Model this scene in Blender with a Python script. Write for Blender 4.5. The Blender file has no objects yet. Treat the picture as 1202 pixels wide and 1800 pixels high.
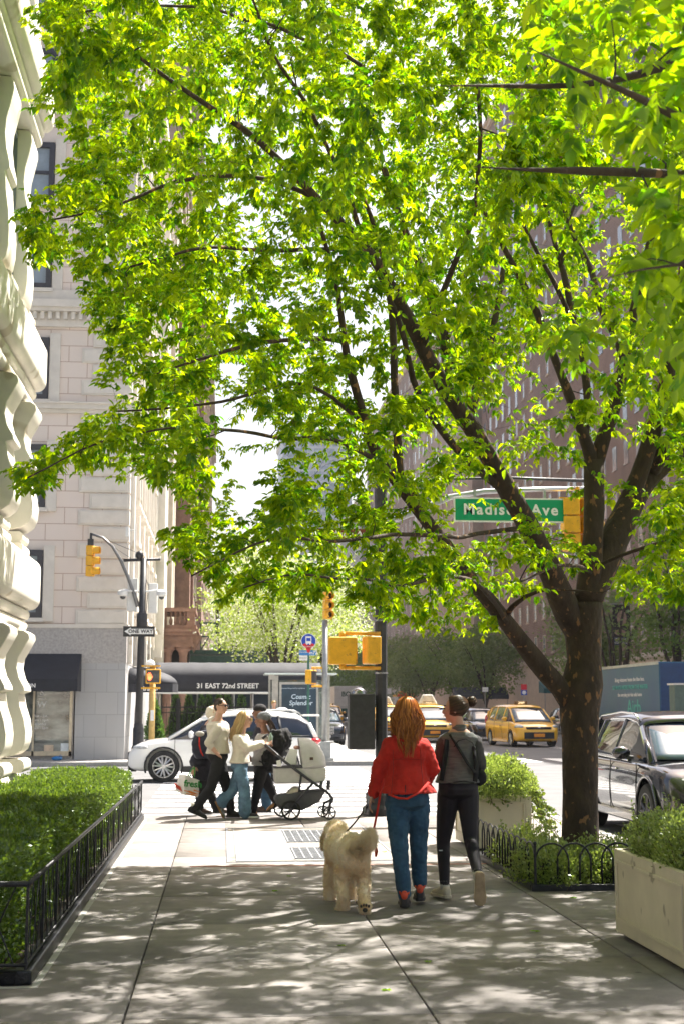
import bpy, bmesh, math, random
import numpy as np
from mathutils import Vector, Matrix, noise as mnoise
random.seed(7); RNG = np.random.default_rng(11)
SC = bpy.context.scene
COL = SC.collection

# ---------------------------------------------------------------- camera, sky, sun, exposure
FPX = 2450.0; EYE = 1.62
TH = math.radians(7.924); PS = math.radians(4.876)
CR = np.array([math.cos(PS), -math.sin(PS), 0.0])
CF = np.array([math.sin(PS)*math.cos(TH), math.cos(PS)*math.cos(TH), math.sin(TH)])
CU = np.cross(CR, CF)
cam_d = bpy.data.cameras.new('camera'); cam = bpy.data.objects.new('camera', cam_d); COL.objects.link(cam)
cam.matrix_world = Matrix(((CR[0], CU[0], -CF[0], 0), (CR[1], CU[1], -CF[1], 0), (CR[2], CU[2], -CF[2], EYE), (0, 0, 0, 1)))
cam_d.sensor_fit = 'VERTICAL'; cam_d.sensor_height = 36; cam_d.sensor_width = 24
cam_d.lens = 36*FPX/1800; cam_d.clip_end = 3000; cam_d.clip_start = 0.1
cam_d.dof.use_dof = True; cam_d.dof.focus_distance = 11.6; cam_d.dof.aperture_fstop = 5.6
SC.camera = cam
SUN_EL, SUN_AZ = 57.0, 44.0          # azimuth measured from +Y towards +X
w = bpy.data.worlds.new('World'); SC.world = w; w.use_nodes = True
nt = w.node_tree; nt.nodes.clear()
sky = nt.nodes.new('ShaderNodeTexSky'); sky.sky_type = 'NISHITA'; sky.sun_disc = False
sky.sun_elevation = math.radians(SUN_EL); sky.sun_rotation = math.radians(SUN_AZ)
sky.dust_density = 5.0; sky.air_density = 1.0; sky.ozone_density = 0.7
bg = nt.nodes.new('ShaderNodeBackground'); bg.inputs['Strength'].default_value = 0.085
wo = nt.nodes.new('ShaderNodeOutputWorld')
wm = nt.nodes.new('ShaderNodeMix'); wm.data_type = 'RGBA'; wm.blend_type = 'MULTIPLY'; wm.inputs[0].default_value = 1.0; wm.inputs[7].default_value = (1.0, 0.93, 0.86, 1)
nt.links.new(sky.outputs[0], wm.inputs[6]); nt.links.new(wm.outputs[2], bg.inputs[0]); nt.links.new(bg.outputs[0], wo.inputs[0])
sd = bpy.data.lights.new('sun', 'SUN'); sd.energy = 5.0; sd.angle = math.radians(0.53); sd.color = (1.0, 0.955, 0.88)
sun = bpy.data.objects.new('sun', sd); COL.objects.link(sun)
ce, se = math.cos(math.radians(SUN_EL)), math.sin(math.radians(SUN_EL))
SUND = Vector((math.sin(math.radians(SUN_AZ))*ce, math.cos(math.radians(SUN_AZ))*ce, se))
sun.rotation_euler = (-SUND).to_track_quat('-Z', 'Y').to_euler()
vs = SC.view_settings; vs.view_transform = 'Standard'; vs.look = 'None'; vs.gamma = 1.0; vs.exposure = 1.75
SC.render.engine = 'CYCLES'
cy = SC.cycles; cy.max_bounces = 8; cy.diffuse_bounces = 4; cy.glossy_bounces = 3; cy.transmission_bounces = 5
cy.transparent_max_bounces = 6; cy.caustics_reflective = False; cy.caustics_refractive = False; cy.use_denoising = True
cy.sample_clamp_indirect = 6.0

# ---------------------------------------------------------------- measuring: a photo point at a real distance
def ray(x, y): return CF*FPX + CR*(x-601) + CU*(900-y)
def gr(x, y, z=0.0):
    d = ray(x, y); return Vector(np.array([0, 0, EYE]) + d*((z-EYE)/d[2]))
def at(x, y, Y):
    d = ray(x, y); return Vector(np.array([0, 0, EYE]) + d*(Y/d[1]))
def topx(P):
    P = np.asarray(P, float) - np.array([0, 0, EYE]); k = FPX/(P@CF)
    return 601 + k*(P@CR), 900 - k*(P@CU)

# ---------------------------------------------------------------- materials
MATS = {}
def M(name, col, rough=0.6, metal=0.0, var=0.12, scale=6.0, bump=0.0, bscale=60.0, col2=None, spots=None, coat=0.0,
      spec=None, emit=None, stretch=None, trans=0.0, alpha=None, detail=6.0, lo=0.3, hi=0.7):
    if name in MATS: return MATS[name]
    m = bpy.data.materials.new(name); m.use_nodes = True; MATS[name] = m
    t = m.node_tree; N = t.nodes; L = t.links; b = N['Principled BSDF']
    b.inputs['Roughness'].default_value = rough; b.inputs['Metallic'].default_value = metal
    if coat: b.inputs['Coat Weight'].default_value = coat; b.inputs['Coat Roughness'].default_value = 0.03
    if spec is not None: b.inputs['Specular IOR Level'].default_value = spec
    if trans: b.inputs['Transmission Weight'].default_value = trans
    if emit: b.inputs['Emission Color'].default_value = (*emit[0], 1); b.inputs['Emission Strength'].default_value = emit[1]
    tc = N.new('ShaderNodeTexCoord'); mp = N.new('ShaderNodeMapping'); L.new(tc.outputs['Object'], mp.inputs[0])
    if stretch: mp.inputs['Scale'].default_value = stretch
    col = np.array(col, float); c2 = np.array(col2, float) if col2 is not None else col*(1-2*var)
    if var or col2 is not None:
        n = N.new('ShaderNodeTexNoise'); n.inputs['Scale'].default_value = scale; n.inputs['Detail'].default_value = detail
        n.inputs['Roughness'].default_value = 0.62
        L.new(mp.outputs[0], n.inputs[0])
        r = N.new('ShaderNodeValToRGB'); r.color_ramp.elements[0].position = lo; r.color_ramp.elements[1].position = hi
        c1 = col*(1+var) if col2 is None else col
        r.color_ramp.elements[0].color = (*np.clip(c1, 0, 1), 1); r.color_ramp.elements[1].color = (*np.clip(c2, 0, 1), 1)
        L.new(n.outputs[0], r.inputs[0]); out = r.outputs[0]
        if spots is not None:
            n2 = N.new('ShaderNodeTexNoise'); n2.inputs['Scale'].default_value = spots[1]; L.new(mp.outputs[0], n2.inputs[0])
            r2 = N.new('ShaderNodeValToRGB'); r2.color_ramp.elements[0].position = spots[2]; r2.color_ramp.elements[1].position = spots[2]+0.04
            r2.color_ramp.elements[0].color = (0, 0, 0, 1); r2.color_ramp.elements[1].color = (1, 1, 1, 1)
            L.new(n2.outputs[0], r2.inputs[0])
            mx = N.new('ShaderNodeMix'); mx.data_type = 'RGBA'; L.new(r2.outputs[0], mx.inputs[0])
            L.new(out, mx.inputs[6]); mx.inputs[7].default_value = (*spots[0], 1); out = mx.outputs[2]
        L.new(out, b.inputs['Base Color'])
    else: b.inputs['Base Color'].default_value = (*col, 1)
    if bump:
        n3 = N.new('ShaderNodeTexNoise'); n3.inputs['Scale'].default_value = bscale; n3.inputs['Detail'].default_value = 5
        L.new(mp.outputs[0], n3.inputs[0]); bp = N.new('ShaderNodeBump'); bp.inputs['Strength'].default_value = bump
        bp.inputs['Distance'].default_value = 0.02
        L.new(n3.outputs[0], bp.inputs['Height']); L.new(bp.outputs[0], b.inputs['Normal'])
    return m

def brickmat(name, c1, c2, mortar, bw=0.24, bh=0.075, ms=0.012, axis='YZ', rough=0.85, var=0.25):
    if name in MATS: return MATS[name]
    m = bpy.data.materials.new(name); m.use_nodes = True; MATS[name] = m
    t = m.node_tree; N = t.nodes; L = t.links; b = N['Principled BSDF']; b.inputs['Roughness'].default_value = rough
    tc = N.new('ShaderNodeTexCoord'); sx = N.new('ShaderNodeSeparateXYZ'); cx = N.new('ShaderNodeCombineXYZ')
    ad = N.new('ShaderNodeMath'); ad.operation = 'ADD'
    L.new(tc.outputs['Object'], sx.inputs[0]); L.new(sx.outputs[0], ad.inputs[0]); L.new(sx.outputs[1], ad.inputs[1])
    L.new(ad.outputs[0], cx.inputs[0]); L.new(sx.outputs[2], cx.inputs[1])
    br = N.new('ShaderNodeTexBrick'); L.new(cx.outputs[0], br.inputs[0])
    br.inputs['Color1'].default_value = (*c1, 1); br.inputs['Color2'].default_value = (*c2, 1); br.inputs['Mortar'].default_value = (*mortar, 1)
    br.inputs['Scale'].default_value = 1; br.inputs['Mortar Size'].default_value = ms
    br.inputs['Brick Width'].default_value = bw; br.inputs['Row Height'].default_value = bh; br.inputs['Bias'].default_value = 0
    n = N.new('ShaderNodeTexNoise'); n.inputs['Scale'].default_value = 0.35; n.inputs['Detail'].default_value = 8; L.new(tc.outputs['Object'], n.inputs[0])
    mr = N.new('ShaderNodeMapRange'); mr.inputs[1].default_value = 0.3; mr.inputs[2].default_value = 0.7
    mr.inputs[3].default_value = 1-var; mr.inputs[4].default_value = 1+var*0.5; L.new(n.outputs[0], mr.inputs[0])
    vm = N.new('ShaderNodeVectorMath'); vm.operation = 'SCALE'; L.new(br.outputs[0], vm.inputs[0]); L.new(mr.outputs[0], vm.inputs['Scale'])
    L.new(vm.outputs[0], b.inputs['Base Color'])
    return m

def leafmat(name, lo, hi, tlo, thi, tmix=0.5, gloss=0.12):
    """leaf: diffuse + translucent + a little gloss; the colour varies from leaf to leaf by a per-leaf attribute"""
    if name in MATS: return MATS[name]
    m = bpy.data.materials.new(name); m.use_nodes = True; MATS[name] = m
    t = m.node_tree; N = t.nodes; L = t.links; N.clear()
    a = N.new('ShaderNodeAttribute'); a.attribute_name = 'tone'
    def ramp(c0, c1):
        r = N.new('ShaderNodeValToRGB'); r.color_ramp.elements[0].color = (*c0, 1); r.color_ramp.elements[1].color = (*c1, 1)
        L.new(a.outputs['Fac'], r.inputs[0]); return r
    r1 = ramp(lo, hi); r2 = ramp(tlo, thi)
    d = N.new('ShaderNodeBsdfDiffuse'); tr = N.new('ShaderNodeBsdfTranslucent'); g = N.new('ShaderNodeBsdfGlossy'); g.inputs['Roughness'].default_value = 0.32
    L.new(r1.outputs[0], d.inputs[0]); L.new(r2.outputs[0], tr.inputs[0]); g.inputs[0].default_value = (0.8, 0.85, 0.8, 1)
    m1 = N.new('ShaderNodeMixShader'); m1.inputs[0].default_value = tmix; L.new(d.outputs[0], m1.inputs[1]); L.new(tr.outputs[0], m1.inputs[2])
    m2 = N.new('ShaderNodeMixShader'); m2.inputs[0].default_value = gloss*0.5; L.new(m1.outputs[0], m2.inputs[1]); L.new(g.outputs[0], m2.inputs[2])
    o = N.new('ShaderNodeOutputMaterial'); L.new(m2.outputs[0], o.inputs[0])
    return m

# ---------------------------------------------------------------- things and parts
def tag(o, label=None, cat=None, group=None, kind=None):
    if label: o['label'] = label
    if cat: o['category'] = cat
    if group: o['group'] = group
    if kind: o['kind'] = kind
    return o
def thing(name, label, cat, loc=(0, 0, 0), rz=0.0, group=None):
    o = bpy.data.objects.new(name, None); COL.objects.link(o); o.location = loc; o.rotation_euler = (0, 0, rz)
    o.empty_display_size = 0.2
    return tag(o, label, cat, group)
def base_of(p):
    v = Vector((0, 0, 0))
    while p is not None: v = v + Vector(p.location); p = p.parent
    return v
def copy_tree(o, parent=None):
    c = o.copy(); COL.objects.link(c)
    if parent is not None: c.parent = parent
    for ch in [x for x in KIDS(o)]: copy_tree(ch, c)
    return c
def KIDS(o): return [x for x in bpy.data.objects if x.parent == o]
def link_mesh(name, me, parent=None, world=False, loc=None):
    o = bpy.data.objects.new(name, me); COL.objects.link(o)
    if parent is not None:
        o.parent = parent
        if world: me.transform(Matrix.Translation(-base_of(parent)))
    elif loc is not None:
        me.transform(Matrix.Translation(-Vector(loc))); o.location = loc
    return o
def fastmesh(name, V, F, mat, parent=None, world=False, tone=None, smooth=False, loc=None):
    V = np.asarray(V, np.float32); F = np.asarray(F, np.int32)
    me = bpy.data.meshes.new(name); me.vertices.add(len(V)); me.vertices.foreach_set('co', V.ravel())
    k = F.shape[1]; me.loops.add(F.size); me.loops.foreach_set('vertex_index', F.ravel())
    me.polygons.add(len(F)); me.polygons.foreach_set('loop_start', np.arange(0, F.size, k, dtype=np.int32))
    me.polygons.foreach_set('loop_total', np.full(len(F), k, np.int32))
    if smooth: me.polygons.foreach_set('use_smooth', np.ones(len(F), bool))
    me.update(calc_edges=True)
    if tone is not None:
        a = me.attributes.new('tone', 'FLOAT', 'POINT'); a.data.foreach_set('value', np.asarray(tone, np.float32))
    me.materials.append(mat)
    return link_mesh(name, me, parent, world, loc)

class MB:
    def __init__(s): s.v = []; s.f = []
    def add(s, V, F):
        k = len(s.v); s.v.extend([tuple(p) for p in V]); s.f.extend([tuple(i+k for i in f) for f in F]); return s
    def box(s, lo, hi, rz=0.0, piv=None):
        x0, y0, z0 = lo; x1, y1, z1 = hi
        V = [(x0, y0, z0), (x1, y0, z0), (x1, y1, z0), (x0, y1, z0), (x0, y0, z1), (x1, y0, z1), (x1, y1, z1), (x0, y1, z1)]
        if rz:
            c, sn = math.cos(rz), math.sin(rz); p = piv or ((x0+x1)/2, (y0+y1)/2)
            V = [(p[0]+(a-p[0])*c-(b-p[1])*sn, p[1]+(a-p[0])*sn+(b-p[1])*c, z) for a, b, z in V]
        return s.add(V, [(0, 3, 2, 1), (4, 5, 6, 7), (0, 1, 5, 4), (1, 2, 6, 5), (2, 3, 7, 6), (3, 0, 4, 7)])
    def loft(s, rings, cap=True, closed=True):
        n = len(rings[0]); V = [p for r in rings for p in r]; F = []
        for i in range(len(rings)-1):
            for j in range(n if closed else n-1):
                a = i*n+j; b = i*n+(j+1) % n; F.append((a, b, b+n, a+n))
        if cap and closed: F.append(tuple(range(n-1, -1, -1))); F.append(tuple((len(rings)-1)*n+j for j in range(n)))
        return s.add(V, F)
    def tube(s, pts, rad, n=8, cap=True, flat=1.0):
        pts = [Vector(p) for p in pts]
        if not hasattr(rad, '__len__'): rad = [rad]*len(pts)
        rings = []; prev = None
        for i, p in enumerate(pts):
            d = (pts[min(i+1, len(pts)-1)] - pts[max(i-1, 0)])
            d = d.normalized() if d.length > 1e-9 else Vector((0, 0, 1))
            if prev is None: a = d.orthogonal().normalized()
            else:
                a = prev - d*prev.dot(d); a = a.normalized() if a.length > 1e-6 else d.orthogonal().normalized()
            prev = a; b = d.cross(a)
            rings.append([p + a*(math.cos(2*math.pi*j/n)*rad[i]) + b*(math.sin(2*math.pi*j/n)*rad[i]*flat) for j in range(n)])
        return s.loft(rings, cap)
    def lathe(s, prof, c=(0, 0, 0), n=20, axis='z', arc=None):
        rings = []
        for r, h in prof:
            ring = []
            for j in range(n):
                a = 2*math.pi*j/n; x, y = r*math.cos(a), r*math.sin(a)
                if axis == 'z': p = (c[0]+x, c[1]+y, c[2]+h)
                elif axis == 'y': p = (c[0]+x, c[1]+h, c[2]+y)
                else: p = (c[0]+h, c[1]+x, c[2]+y)
                ring.append(p)
            rings.append(ring)
        return s.loft(rings)
    def ell(s, c, r, n=16, m=10, S=None, Fd=None, Up=None):
        c = Vector(c); S = Vector(S or (1, 0, 0)); Fd = Vector(Fd or (0, 1, 0)); Up = Vector(Up or (0, 0, 1)); rings = []
        for i in range(m+1):
            ph = -math.pi/2 + math.pi*i/m; cz, rr = math.sin(ph), max(math.cos(ph), 1e-3)
            rings.append([c + S*(r[0]*rr*math.cos(2*math.pi*j/n)) + Fd*(r[1]*rr*math.sin(2*math.pi*j/n)) + Up*(r[2]*cz) for j in range(n)])
        return s.loft(rings)
    def prism(s, poly, f, d):
        """poly: list of 2D points; f maps (u,v,t) to a 3D point, t in (0,d)"""
        n = len(poly); V = [f(u, v, 0) for u, v in poly] + [f(u, v, d) for u, v in poly]
        F = [tuple(range(n-1, -1, -1)), tuple(range(n, 2*n))] + [(i, (i+1) % n, n+(i+1) % n, n+i) for i in range(n)]
        return s.add(V, F)
    def build(s, name, mat, parent=None, world=False, smooth=False, bevel=0.0, sub=0, loc=None, seg=2, solid=0, auto=None):
        me = bpy.data.meshes.new(name); me.from_pydata(s.v, [], s.f)
        bm = bmesh.new(); bm.from_mesh(me)
        if bevel and not sub: bmesh.ops.remove_doubles(bm, verts=bm.verts, dist=1e-5)
        bmesh.ops.recalc_face_normals(bm, faces=bm.faces); bm.to_mesh(me); bm.free()
        me.materials.append(mat)
        if smooth:
            me.polygons.foreach_set('use_smooth', [True]*len(me.polygons))
        if auto:
            me.polygons.foreach_set('use_smooth', [True]*len(me.polygons)); me.set_sharp_from_angle(angle=math.radians(auto))
        o = link_mesh(name, me, parent, world, loc)
        if solid: md = o.modifiers.new('s', 'SOLIDIFY'); md.thickness = solid; md.offset = 0
        if bevel: md = o.modifiers.new('b', 'BEVEL'); md.width = bevel; md.segments = seg; md.limit_method = 'ANGLE'; md.angle_limit = math.radians(40)
        if sub: md = o.modifiers.new('u', 'SUBSURF'); md.levels = sub; md.render_levels = sub
        return o
def bake(o):
    """apply an object's modifiers to its own mesh"""
    dg = bpy.context.evaluated_depsgraph_get(); dg.update()
    me = bpy.data.meshes.new_from_object(o.evaluated_get(dg)); old = o.data
    o.modifiers.clear(); o.data = me; me.name = o.name
    bpy.data.meshes.remove(old)
    return o
def remeshed(mb, name, mat, parent, voxel, smooth=4, world=True, disp=0.0, dscale=0.12, decim=None):
    o = mb.build(name, mat, parent, world)
    r = o.modifiers.new('r', 'REMESH'); r.mode = 'VOXEL'; r.voxel_size = voxel; r.use_smooth_shade = True
    if smooth: sm = o.modifiers.new('s', 'SMOOTH'); sm.factor = 0.5; sm.iterations = smooth
    bake(o)
    if disp:
        me = o.data; n = len(me.vertices); co = np.empty(n*3, np.float32); me.vertices.foreach_get('co', co); co = co.reshape(-1, 3)
        no = np.empty(n*3, np.float32); me.vertices.foreach_get('normal', no); no = no.reshape(-1, 3)
        k = 1/dscale; d = np.array([mnoise.noise(Vector((p[0]*k, p[1]*k, p[2]*k*0.8))) + 0.5*mnoise.noise(Vector((p[0]*k*2.1, p[1]*k*2.1+9, p[2]*k*2.6))) for p in co])
        co += no*(d[:, None]*disp); me.vertices.foreach_set('co', co.ravel()); me.update()
    return o
def text(name, s, size, loc, mat, parent=None, rz=0.0, bold=0.0, ext=0.004, align='CENTER', rx=math.pi/2, sx=1.0, world=True, ry=0.0, shear=0.0, sp=1.0):
    cu = bpy.data.curves.new(name, 'FONT'); cu.body = s; cu.size = size; cu.extrude = ext; cu.offset = bold; cu.shear = shear; cu.space_character = sp
    cu.align_x = align; cu.align_y = 'CENTER'; cu.resolution_u = 3
    o = bpy.data.objects.new(name, cu); COL.objects.link(o)
    dg = bpy.context.evaluated_depsgraph_get(); dg.update()
    me = bpy.data.meshes.new_from_object(o.evaluated_get(dg)); bpy.data.objects.remove(o); me.name = name
    Mx = Matrix.Translation(Vector(loc)) @ Matrix.Rotation(rz, 4, 'Z') @ Matrix.Rotation(ry, 4, 'Y') @ Matrix.Rotation(rx, 4, 'X') @ Matrix.Diagonal((sx, 1, 1, 1))
    me.transform(Mx); me.materials.clear(); me.materials.append(mat)
    return link_mesh(name, me, parent, world)

# ---------------------------------------------------------------- leaves, in numpy
def rand_unit(n):
    v = RNG.normal(size=(n, 3)); return v/np.linalg.norm(v, axis=1, keepdims=True)
def leaf_geo(P, D, Nn, size, wid=0.38, quad6=True, fold=0.12):
    """P base points, D leaf axis, Nn rough normal, size length"""
    D = D/np.linalg.norm(D, axis=1, keepdims=True)
    S = np.cross(D, Nn); S /= (np.linalg.norm(S, axis=1, keepdims=True)+1e-9); N2 = np.cross(S, D)
    sz = np.asarray(size)[:, None]
    if quad6:
        prof = [(0, 0, 0), (0.28, -wid*0.5, fold), (0.62, -wid*0.38, fold*0.8), (1, 0, -fold*0.7), (0.62, wid*0.38, fold*0.8), (0.28, wid*0.5, fold)]
        V = np.stack([P + sz*(a*D + b*S + c*N2) for a, b, c in prof], 1); n = len(P)
        i = np.arange(n)[:, None]*6
        F = np.concatenate([i+np.array([[0, 1, 2, 3]]), i+np.array([[0, 3, 4, 5]])], 0)
        return V.reshape(-1, 3), F, 6
    prof = [(0, 0, 0), (0.45, -wid*0.5, fold), (1, 0, 0), (0.45, wid*0.5, fold)]
    V = np.stack([P + sz*(a*D + b*S + c*N2) for a, b, c in prof], 1); n = len(P)
    return V.reshape(-1, 3), np.arange(n)[:, None]*4 + np.array([[0, 1, 2, 3]]), 4
def leaves(name, P, D, size, mat, parent, wid=0.4, quad6=True, tone=None, Nn=None, world=True, fold=0.12, loc=None):
    n = len(P)
    if Nn is None: Nn = rand_unit(n) + np.array([0, 0, 0.8])
    V, F, k = leaf_geo(P, D, Nn, size, wid, quad6, fold)
    if tone is None: tone = RNG.random(n)
    return fastmesh(name, V, F, mat, parent, world, tone=np.repeat(tone, k), loc=loc)
def in_poly(px, py, poly):
    c = np.zeros(len(px), bool); j = len(poly)-1
    for i in range(len(poly)):
        xi, yi = poly[i]; xj, yj = poly[j]
        c ^= ((yi > py) != (yj > py)) & (px < (xj-xi)*(py-yi)/((yj-yi) or 1e-9) + xi); j = i
    return c
def sample_surface(me, n):
    me.calc_loop_triangles(); nt_ = len(me.loop_triangles)
    tv = np.empty(nt_*3, np.int32); me.loop_triangles.foreach_get('vertices', tv); tv = tv.reshape(-1, 3)
    co = np.empty(len(me.vertices)*3, np.float32); me.vertices.foreach_get('co', co); co = co.reshape(-1, 3)
    A, B, C_ = co[tv[:, 0]], co[tv[:, 1]], co[tv[:, 2]]; cr = np.cross(B-A, C_-A); ar = np.linalg.norm(cr, axis=1)
    i = RNG.choice(nt_, n, p=ar/ar.sum()); r1 = np.sqrt(RNG.random(n))[:, None]; r2 = RNG.random(n)[:, None]
    return (1-r1)*A[i] + r1*(1-r2)*B[i] + r1*r2*C_[i], cr[i]/ar[i][:, None]
# ================================================================ SETTING
m_road = M('asphalt', (0.135, 0.135, 0.138), 0.9, var=0.12, scale=1.2, bump=0.25, bscale=90)
m_walk = M('pavement', (0.40, 0.385, 0.36), 0.9, var=0.1, scale=3)
m_white = M('road_paint', (0.78, 0.78, 0.76), 0.7, var=0.08, scale=6)
m_curb = M('curb_granite', (0.36, 0.35, 0.33), 0.8, var=0.15, scale=20)
def slabmat():
    m = bpy.data.materials.new('sidewalk_concrete'); m.use_nodes = True; t = m.node_tree; N = t.nodes; L = t.links; b = N['Principled BSDF']
    b.inputs['Roughness'].default_value = 0.82
    tc = N.new('ShaderNodeTexCoord'); a = N.new('ShaderNodeAttribute'); a.attribute_name = 'tone'
    r = N.new('ShaderNodeValToRGB'); r.color_ramp.elements[0].color = (0.185, 0.167, 0.155, 1); r.color_ramp.elements[1].color = (0.265, 0.24, 0.222, 1)
    L.new(a.outputs['Fac'], r.inputs[0])
    def noise(sc, lo, hi, a0, a1, det=6):
        n = N.new('ShaderNodeTexNoise'); n.inputs['Scale'].default_value = sc; n.inputs['Detail'].default_value = det; L.new(tc.outputs['Object'], n.inputs[0])
        q = N.new('ShaderNodeMapRange'); q.inputs[1].default_value = lo; q.inputs[2].default_value = hi; q.inputs[3].default_value = a0; q.inputs[4].default_value = a1
        L.new(n.outputs[0], q.inputs[0]); return q, n
    q1, _ = noise(0.9, 0.3, 0.7, 0.70, 1.16); q2, n2 = noise(260, 0.35, 0.7, 0.72, 1.25, 2); q3, _ = noise(6, 0.35, 0.7, 1.12, 0.84)
    cur = r.outputs[0]
    for q in (q1, q2, q3):
        v = N.new('ShaderNodeVectorMath'); v.operation = 'SCALE'; L.new(cur, v.inputs[0]); L.new(q.outputs[0], v.inputs['Scale']); cur = v.outputs[0]
    # mica specks and old gum spots
    vo = N.new('ShaderNodeTexVoronoi'); vo.inputs['Scale'].default_value = 2.6; L.new(tc.outputs['Object'], vo.inputs[0])
    mr = N.new('ShaderNodeMapRange'); mr.inputs[1].default_value = 0.04; mr.inputs[2].default_value = 0.075; mr.inputs[3].default_value = 0.5; mr.inputs[4].default_value = 1.0
    L.new(vo.outputs['Distance'], mr.inputs[0]); v = N.new('ShaderNodeVectorMath'); v.operation = 'SCALE'; L.new(cur, v.inputs[0]); L.new(mr.outputs[0], v.inputs['Scale']); cur = v.outputs[0]
    L.new(cur, b.inputs['Base Color'])
    bp = N.new('ShaderNodeBump'); bp.inputs['Strength'].default_value = 0.35; bp.inputs['Distance'].default_value = 0.004; L.new(n2.outputs[0], bp.inputs['Height']); L.new(bp.outputs[0], b.inputs['Normal'])
    return m
m_slab = slabmat()
m_joint = M('joint_dirt', (0.035, 0.032, 0.028), 0.95, var=0.2, scale=30)
RZ = -0.12
def sheet(name, x0, x1, y0, y1, z, mat, kind='structure', th=0.0):
    if th: o = MB().box((x0, y0, z-th), (x1, y1, z)).build(name, mat)
    else: o = MB().add([(x0, y0, z), (x1, y0, z), (x1, y1, z), (x0, y1, z)], [(0, 1, 2, 3)]).build(name, mat)
    o['kind'] = kind; return o
sheet('ground', -1500, 1500, -60, 2800, RZ-0.02, M('far_ground', (0.22, 0.22, 0.21), 0.95))
sheet('road', -60, 60, 21.55, 41.5, RZ, m_road)
av = MB(); av.add([(5.0, -30, RZ+0.004), (23, -30, RZ+0.004), (23, 21.55, RZ+0.004), (5.0, 21.55, RZ+0.004)], [(0, 1, 2, 3)])
av.add([(5.0, 41.5, RZ+0.004), (23, 41.5, RZ+0.004), (23, 900, RZ+0.004), (5.0, 900, RZ+0.004)], [(0, 1, 2, 3)])
o = av.build('road', m_road); o['kind'] = 'structure'
# near sidewalk: real slabs with open joints over a dark bed
sheet('sidewalk', -3.2, 4.82, -8, 21.35, -0.022, m_joint, th=0.095)
xs = [-3.2, -1.78, -0.49, 1.135, 2.67, 4.82]; g = 0.006
V = []; F = []; tone = []
mb = MB()
rows = [7.64 + 1.583*k for k in range(-9, 9)] + [21.35]
HX0, HX1, HY0, HY1 = 0.07, 1.93, 14.98, 19.15
for i in range(len(xs)-1):
    for j in range(len(rows)-1):
        x0, x1 = xs[i]+g, xs[i+1]-g; y0, y1 = rows[j]+g*0.8, rows[j+1]-g*0.8
        if y1-y0 < 0.1: continue
        cells = [(x0, x1, y0, y1)]
        ax0, ax1, ay0, ay1 = max(x0, HX0), min(x1, HX1), max(y0, HY0), min(y1, HY1)
        if ax0 < ax1 and ay0 < ay1:   # leave the hatch opening free
            cells = [c for c in ((x0, ax0, y0, y1), (ax1, x1, y0, y1), (ax0, ax1, y0, ay0), (ax0, ax1, ay1, y1)) if c[1]-c[0] > 0.02 and c[3]-c[2] > 0.02]
        if x0 > 2.6 and y1 > 12.5 and y0 < 15.4:  # tree pit opening
            ax0, ax1, ay0, ay1 = 2.78, 4.7, max(y0, 12.48), min(y1, 15.3)
            cells = [c for c in ((x0, ax0, y0, y1), (ax1, x1, y0, y1), (ax0, ax1, y0, ay0), (ax0, ax1, ay1, y1)) if c[1]-c[0] > 0.02 and c[3]-c[2] > 0.02]
        if x0 < -1.8 and y1 > 8.4: pass
        tn = random.random(); e = 0.004; dz = random.uniform(-0.0015, 0.0015)
        for (a, b_, c, d) in cells:
            k = len(V)
            V += [(a, c, -0.02), (b_, c, -0.02), (b_, d, -0.02), (a, d, -0.02), (a, c, -e+dz), (b_, c, -e+dz), (b_, d, -e+dz), (a, d, -e+dz),
                  (a+e, c+e, dz), (b_-e, c+e, dz), (b_-e, d-e, dz), (a+e, d-e, dz)]
            F += [(k+q, k+(q+1) % 4, k+4+(q+1) % 4, k+4+q) for q in range(4)] + [(k+4+q, k+4+(q+1) % 4, k+8+(q+1) % 4, k+8+q) for q in range(4)] + [(k+8, k+9, k+10, k+11)]
            tone += [tn]*12
o = fastmesh('sidewalk', V, F, m_slab, tone=tone); o['kind'] = 'structure'
mb = MB()
for k in range(18): mb.box((4.83, -8+k*1.63, -0.13), (4.99, -8+k*1.63+1.615, 0.004))
for k in range(5): mb.box((-3.2+k*1.63, 21.37, -0.13), (-3.2+k*1.63+1.6, 21.54, 0.0))
o = mb.build('kerb', m_curb, bevel=0.012); o['kind'] = 'structure'
# far sidewalks (with a kerb step)
for nm, a in (('pavement', (-60, 4.8, 41.7, 900)), ('pavement', (23.2, 60, 41.7, 900)), ('pavement', (23.2, 60, -30, 21.3))):
    sheet(nm, *a, 0.0, m_walk, th=0.14)
mb = MB(); mb.box((-60, 41.5, -0.14), (4.8, 41.7, 0.006)); mb.box((4.8, 41.5, -0.14), (5.0, 900, 0.006)); mb.box((23.0, 41.5, -0.14), (23.2, 900, 0.006)); mb.box((23.2, 41.5, -0.14), (60, 41.7, 0.006))
o = mb.build('kerb', m_curb); o['kind'] = 'structure'
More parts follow.
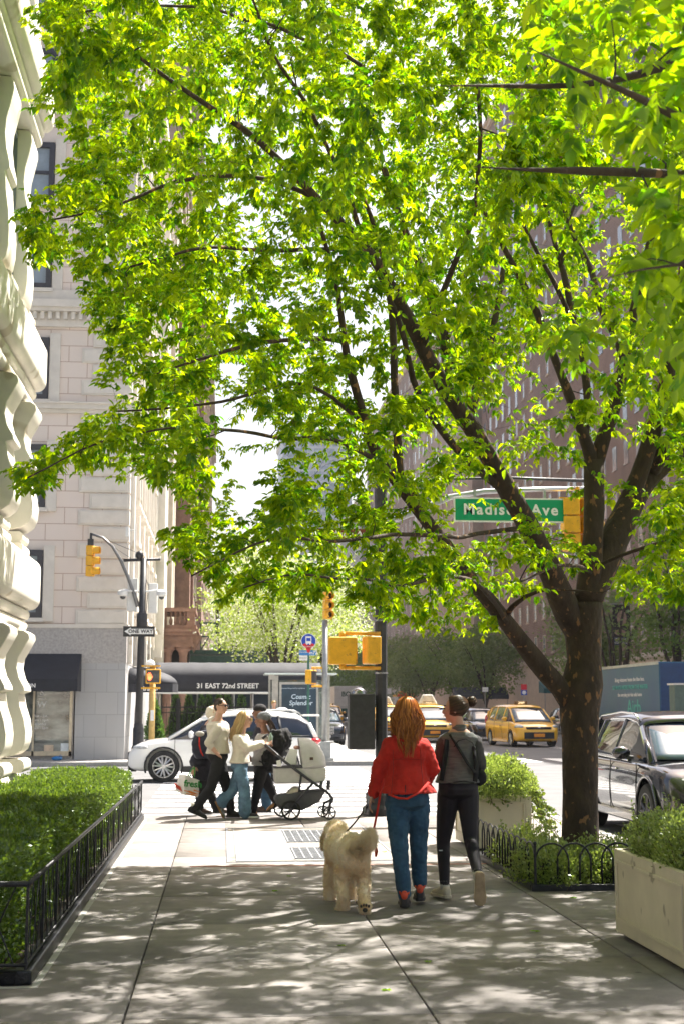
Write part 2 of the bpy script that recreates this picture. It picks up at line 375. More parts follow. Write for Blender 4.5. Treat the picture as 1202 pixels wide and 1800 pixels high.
# crosswalk bars and lane lines
mb = MB()
for k in range(15):
    y = 22.35+k*1.24; mb.add([(-1.3, y, RZ+0.008), (3.9, y, RZ+0.008), (3.9, y+0.62, RZ+0.008), (-1.3, y+0.62, RZ+0.008)], [(0, 1, 2, 3)])
for k in range(14):
    x = 5.8+k*1.2; mb.add([(x, 17.6, RZ+0.012), (x+0.6, 17.6, RZ+0.012), (x+0.6, 20.6, RZ+0.012), (x, 20.6, RZ+0.012)], [(0, 1, 2, 3)])
    mb.add([(x, 43.3, RZ+0.012), (x+0.6, 43.3, RZ+0.012), (x+0.6, 46.3, RZ+0.012), (x, 46.3, RZ+0.012)], [(0, 1, 2, 3)])
for x in (13.85, 14.15): mb.add([(x-.05, 47, RZ+0.012), (x+.05, 47, RZ+0.012), (x+.05, 400, RZ+0.012), (x-.05, 400, RZ+0.012)], [(0, 1, 2, 3)])
for k in range(30):
    for x in (9.2, 18.6): mb.add([(x-.06, 50+k*9, RZ+0.012), (x+.06, 50+k*9, RZ+0.012), (x+.06, 53+k*9, RZ+0.012), (x-.06, 53+k*9, RZ+0.012)], [(0, 1, 2, 3)])
o = mb.build('road_markings', m_white); o['kind'] = 'structure'

# cellar hatch set in the sidewalk
m_grate = M('worn_steel', (0.30, 0.31, 0.33), 0.5, 0.6, var=0.2, scale=9)
t = thing('cellar_hatch', 'framed steel cellar hatch set flush in the sunlit sidewalk', 'hatch', (HX0, HY0, 0))
fr = MB()
for (a, b_, c, d) in ((HX0+.005, HX1-.005, HY0+.005, HY0+.03), (HX0+.005, HX1-.005, HY1-.03, HY1-.005), (HX0+.005, HX0+.03, HY0+.03, HY1-.03), (HX1-.03, HX1-.005, HY0+.03, HY1-.03), (HX0+.1, HX0+.115, HY0+.1, HY1-.1), (HX0+.115, HX1-.1, HY0+.1, HY0+.115)):
    fr.box((a, c, -0.02), (b_, d, 0.003))
fr.build('frame', m_grate, t, True)
MB().box((HX0+.03, HY0+.03, -0.02), (HX1-.03, HY1-.03, -0.004)).build('cover', M('hatch_concrete', (0.29, 0.265, 0.235), 0.85, var=0.1, scale=5, bump=.3, bscale=150), t, True)
for (y0, y1) in ((15.25, 16.5), (17.1, 18.75)):
    pl = MB()
    x0, x1 = 0.78, 1.55
    pl.box((x0, y0, -0.004), (x1, y1, 0.000))
    ny = int((y1-y0)/0.075)
    for k in range(ny): pl.box((x0+.02, y0+.03+k*.075, 0.0), (x1-.02, y0+.055+k*.075, 0.007))
    for k in range(9): pl.box((x0+.03+k*.088, y0+.02, 0.0), (x0+.045+k*.088, y1-.02, 0.009))
    pl.build('steel_plate', m_grate, t, True)
o = MB().box((-0.3, 14.60, -0.01), (2.9, 14.635, 0.0045)).build('painted_line', M('red_paint', (0.5, 0.2, 0.14), 0.8, var=0.3, scale=25)); tag(o, kind='structure')

# ---------------------------------------------------------------- windows
m_glass_d = M('window_glass', (0.06, 0.075, 0.09), 0.06, 0.0, var=0.2, scale=0.8, spec=0.9)
m_glass_l = M('pale_window_glass', (0.25, 0.30, 0.34), 0.08, 0.0, var=0.3, scale=0.5, spec=0.9)
m_dark_frame = M('dark_window_frame', (0.035, 0.035, 0.045), 0.45, var=0.1)
WIN = {}
def window(parent, c, w_, h, face, frame_m, pane_m, fw=0.09, proj=0.07, bars=(0, 1), sill=True, key=None, name='window', sm=None):
    """c = bottom centre on the wall face; face: outward direction as an angle (0:+X, 90:+Y ...)"""
    k = (round(w_, 3), round(h, 3), frame_m.name, pane_m.name, fw, proj, bars, sill)
    if k not in WIN:
        f = MB(); hw = w_/2
        f.box((0, -hw, 0), (proj, -hw+fw, h)); f.box((0, hw-fw, 0), (proj, hw, h)); f.box((0, -hw+fw, h-fw), (proj, hw-fw, h)); f.box((0, -hw+fw, 0), (proj, hw-fw, fw))
        for q in range(bars[1]): z = h*(q+1)/(bars[1]+1); f.box((0, -hw+fw, z-fw*.3), (proj*.7, hw-fw, z+fw*.3))
        for q in range(bars[0]): y = -hw+w_*(q+1)/(bars[0]+1); f.box((0, y-fw*.25, fw), (proj*.6, y+fw*.25, h-fw))
        a = f.build('window', frame_m); a.hide_render = False
        b_ = MB().box((0, -hw+fw, fw), (proj*.3, hw-fw, h-fw)).build('pane', pane_m)
        s_ = MB().box((0, -hw-.08, -.12), (proj+.06, hw+.08, 0)).build('sill', sm or frame_m) if sill else None
        WIN[k] = (a.data, b_.data, s_.data if s_ else None)
        for q in (a, b_, s_):
            if q: bpy.data.objects.remove(q)
    A, B, S_ = WIN[k]; base = base_of(parent)
    o = bpy.data.objects.new(name, A); COL.objects.link(o); o.parent = parent; o.location = Vector(c)-base; o.rotation_euler = (0, 0, math.radians(face))
    q = bpy.data.objects.new('pane', B); COL.objects.link(q); q.parent = o
    if S_: q = bpy.data.objects.new('sill', S_); COL.objects.link(q); q.parent = o
    return o

# ---------------------------------------------------------------- near left building: wavy limestone front
m_lime = M('pale_limestone', (0.70, 0.66, 0.59), 0.78, var=0.05, scale=2.2, bump=0.12, bscale=45, spots=((0.50, 0.44, 0.35), 1.6, 0.63))
nb = thing('stone_house', 'pale limestone building front with rounded bands and wavy window consoles beside the hedge', 'building', (-2.9, 14, 0))
XW = -2.82
def prof_strip(pts, y0, y1, mb):
    n = len(pts); mb.add([(x, y0, z) for x, z in pts]+[(x, y1, z) for x, z in pts], [tuple(range(n-1, -1, -1)), tuple(range(n, 2*n))]+[(i, (i+1) % n, n+(i+1) % n, n+i) for i in range(n)])
def rounded(x0, x1, z0, z1, r, n=5):
    P = [(x0, z0)]
    for (cx, cz, a0) in ((x1-r, z0+r, -90), (x1-r, z1-r, 0)):
        for k in range(n+1): a = math.radians(a0+90*k/n); P.append((cx+r*math.cos(a), cz+r*math.sin(a)))
    P.append((x0, z1)); return P
MB().box((XW-6, 4, 0), (XW, 18.62, 26)).build('wall', m_lime, nb, True)
bands = MB(); rolls = MB()
def console_prof(z0, z1, xb, amp):
    P = [(xb, z0)]; H_ = z1-z0
    key = [(0.0, .12), (.02, .30), (.06, .40), (.12, .44), (.2, .45), (.3, .42), (.4, .36), (.5, .33), (.515, .42), (.55, .41), (.62, .34), (.7, .30), (.78, .32), (.86, .40), (.93, .46), (.97, .45), (.995, .38), (1.0, .2)]
    for t_, a in key: P.append((xb+a*amp, z0+H_*t_))
    P.append((xb, z1)); return P
Y0C = [9.2, 10.9, 12.6, 14.35, 16.15, 17.75]
ZB = [2.86, 5.78, 9.42, 12.6, 15.7, 18.8, 21.9]
for k in range(7):
    zb = ZB[k]
    prof_strip(rounded(XW, -2.39, zb, zb+.66, .13), 4, 18.55, bands)
    prof_strip(rounded(XW, -2.50, zb-.14, zb, .065), 4, 18.42, rolls)
    prof_strip(rounded(XW, -2.52, zb-.285, zb-.145, .065), 4, 18.38, rolls)
    zt = zb-.29
    zl = ZB[k-1]+.66+.30 if k else .98
    for y0 in Y0C:
        cb = MB(); prof_strip(console_prof(zl, zt, XW, .90 if k < 2 else .55), y0, y0+.62, cb); cb.build('console', m_lime, nb, True, auto=40, bevel=0.012)
    if k:
        for y0 in Y0C:
            prof_strip(rounded(XW, -2.53, zl-.15, zl-.01, .06), y0+.02, y0+.60, rolls); prof_strip(rounded(XW, -2.52, zl-.30, zl-.155, .06), y0-.02, y0+.63, rolls)
    else:
        for y0 in Y0C: prof_strip(rounded(XW, -2.42, .80, .97, .07), y0-.02, y0+.64, rolls)
    for y0 in Y0C[:-1]:
        window(nb, (XW, y0+.62+.56, zl+.05), 0.95, zt-zl-.1, 0, M('grey_blue_frame', (0.20, 0.23, 0.26), .5), m_glass_l, bars=(0, 1), sill=False)
bands.build('stone_band', m_lime, nb, True, auto=40); rolls.build('stone_roll', m_lime, nb, True, auto=40)
prof_strip([(XW, 0), (-2.55, 0), (-2.55, .68), (-2.6, .78), (XW, .78)], 4, 18.6, pl := MB()); pl.build('plinth', m_lime, nb, True)

# ---------------------------------------------------------------- corner building across the street (faces the camera)
YF = 43.6; XR = -2.98
m_pink = brickmat('pink_limestone', (0.70, 0.61, 0.55), (0.67, 0.595, 0.535), (0.42, 0.30, 0.24), 1.16, 0.517, 0.012, var=0.06)
m_grey = M('grey_limestone', (0.64, 0.60, 0.54), .8, var=.05, scale=3, bump=.1, bscale=60)
m_gran = M('speckled_granite', (0.40, 0.38, 0.365), .7, var=.14, scale=14, bump=.05)
m_gpan = brickmat('granite_panels', (0.42, 0.42, 0.42), (0.39, 0.39, 0.395), (0.28, 0.28, 0.28), 0.68, 0.68, 0.008, var=.1)
cb_ = thing('corner_building', 'pinkish limestone corner building with grey quoins and black shop awning', 'building', (-9, YF, 0))
Z1 = 4.05
MB().box((-26, YF, Z1), (XR, 58, 33)).build('wall', m_pink, cb_, True)
MB().box((-26, YF-.06, 2.92), (XR+.04, 58.0, Z1)).build('granite_band', m_gran, cb_, True)
MB().box((-3.02-1.44, YF-.05, 0), (XR+.03, 58.0, 2.92)).build('granite_panel', m_gpan, cb_, True)
q = MB()
for k in range(56):
    z = Z1+.05+k*.517
    if 10.6 < z+.25 < 11.2 or 13.3 < z+.2 < 14.4: continue
    L_ = 1.42 if k % 2 == 0 else 1.08
    q.box((XR-L_-.12, YF-.055, z), (XR+.05, YF+.9+(.3 if k % 2 else 0), z+.47))
    q.box((XR-L_-.06, YF-.075, z+.05), (XR-.02, YF-.054, z+.42))
q.build('quoin', m_grey, cb_, True, bevel=.012)
c = MB()
for (z0, z1, pr) in ((10.74, 10.86, .1), (10.86, 11.02, .2), (11.02, 11.08, .26), (13.52, 13.72, .12), (13.98, 14.1, .3), (14.1, 14.34, .38), (14.34, 14.7, .16), (4.0, 4.12, .09), (25, 25.5, .5)):
    c.box((-26, YF-pr, z0), (XR+pr, 58, z1))
for k in range(50): c.box((XR-.1-k*.24, YF-.24, 13.74), (XR-.22-k*.24, YF-.1, 13.97)); 
c.box((-26, YF-.1, 13.72), (XR+.1, 58, 13.98)); c.build('cornice', m_grey, cb_, True)
for xw in (-6.35, -9.6, -12.8):
    for (z0, h) in ((4.3, 2.1), (7.72, 2.0), (11.15, 2.0), (14.75, 2.0), (17.6, 2.0), (20.7, 2.1), (24, 2), (27.5, 2)):
        for (a_, b__) in ((xw-.95, xw-.82), (xw+.82, xw+1.15)): MB().box((a_, YF-.10, z0-.1), (b__, YF-.002, z0+h+.15)).build('window_surround', m_grey, cb_, True)
        window(cb_, (xw, YF-.01, z0), 1.6, h, -90, m_dark_frame, m_glass_l, fw=.17, proj=.14, bars=(0, 1), sill=True, sm=m_grey)
# right-hand face along the avenue
for j, yw in enumerate((45.6, 48.4, 51.2, 54.0, 56.6)):
    for (z0, h) in ((4.6, 2.3), (8.0, 2.3), (11.5, 1.9), (15, 2.2), (18.4, 2.2), (21.8, 2.0)):
        window(cb_, (XR, yw, z0), 1.25, h, 0, m_lime, m_glass_l, fw=.16, proj=.28, bars=(1, 1), sill=True, sm=m_lime)
    MB().box((XR, yw-1.55, 2.92+.01), (XR+.18, yw-1.15, 25)).build('pilaster', m_lime, cb_, True)
# shop window, awning
sh = MB(); x0, x1 = -7.9, -4.53
for (a, b_) in ((x0, x0+.08), (-5.72, -5.66), (x1-.08, x1)): sh.box((a, YF-.14, .12), (b_, YF-.05, 2.5))
sh.box((x0, YF-.14, .12), (x1, YF-.05, .26)); sh.box((x0, YF-.14, 2.42), (x1, YF-.05, 2.5))
MB().box((-26, YF-.04, 0), (-4.5, 50, 2.92)).build('shop_wall', m_gran, cb_, True)
sf = sh.build('shop_window', M('brass_frame', (0.55, .48, .36), .4, .5), cb_, True)
MB().box((x0+.05, YF-.09, .24), (x1-.05, YF-.075, 2.45)).build('pane', M('shop_glass', (0.17, 0.19, 0.17), .03, 0, var=.75, scale=1.3, spec=1.0, stretch=(1, 1, 2.2)), sf, True)
m_sign_white = M('sign_white', (0.8, 0.8, 0.78), .6, var=.03)
text('lettering', 'S', .26, (-5.05-.95+.55, YF-.11, 2.02), m_sign_white, sf, bold=.003); text('lettering', 'W', .26, (-5.45, YF-.11, 1.66), m_sign_white, sf, bold=.003)
MB().box((-5.55, YF-.11, 1.83), (-5.35, YF-.1, 1.845)).build('lettering', m_sign_white, sf, True)
for k, s in enumerate(('Mon - Sat', '10am - 6pm', 'Saturday', '10am - 5pm')): text('lettering', s, .11, (-5.5, YF-.11, 1.32-.12*k), m_sign_white, sf)
for (a, z0, z1, cc) in ((-7.2, .26, .9, (.05, .05, .05)), (-5.35, .26, .45, (.7, .55, .4)), (-4.85, .26, .5, (.75, .8, .8))):
    MB().box((a, YF-.105, z0), (a+.28, YF-.096, z1)).build('window_card', M('card_%d' % int(a*-100), cc, .7), sf, True)
m_awn = M('black_canvas', (0.018, 0.02, 0.028), .75, var=.15, scale=5, bump=.1, bscale=12)
aw = MB(); xa0, xa1 = -8.4, -4.3
aw.add([(xa0, YF-.08, 3.2), (xa1, YF-.08, 3.2), (xa1-.02, YF-.95, 2.42), (xa0, YF-.95, 2.42), (xa1-.02, YF-.95, 2.06), (xa0, YF-.95, 2.06), (xa1, YF-.08, 2.40), (xa1, YF-.08, 2.06), (xa0, YF-.08, 2.06)],
       [(0, 3, 2, 1), (3, 5, 4, 2), (1, 2, 6), (6, 2, 4, 7), (0, 8, 5, 3)])
a = aw.build('awning', m_awn, cb_, True, solid=.02)
text('lettering', 'TTON', .17, (-6.02, YF-.975, 2.22), m_sign_white, a, bold=.004, align='LEFT')
t = thing('shop_doorstep_bottle', 'small blue bag on the ground by the shop window', 'bag', (-4.9, YF-.6, 0))
MB().ell((-4.9, YF-.6, .06), (.16, .1, .07)).build('bag_body', M('blue_plastic', (.03, .2, .5), .4), t, True, smooth=True)
MB().tube([(-4.85, YF-.6, .1), (-4.8, YF-.62, .17), (-4.74, YF-.6, .1)], .012).build('handle', MATS['blue_plastic'], t, True)

# ---------------------------------------------------------------- the row beyond, on the same side
m_beige = M('beige_stone', (0.52, 0.46, 0.38), .8, var=.08, scale=2, bump=.1)
m_brown = M('brownstone', (0.26, 0.15, 0.115), .85, var=.15, scale=3, bump=.15)
def row_house(name, label, y0, y1, h, mat, trim, dx=0.0, ys=3.2, zs=3.6, bay=0.0, corn=True, wcol=m_glass_d, zst=4.4):
    t = thing(name, label, 'building', (XR-4, (y0+y1)/2, 0))
    X = XR+dx; MB().box((X-14, y0, 0), (X, y1, h)).build('wall', mat, t, True)
    n = max(1, int((y1-y0)/ys))
    for j in range(n):
        yy = y0+(j+.5)*(y1-y0)/n
        z = zst
        while z < h-3: window(t, (X, yy, z), 1.35, 2.1, 0, trim, wcol, fw=.17, proj=.16, bars=(1, 1), sill=True, sm=trim); z += zs
    if bay: MB().box((X, y0+.6, 3), (X+bay, y0+2.4, h-2)).build('bay', mat, t, True); MB().box((X+.01, y1-2.2, 3), (X+bay*.8, y1-.6, h-2)).build('bay', mat, t, True)
    if corn:
        c = MB()
        for k, (a, b_) in enumerate(((.25, .3), (.45, .25), (.75, .25))): c.box((X-.5, y0-.02*k, h-.9+.3*k), (X+a, y1+.02*k, h-.9+.3*k+b_+.05))
        for k in range(int((y1-y0)/.8)): c.box((X, y0+.3+.8*k, h-1.3), (X+.4, y0+.55+.8*k, h-.9))
        c.build('cornice', trim, t, True)
        c = MB(); c.box((X, y0, 3.6), (X+.3, y1, 3.9)); c.box((X, y0, 7.6), (X+.2, y1, 7.8)); c.build('belt_course', trim, t, True)
    return t
row_house('townhouse', 'tall cream stone house right behind the corner building', 58.0, 63.8, 24, m_lime, m_lime, dx=.18, bay=.35)
row_house('townhouse', 'beige ornate house with stone cornices, third along the left side of the avenue', 64.0, 72, 27, m_beige, m_beige, dx=.12, bay=.5)
row_house('mansion', 'dark brownstone mansion with carved bays, far along the left side', 72.2, 92, 22, m_brown, m_brown, dx=.35, bay=.9)
row_house('apartment_building', 'tan brick tower with a light cornice at the end of the left row', 93, 135, 47, brickmat('tan_brick', (.36, .28, .23), (.33, .25, .2), (.3, .25, .2), .5, .16, .02), m_beige, dx=.3, ys=4.5, wcol=m_glass_d)
row_house('apartment_building', 'pale red brick block seen furthest down the left row', 137, 230, 42, brickmat('red_brick_far', (.36, .22, .18), (.33, .2, .16), (.3, .22, .2), .5, .16, .02), m_beige, dx=.9, ys=6)

# brownstone porch with balustrade
t = thing('brownstone_porch', 'reddish brownstone porch with a column and small balustrade above the black canopy', 'porch', (-1.6, 60, 0))
p0, p1 = -2.6, -1.22
b_ = MB(); b_.box((p0, 59.4, 4.85), (p1+.12, 63, 5.02)); b_.box((p0, 59.4, 5.58), (p1+.1, 63, 5.74)); b_.box((p0, 59.45, 5.02), (p0+.25, 59.75, 5.58)); b_.box((p1-.28, 59.45, 5.02), (p1+.05, 59.75, 5.58)); b_.build('balustrade', m_brown, t, True)
for k in range(4):
    x = p0+.42+.2*k; MB().lathe([(.04, 5.02), (.075, 5.12), (.08, 5.2), (.035, 5.32), (.035, 5.42), (.06, 5.5), (.06, 5.58)], (x, 59.6, 0), 10).build('baluster', m_brown, t, True, smooth=True)
c = MB(); prof_strip
for (z0, z1, e) in ((4.72, 4.85, .22), (4.58, 4.72, .12), (4.2, 4.58, .0), (4.1, 4.2, .06)): c.box((p0, 59.4-e, z0), (p1+e, 63, z1))
for k in range(2): c.add([(p1-.02, 59.5+k*1.6, 4.58), (p1+.35, 59.5+k*1.6, 4.58), (p1-.02, 59.5+k*1.6, 3.9), (p1-.02, 59.9+k*1.6, 4.58), (p1+.35, 59.9+k*1.6, 4.58), (p1-.02, 59.9+k*1.6, 3.9)], [(0, 1, 2), (3, 5, 4), (0, 3, 4, 1), (1, 4, 5, 2), (0, 2, 5, 3)])
c.build('entablature', m_brown, t, True)
for x in (p1-.42, p0+.3):
    MB().lathe([(.34, 4.1), (.34, 4.0), (.24, 3.92), (.2, 3.85), (.2, 3.8), (.17, 3.75), (.18, 2), (.2, .6), (.27, .5), (.27, .3), (.32, .25), (.32, 0)], (x, 59.7, 0), 16).build('column', m_brown, t, True, auto=40)
MB().box((p0, 60.6, 0), (p1-.2, 63, 4.1)).build('doorway_wall', M('dark_interior', (.02, .02, .022), .9), t, True)

# green sidewalk shed
m_shed = M('green_shed_paint', (.03, .07, .055), .7, var=.2, scale=6)
t = thing('sidewalk_shed', 'dark green scaffold shed with railing over the far sidewalk', 'scaffold', (0, 66, 0))
s = MB(); s.box((-2.3, 63.5, 3.95), (2.6, 72, 4.12)); s.box((-2.3, 63.5, 3.55), (2.6, 63.6, 3.85)); s.build('deck', m_shed, t, True)
s = MB()
for k in range(6): s.box((-1.0+k*.7, 63.5, 4.12), (-.95+k*.7, 63.56, 5.35))
s.box((-1.05, 63.5, 5.3), (2.6, 63.56, 5.38)); s.box((-1.05, 63.5, 4.7), (2.6, 63.54, 4.76))
s.add([(-1, 63.49, 4.12), (-.93, 63.49, 4.12), (-.2, 63.49, 5.3), (-.27, 63.49, 5.3)], [(0, 1, 2, 3)]); s.build('railing', m_shed, t, True)
for x, y in ((.55, 63.8), (2.4, 63.8), (-1.2, 70), (.55, 70), (2.4, 70)):
    MB().tube([(x, y, 0), (x, y, 3.55)], .05).build('post', M('galvanised', (.35, .36, .36), .5, .6), t, True)
MB().tube([(.55, 63.8, 2.7), (1.2, 63.8, 3.55)], .03).tube([(-2.3, 63.7, 3.5), (2.6, 63.7, 3.5)], .05).build('brace', MATS['galvanised'], t, True)
MB().box((-2.6, 73, 0), (3.2, 73.2, 3.5)).build('hoarding', M('dark_blue_hoarding', (.01, .02, .035), .8), t, True)

# ---------------------------------------------------------------- right-hand side of the avenue
def right_block(name, label, X, y0, y1, h, mat, trim, ys, zs, zst, ww=1.1, wh=1.75, depth=22, base_m=None, base_h=0, pane=m_glass_l, corn=True, endwin=False, frame=None):
    t = thing(name, label, 'building', (X+depth/2, (y0+y1)/2, 0))
    MB().box((X, y0, base_h), (X+depth, y1, h)).build('wall', mat, t, True)
    if base_m:
        MB().box((X-.12, y0, 0), (X+depth, y1, base_h)).build('stone_base', base_m, t, True)
        MB().box((X-.35, y0, base_h-.3), (X+.2, y1, base_h+.05)).build('belt_course', base_m, t, True)
    spots = []
    n = int((y1-y0)/ys); z = zst
    while z < h-2.5:
        for j in range(n): spots.append((y0+(j+.5)*(y1-y0)/n, z))
        z += zs
    spots.sort(key=lambda s: s[0]+.8*s[1])
    fr = frame or m_beige
    for (yy, z) in spots[:100]: window(t, (X-(.12 if z < base_h else 0), yy, z), ww, wh, 180, fr, pane, fw=.1, proj=.05, bars=(0, 1), sill=True, sm=trim)
    if len(spots) > 100:
        mb = MB()
        for (yy, z) in spots[100:]: mb.box((X-.03, yy-ww/2, z), (X+.05, yy+ww/2, z+wh)); mb.box((X-.07, yy-ww/2-.08, z-.14), (X, yy+ww/2+.08, z-.001))
        mb.build('window', pane, t, True)['kind'] = 'stuff'
    if endwin:   # the end wall that faces the camera
        spots = []; z = zst
        while z < h-2.5:
            for j in range(int(depth/4)): spots.append((X+2+j*4, z))
            z += zs
        mb = MB()
        for (xx, z) in spots: mb.box((xx-ww/2, y0-.03, z), (xx+ww/2, y0+.05, z+wh)); mb.box((xx-ww/2-.1, y0-.08, z-.15), (xx+ww/2+.1, y0, z-.001))
        mb.build('end_window', pane, t, True)['kind'] = 'stuff'
    if corn: MB().box((X-.6, y0-.3, h-.4), (X+depth, y1+.3, h)).box((X-.3, y0-.15, h-.9), (X+depth, y1+.15, h-.4)).build('cornice', trim, t, True)
    return t
bk1 = brickmat('rose_brown_brick', (.26, .175, .145), (.225, .15, .12), (.3, .25, .22), .42, .14, .02)
bk2 = brickmat('mauve_brick', (.235, .175, .15), (.20, .15, .125), (.3, .24, .22), .5, .17, .02)
bk3 = brickmat('buff_brick', (.42, .36, .31), (.38, .32, .27), (.36, .32, .28), .5, .17, .02)
bk4 = brickmat('grey_brick', (.36, .34, .34), (.33, .31, .31), (.33, .31, .3), .5, .17, .02)
m_trim = M('window_trim', (.42, .4, .38), .7, var=.05)
right_block('apartment_building', 'rosy brown brick apartment block at the right edge behind the blue truck', 30, 62, 118, 43, bk1, m_beige, 3.0, 3.35, 6.3, base_m=m_lime, base_h=5.3)
right_block('apartment_building', 'tall mauve brick block behind the crown of the big tree', 30.6, 119, 162, 70, bk2, m_beige, 3.4, 3.3, 6.6, base_m=m_beige, base_h=6, endwin=True)
right_block('apartment_building', 'buff brick block in the middle distance with a pale stone base', 29.5, 163, 214, 52, bk3, m_beige, 4, 3.3, 6, base_m=m_beige, base_h=5, endwin=True)
right_block('apartment_building', 'grey brown block beyond the green street sign, second from the far tower', 30, 215, 290, 58, bk2, m_beige, 5, 3.4, 6, base_m=m_beige, base_h=6, endwin=True)
right_block('apartment_building', 'pale grey block just right of the far tower', 29, 292, 380, 46, bk4, m_beige, 7, 3.4, 6, base_m=m_beige, base_h=6, endwin=True)
right_block('office_tower', 'tall glass and brick tower with blue haze painted in closing the view down the avenue', 17, 400, 440, 82, brickmat('haze_tinted_tower', (.30, .34, .42), (.26, .30, .38), (.4, .42, .46), 3.2, 1.7, .35), m_trim, 6, 3.4, 6, ww=2, wh=2.2, endwin=True, depth=20)  # distance haze is put into the tower's blue-grey wall colour
right_block('apartment_building', 'low grey block under the far tower', 26, 441, 520, 40, bk4, m_beige, 8, 3.4, 6, endwin=True, depth=26)
o = MB()
V = []
for i in range(24):
    x = -120+i*14; V.append((x, 700, 0)); V.append((x, 700+20, 9+5*math.sin(i*1.7)+3*math.sin(i*.6)))
F = [(2*i, 2*i+2, 2*i+3, 2*i+1) for i in range(23)]
o = fastmesh('hills', V, F, M('park_hill', (.05, .08, .03), .9, var=.4, scale=.3)); o['kind'] = 'structure'
# ================================================================ STREET FURNITURE
m_iron = M('black_iron', (0.022, 0.022, 0.026), .38, .3, var=.3, scale=18, bump=.25, bscale=90)
m_blackp = M('black_pole_paint', (0.025, 0.025, 0.028), .45, .0, var=.25, scale=12, bump=.1)
m_yel = M('signal_yellow', (0.78, 0.40, 0.018), .5, var=.10, scale=9, spots=((.5, .26, .03), 14, .62))
m_galv = M('galvanised', (.42, .43, .44), .45, .7)
m_box = M('boxwood_leaf', (.1, .2, .02))
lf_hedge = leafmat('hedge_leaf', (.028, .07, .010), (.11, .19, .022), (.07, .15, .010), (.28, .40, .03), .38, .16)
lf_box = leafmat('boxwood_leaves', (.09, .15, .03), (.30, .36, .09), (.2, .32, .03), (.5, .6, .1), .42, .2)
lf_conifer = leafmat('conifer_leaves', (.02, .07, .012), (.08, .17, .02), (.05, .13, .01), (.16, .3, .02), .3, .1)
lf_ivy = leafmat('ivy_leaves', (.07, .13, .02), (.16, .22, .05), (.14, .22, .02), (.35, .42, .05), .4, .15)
m_twig = M('twig_bark', (.10, .065, .045), .9, var=.2)

def bush(name, parent, cfun, n, size, mat, inward=.25, part='leaves', up=.5):
    """leaves over a lumpy surface: cfun(n) gives points, outward normals"""
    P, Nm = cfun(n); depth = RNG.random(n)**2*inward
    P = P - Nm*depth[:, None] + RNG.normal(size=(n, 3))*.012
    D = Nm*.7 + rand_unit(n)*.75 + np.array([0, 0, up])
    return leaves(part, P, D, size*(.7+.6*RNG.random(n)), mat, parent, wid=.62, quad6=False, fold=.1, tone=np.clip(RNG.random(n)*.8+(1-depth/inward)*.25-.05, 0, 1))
def lump(P, amp, k):
    return np.array([amp*mnoise.noise(Vector((p[0]*k, p[1]*k, p[2]*k))) + .5*amp*mnoise.noise(Vector((p[0]*k*2.3+5, p[1]*k*2.3, p[2]*k*2.3))) for p in P])

# --- clipped hedge
hx0, hx1, hy0, hy1 = -2.5, -1.28, 8.72, 20.45
def hedge_surface(n):
    w1, h1 = hx1-hx0, .72; L_ = hy1-hy0
    ar = np.array([L_*w1*2.0, L_*h1, w1*h1*1.3, w1*h1*.6]); s = RNG.choice(4, n, p=ar/ar.sum()); a, b = RNG.random(n), RNG.random(n)
    P = np.zeros((n, 3)); Nm = np.zeros((n, 3))
    y = hy0 + a*L_; top = .70
    m = s == 0; P[m] = np.stack([hx0+b[m]*w1, y[m], np.full(m.sum(), top)], 1); Nm[m] = (0, 0, 1)
    m = s == 1; P[m] = np.stack([np.full(m.sum(), hx1), y[m], .06+b[m]*(top-.06)], 1); Nm[m] = (1, 0, 0)
    m = s == 2; P[m] = np.stack([hx0+a[m]*w1, np.full(m.sum(), hy0), .06+b[m]*(top-.06)], 1); Nm[m] = (0, -1, 0)
    m = s == 3; P[m] = np.stack([hx0+a[m]*w1, np.full(m.sum(), hy1), .06+b[m]*(top-.06)], 1); Nm[m] = (0, 1, 0)
    e = lump(P, .09, 1.7) + lump(P, .035, 7)
    # round the shoulder and let the top swell along its length
    dd = np.clip((P[:, 0]-(hx1-.22))/.22, 0, 1); P[:, 2] -= np.where(s == 0, dd**2*.10, 0)
    return P+Nm*e[:, None], Nm
t = thing('clipped_hedge', 'long clipped box hedge, sunlit on top, behind the low black iron railing', 'hedge', (-1.9, 14.5, 0))
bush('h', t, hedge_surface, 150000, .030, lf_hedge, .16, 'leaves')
mb = MB()
for k in range(26):
    y = hy0+.25+k*.45
    for q in range(3):
        x = hx0+.2+q*.42+random.uniform(-.1, .1); b = Vector((x, y+random.uniform(-.15, .15), 0))
        for r in range(6):
            e = b+Vector((random.uniform(-.22, .22), random.uniform(-.25, .25), random.uniform(.45, .66))); mb.tube([b, (b+e)/2+Vector((random.uniform(-.05, .05), 0, .03)), e], [.008, .006, .003], 5)
mb.build('twigs', m_twig, t, True)
V, Nn = hedge_surface(9000)
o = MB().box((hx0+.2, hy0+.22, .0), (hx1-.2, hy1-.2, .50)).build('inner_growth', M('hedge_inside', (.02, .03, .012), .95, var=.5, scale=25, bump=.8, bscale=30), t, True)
o = MB().box((-2.6, 8.62, -.02), (-1.16, 20.55, .05)).build('soil', M('soil', (.05, .037, .028), .95, var=.4, scale=20, bump=.8, bscale=30)); tag(o, kind='structure')

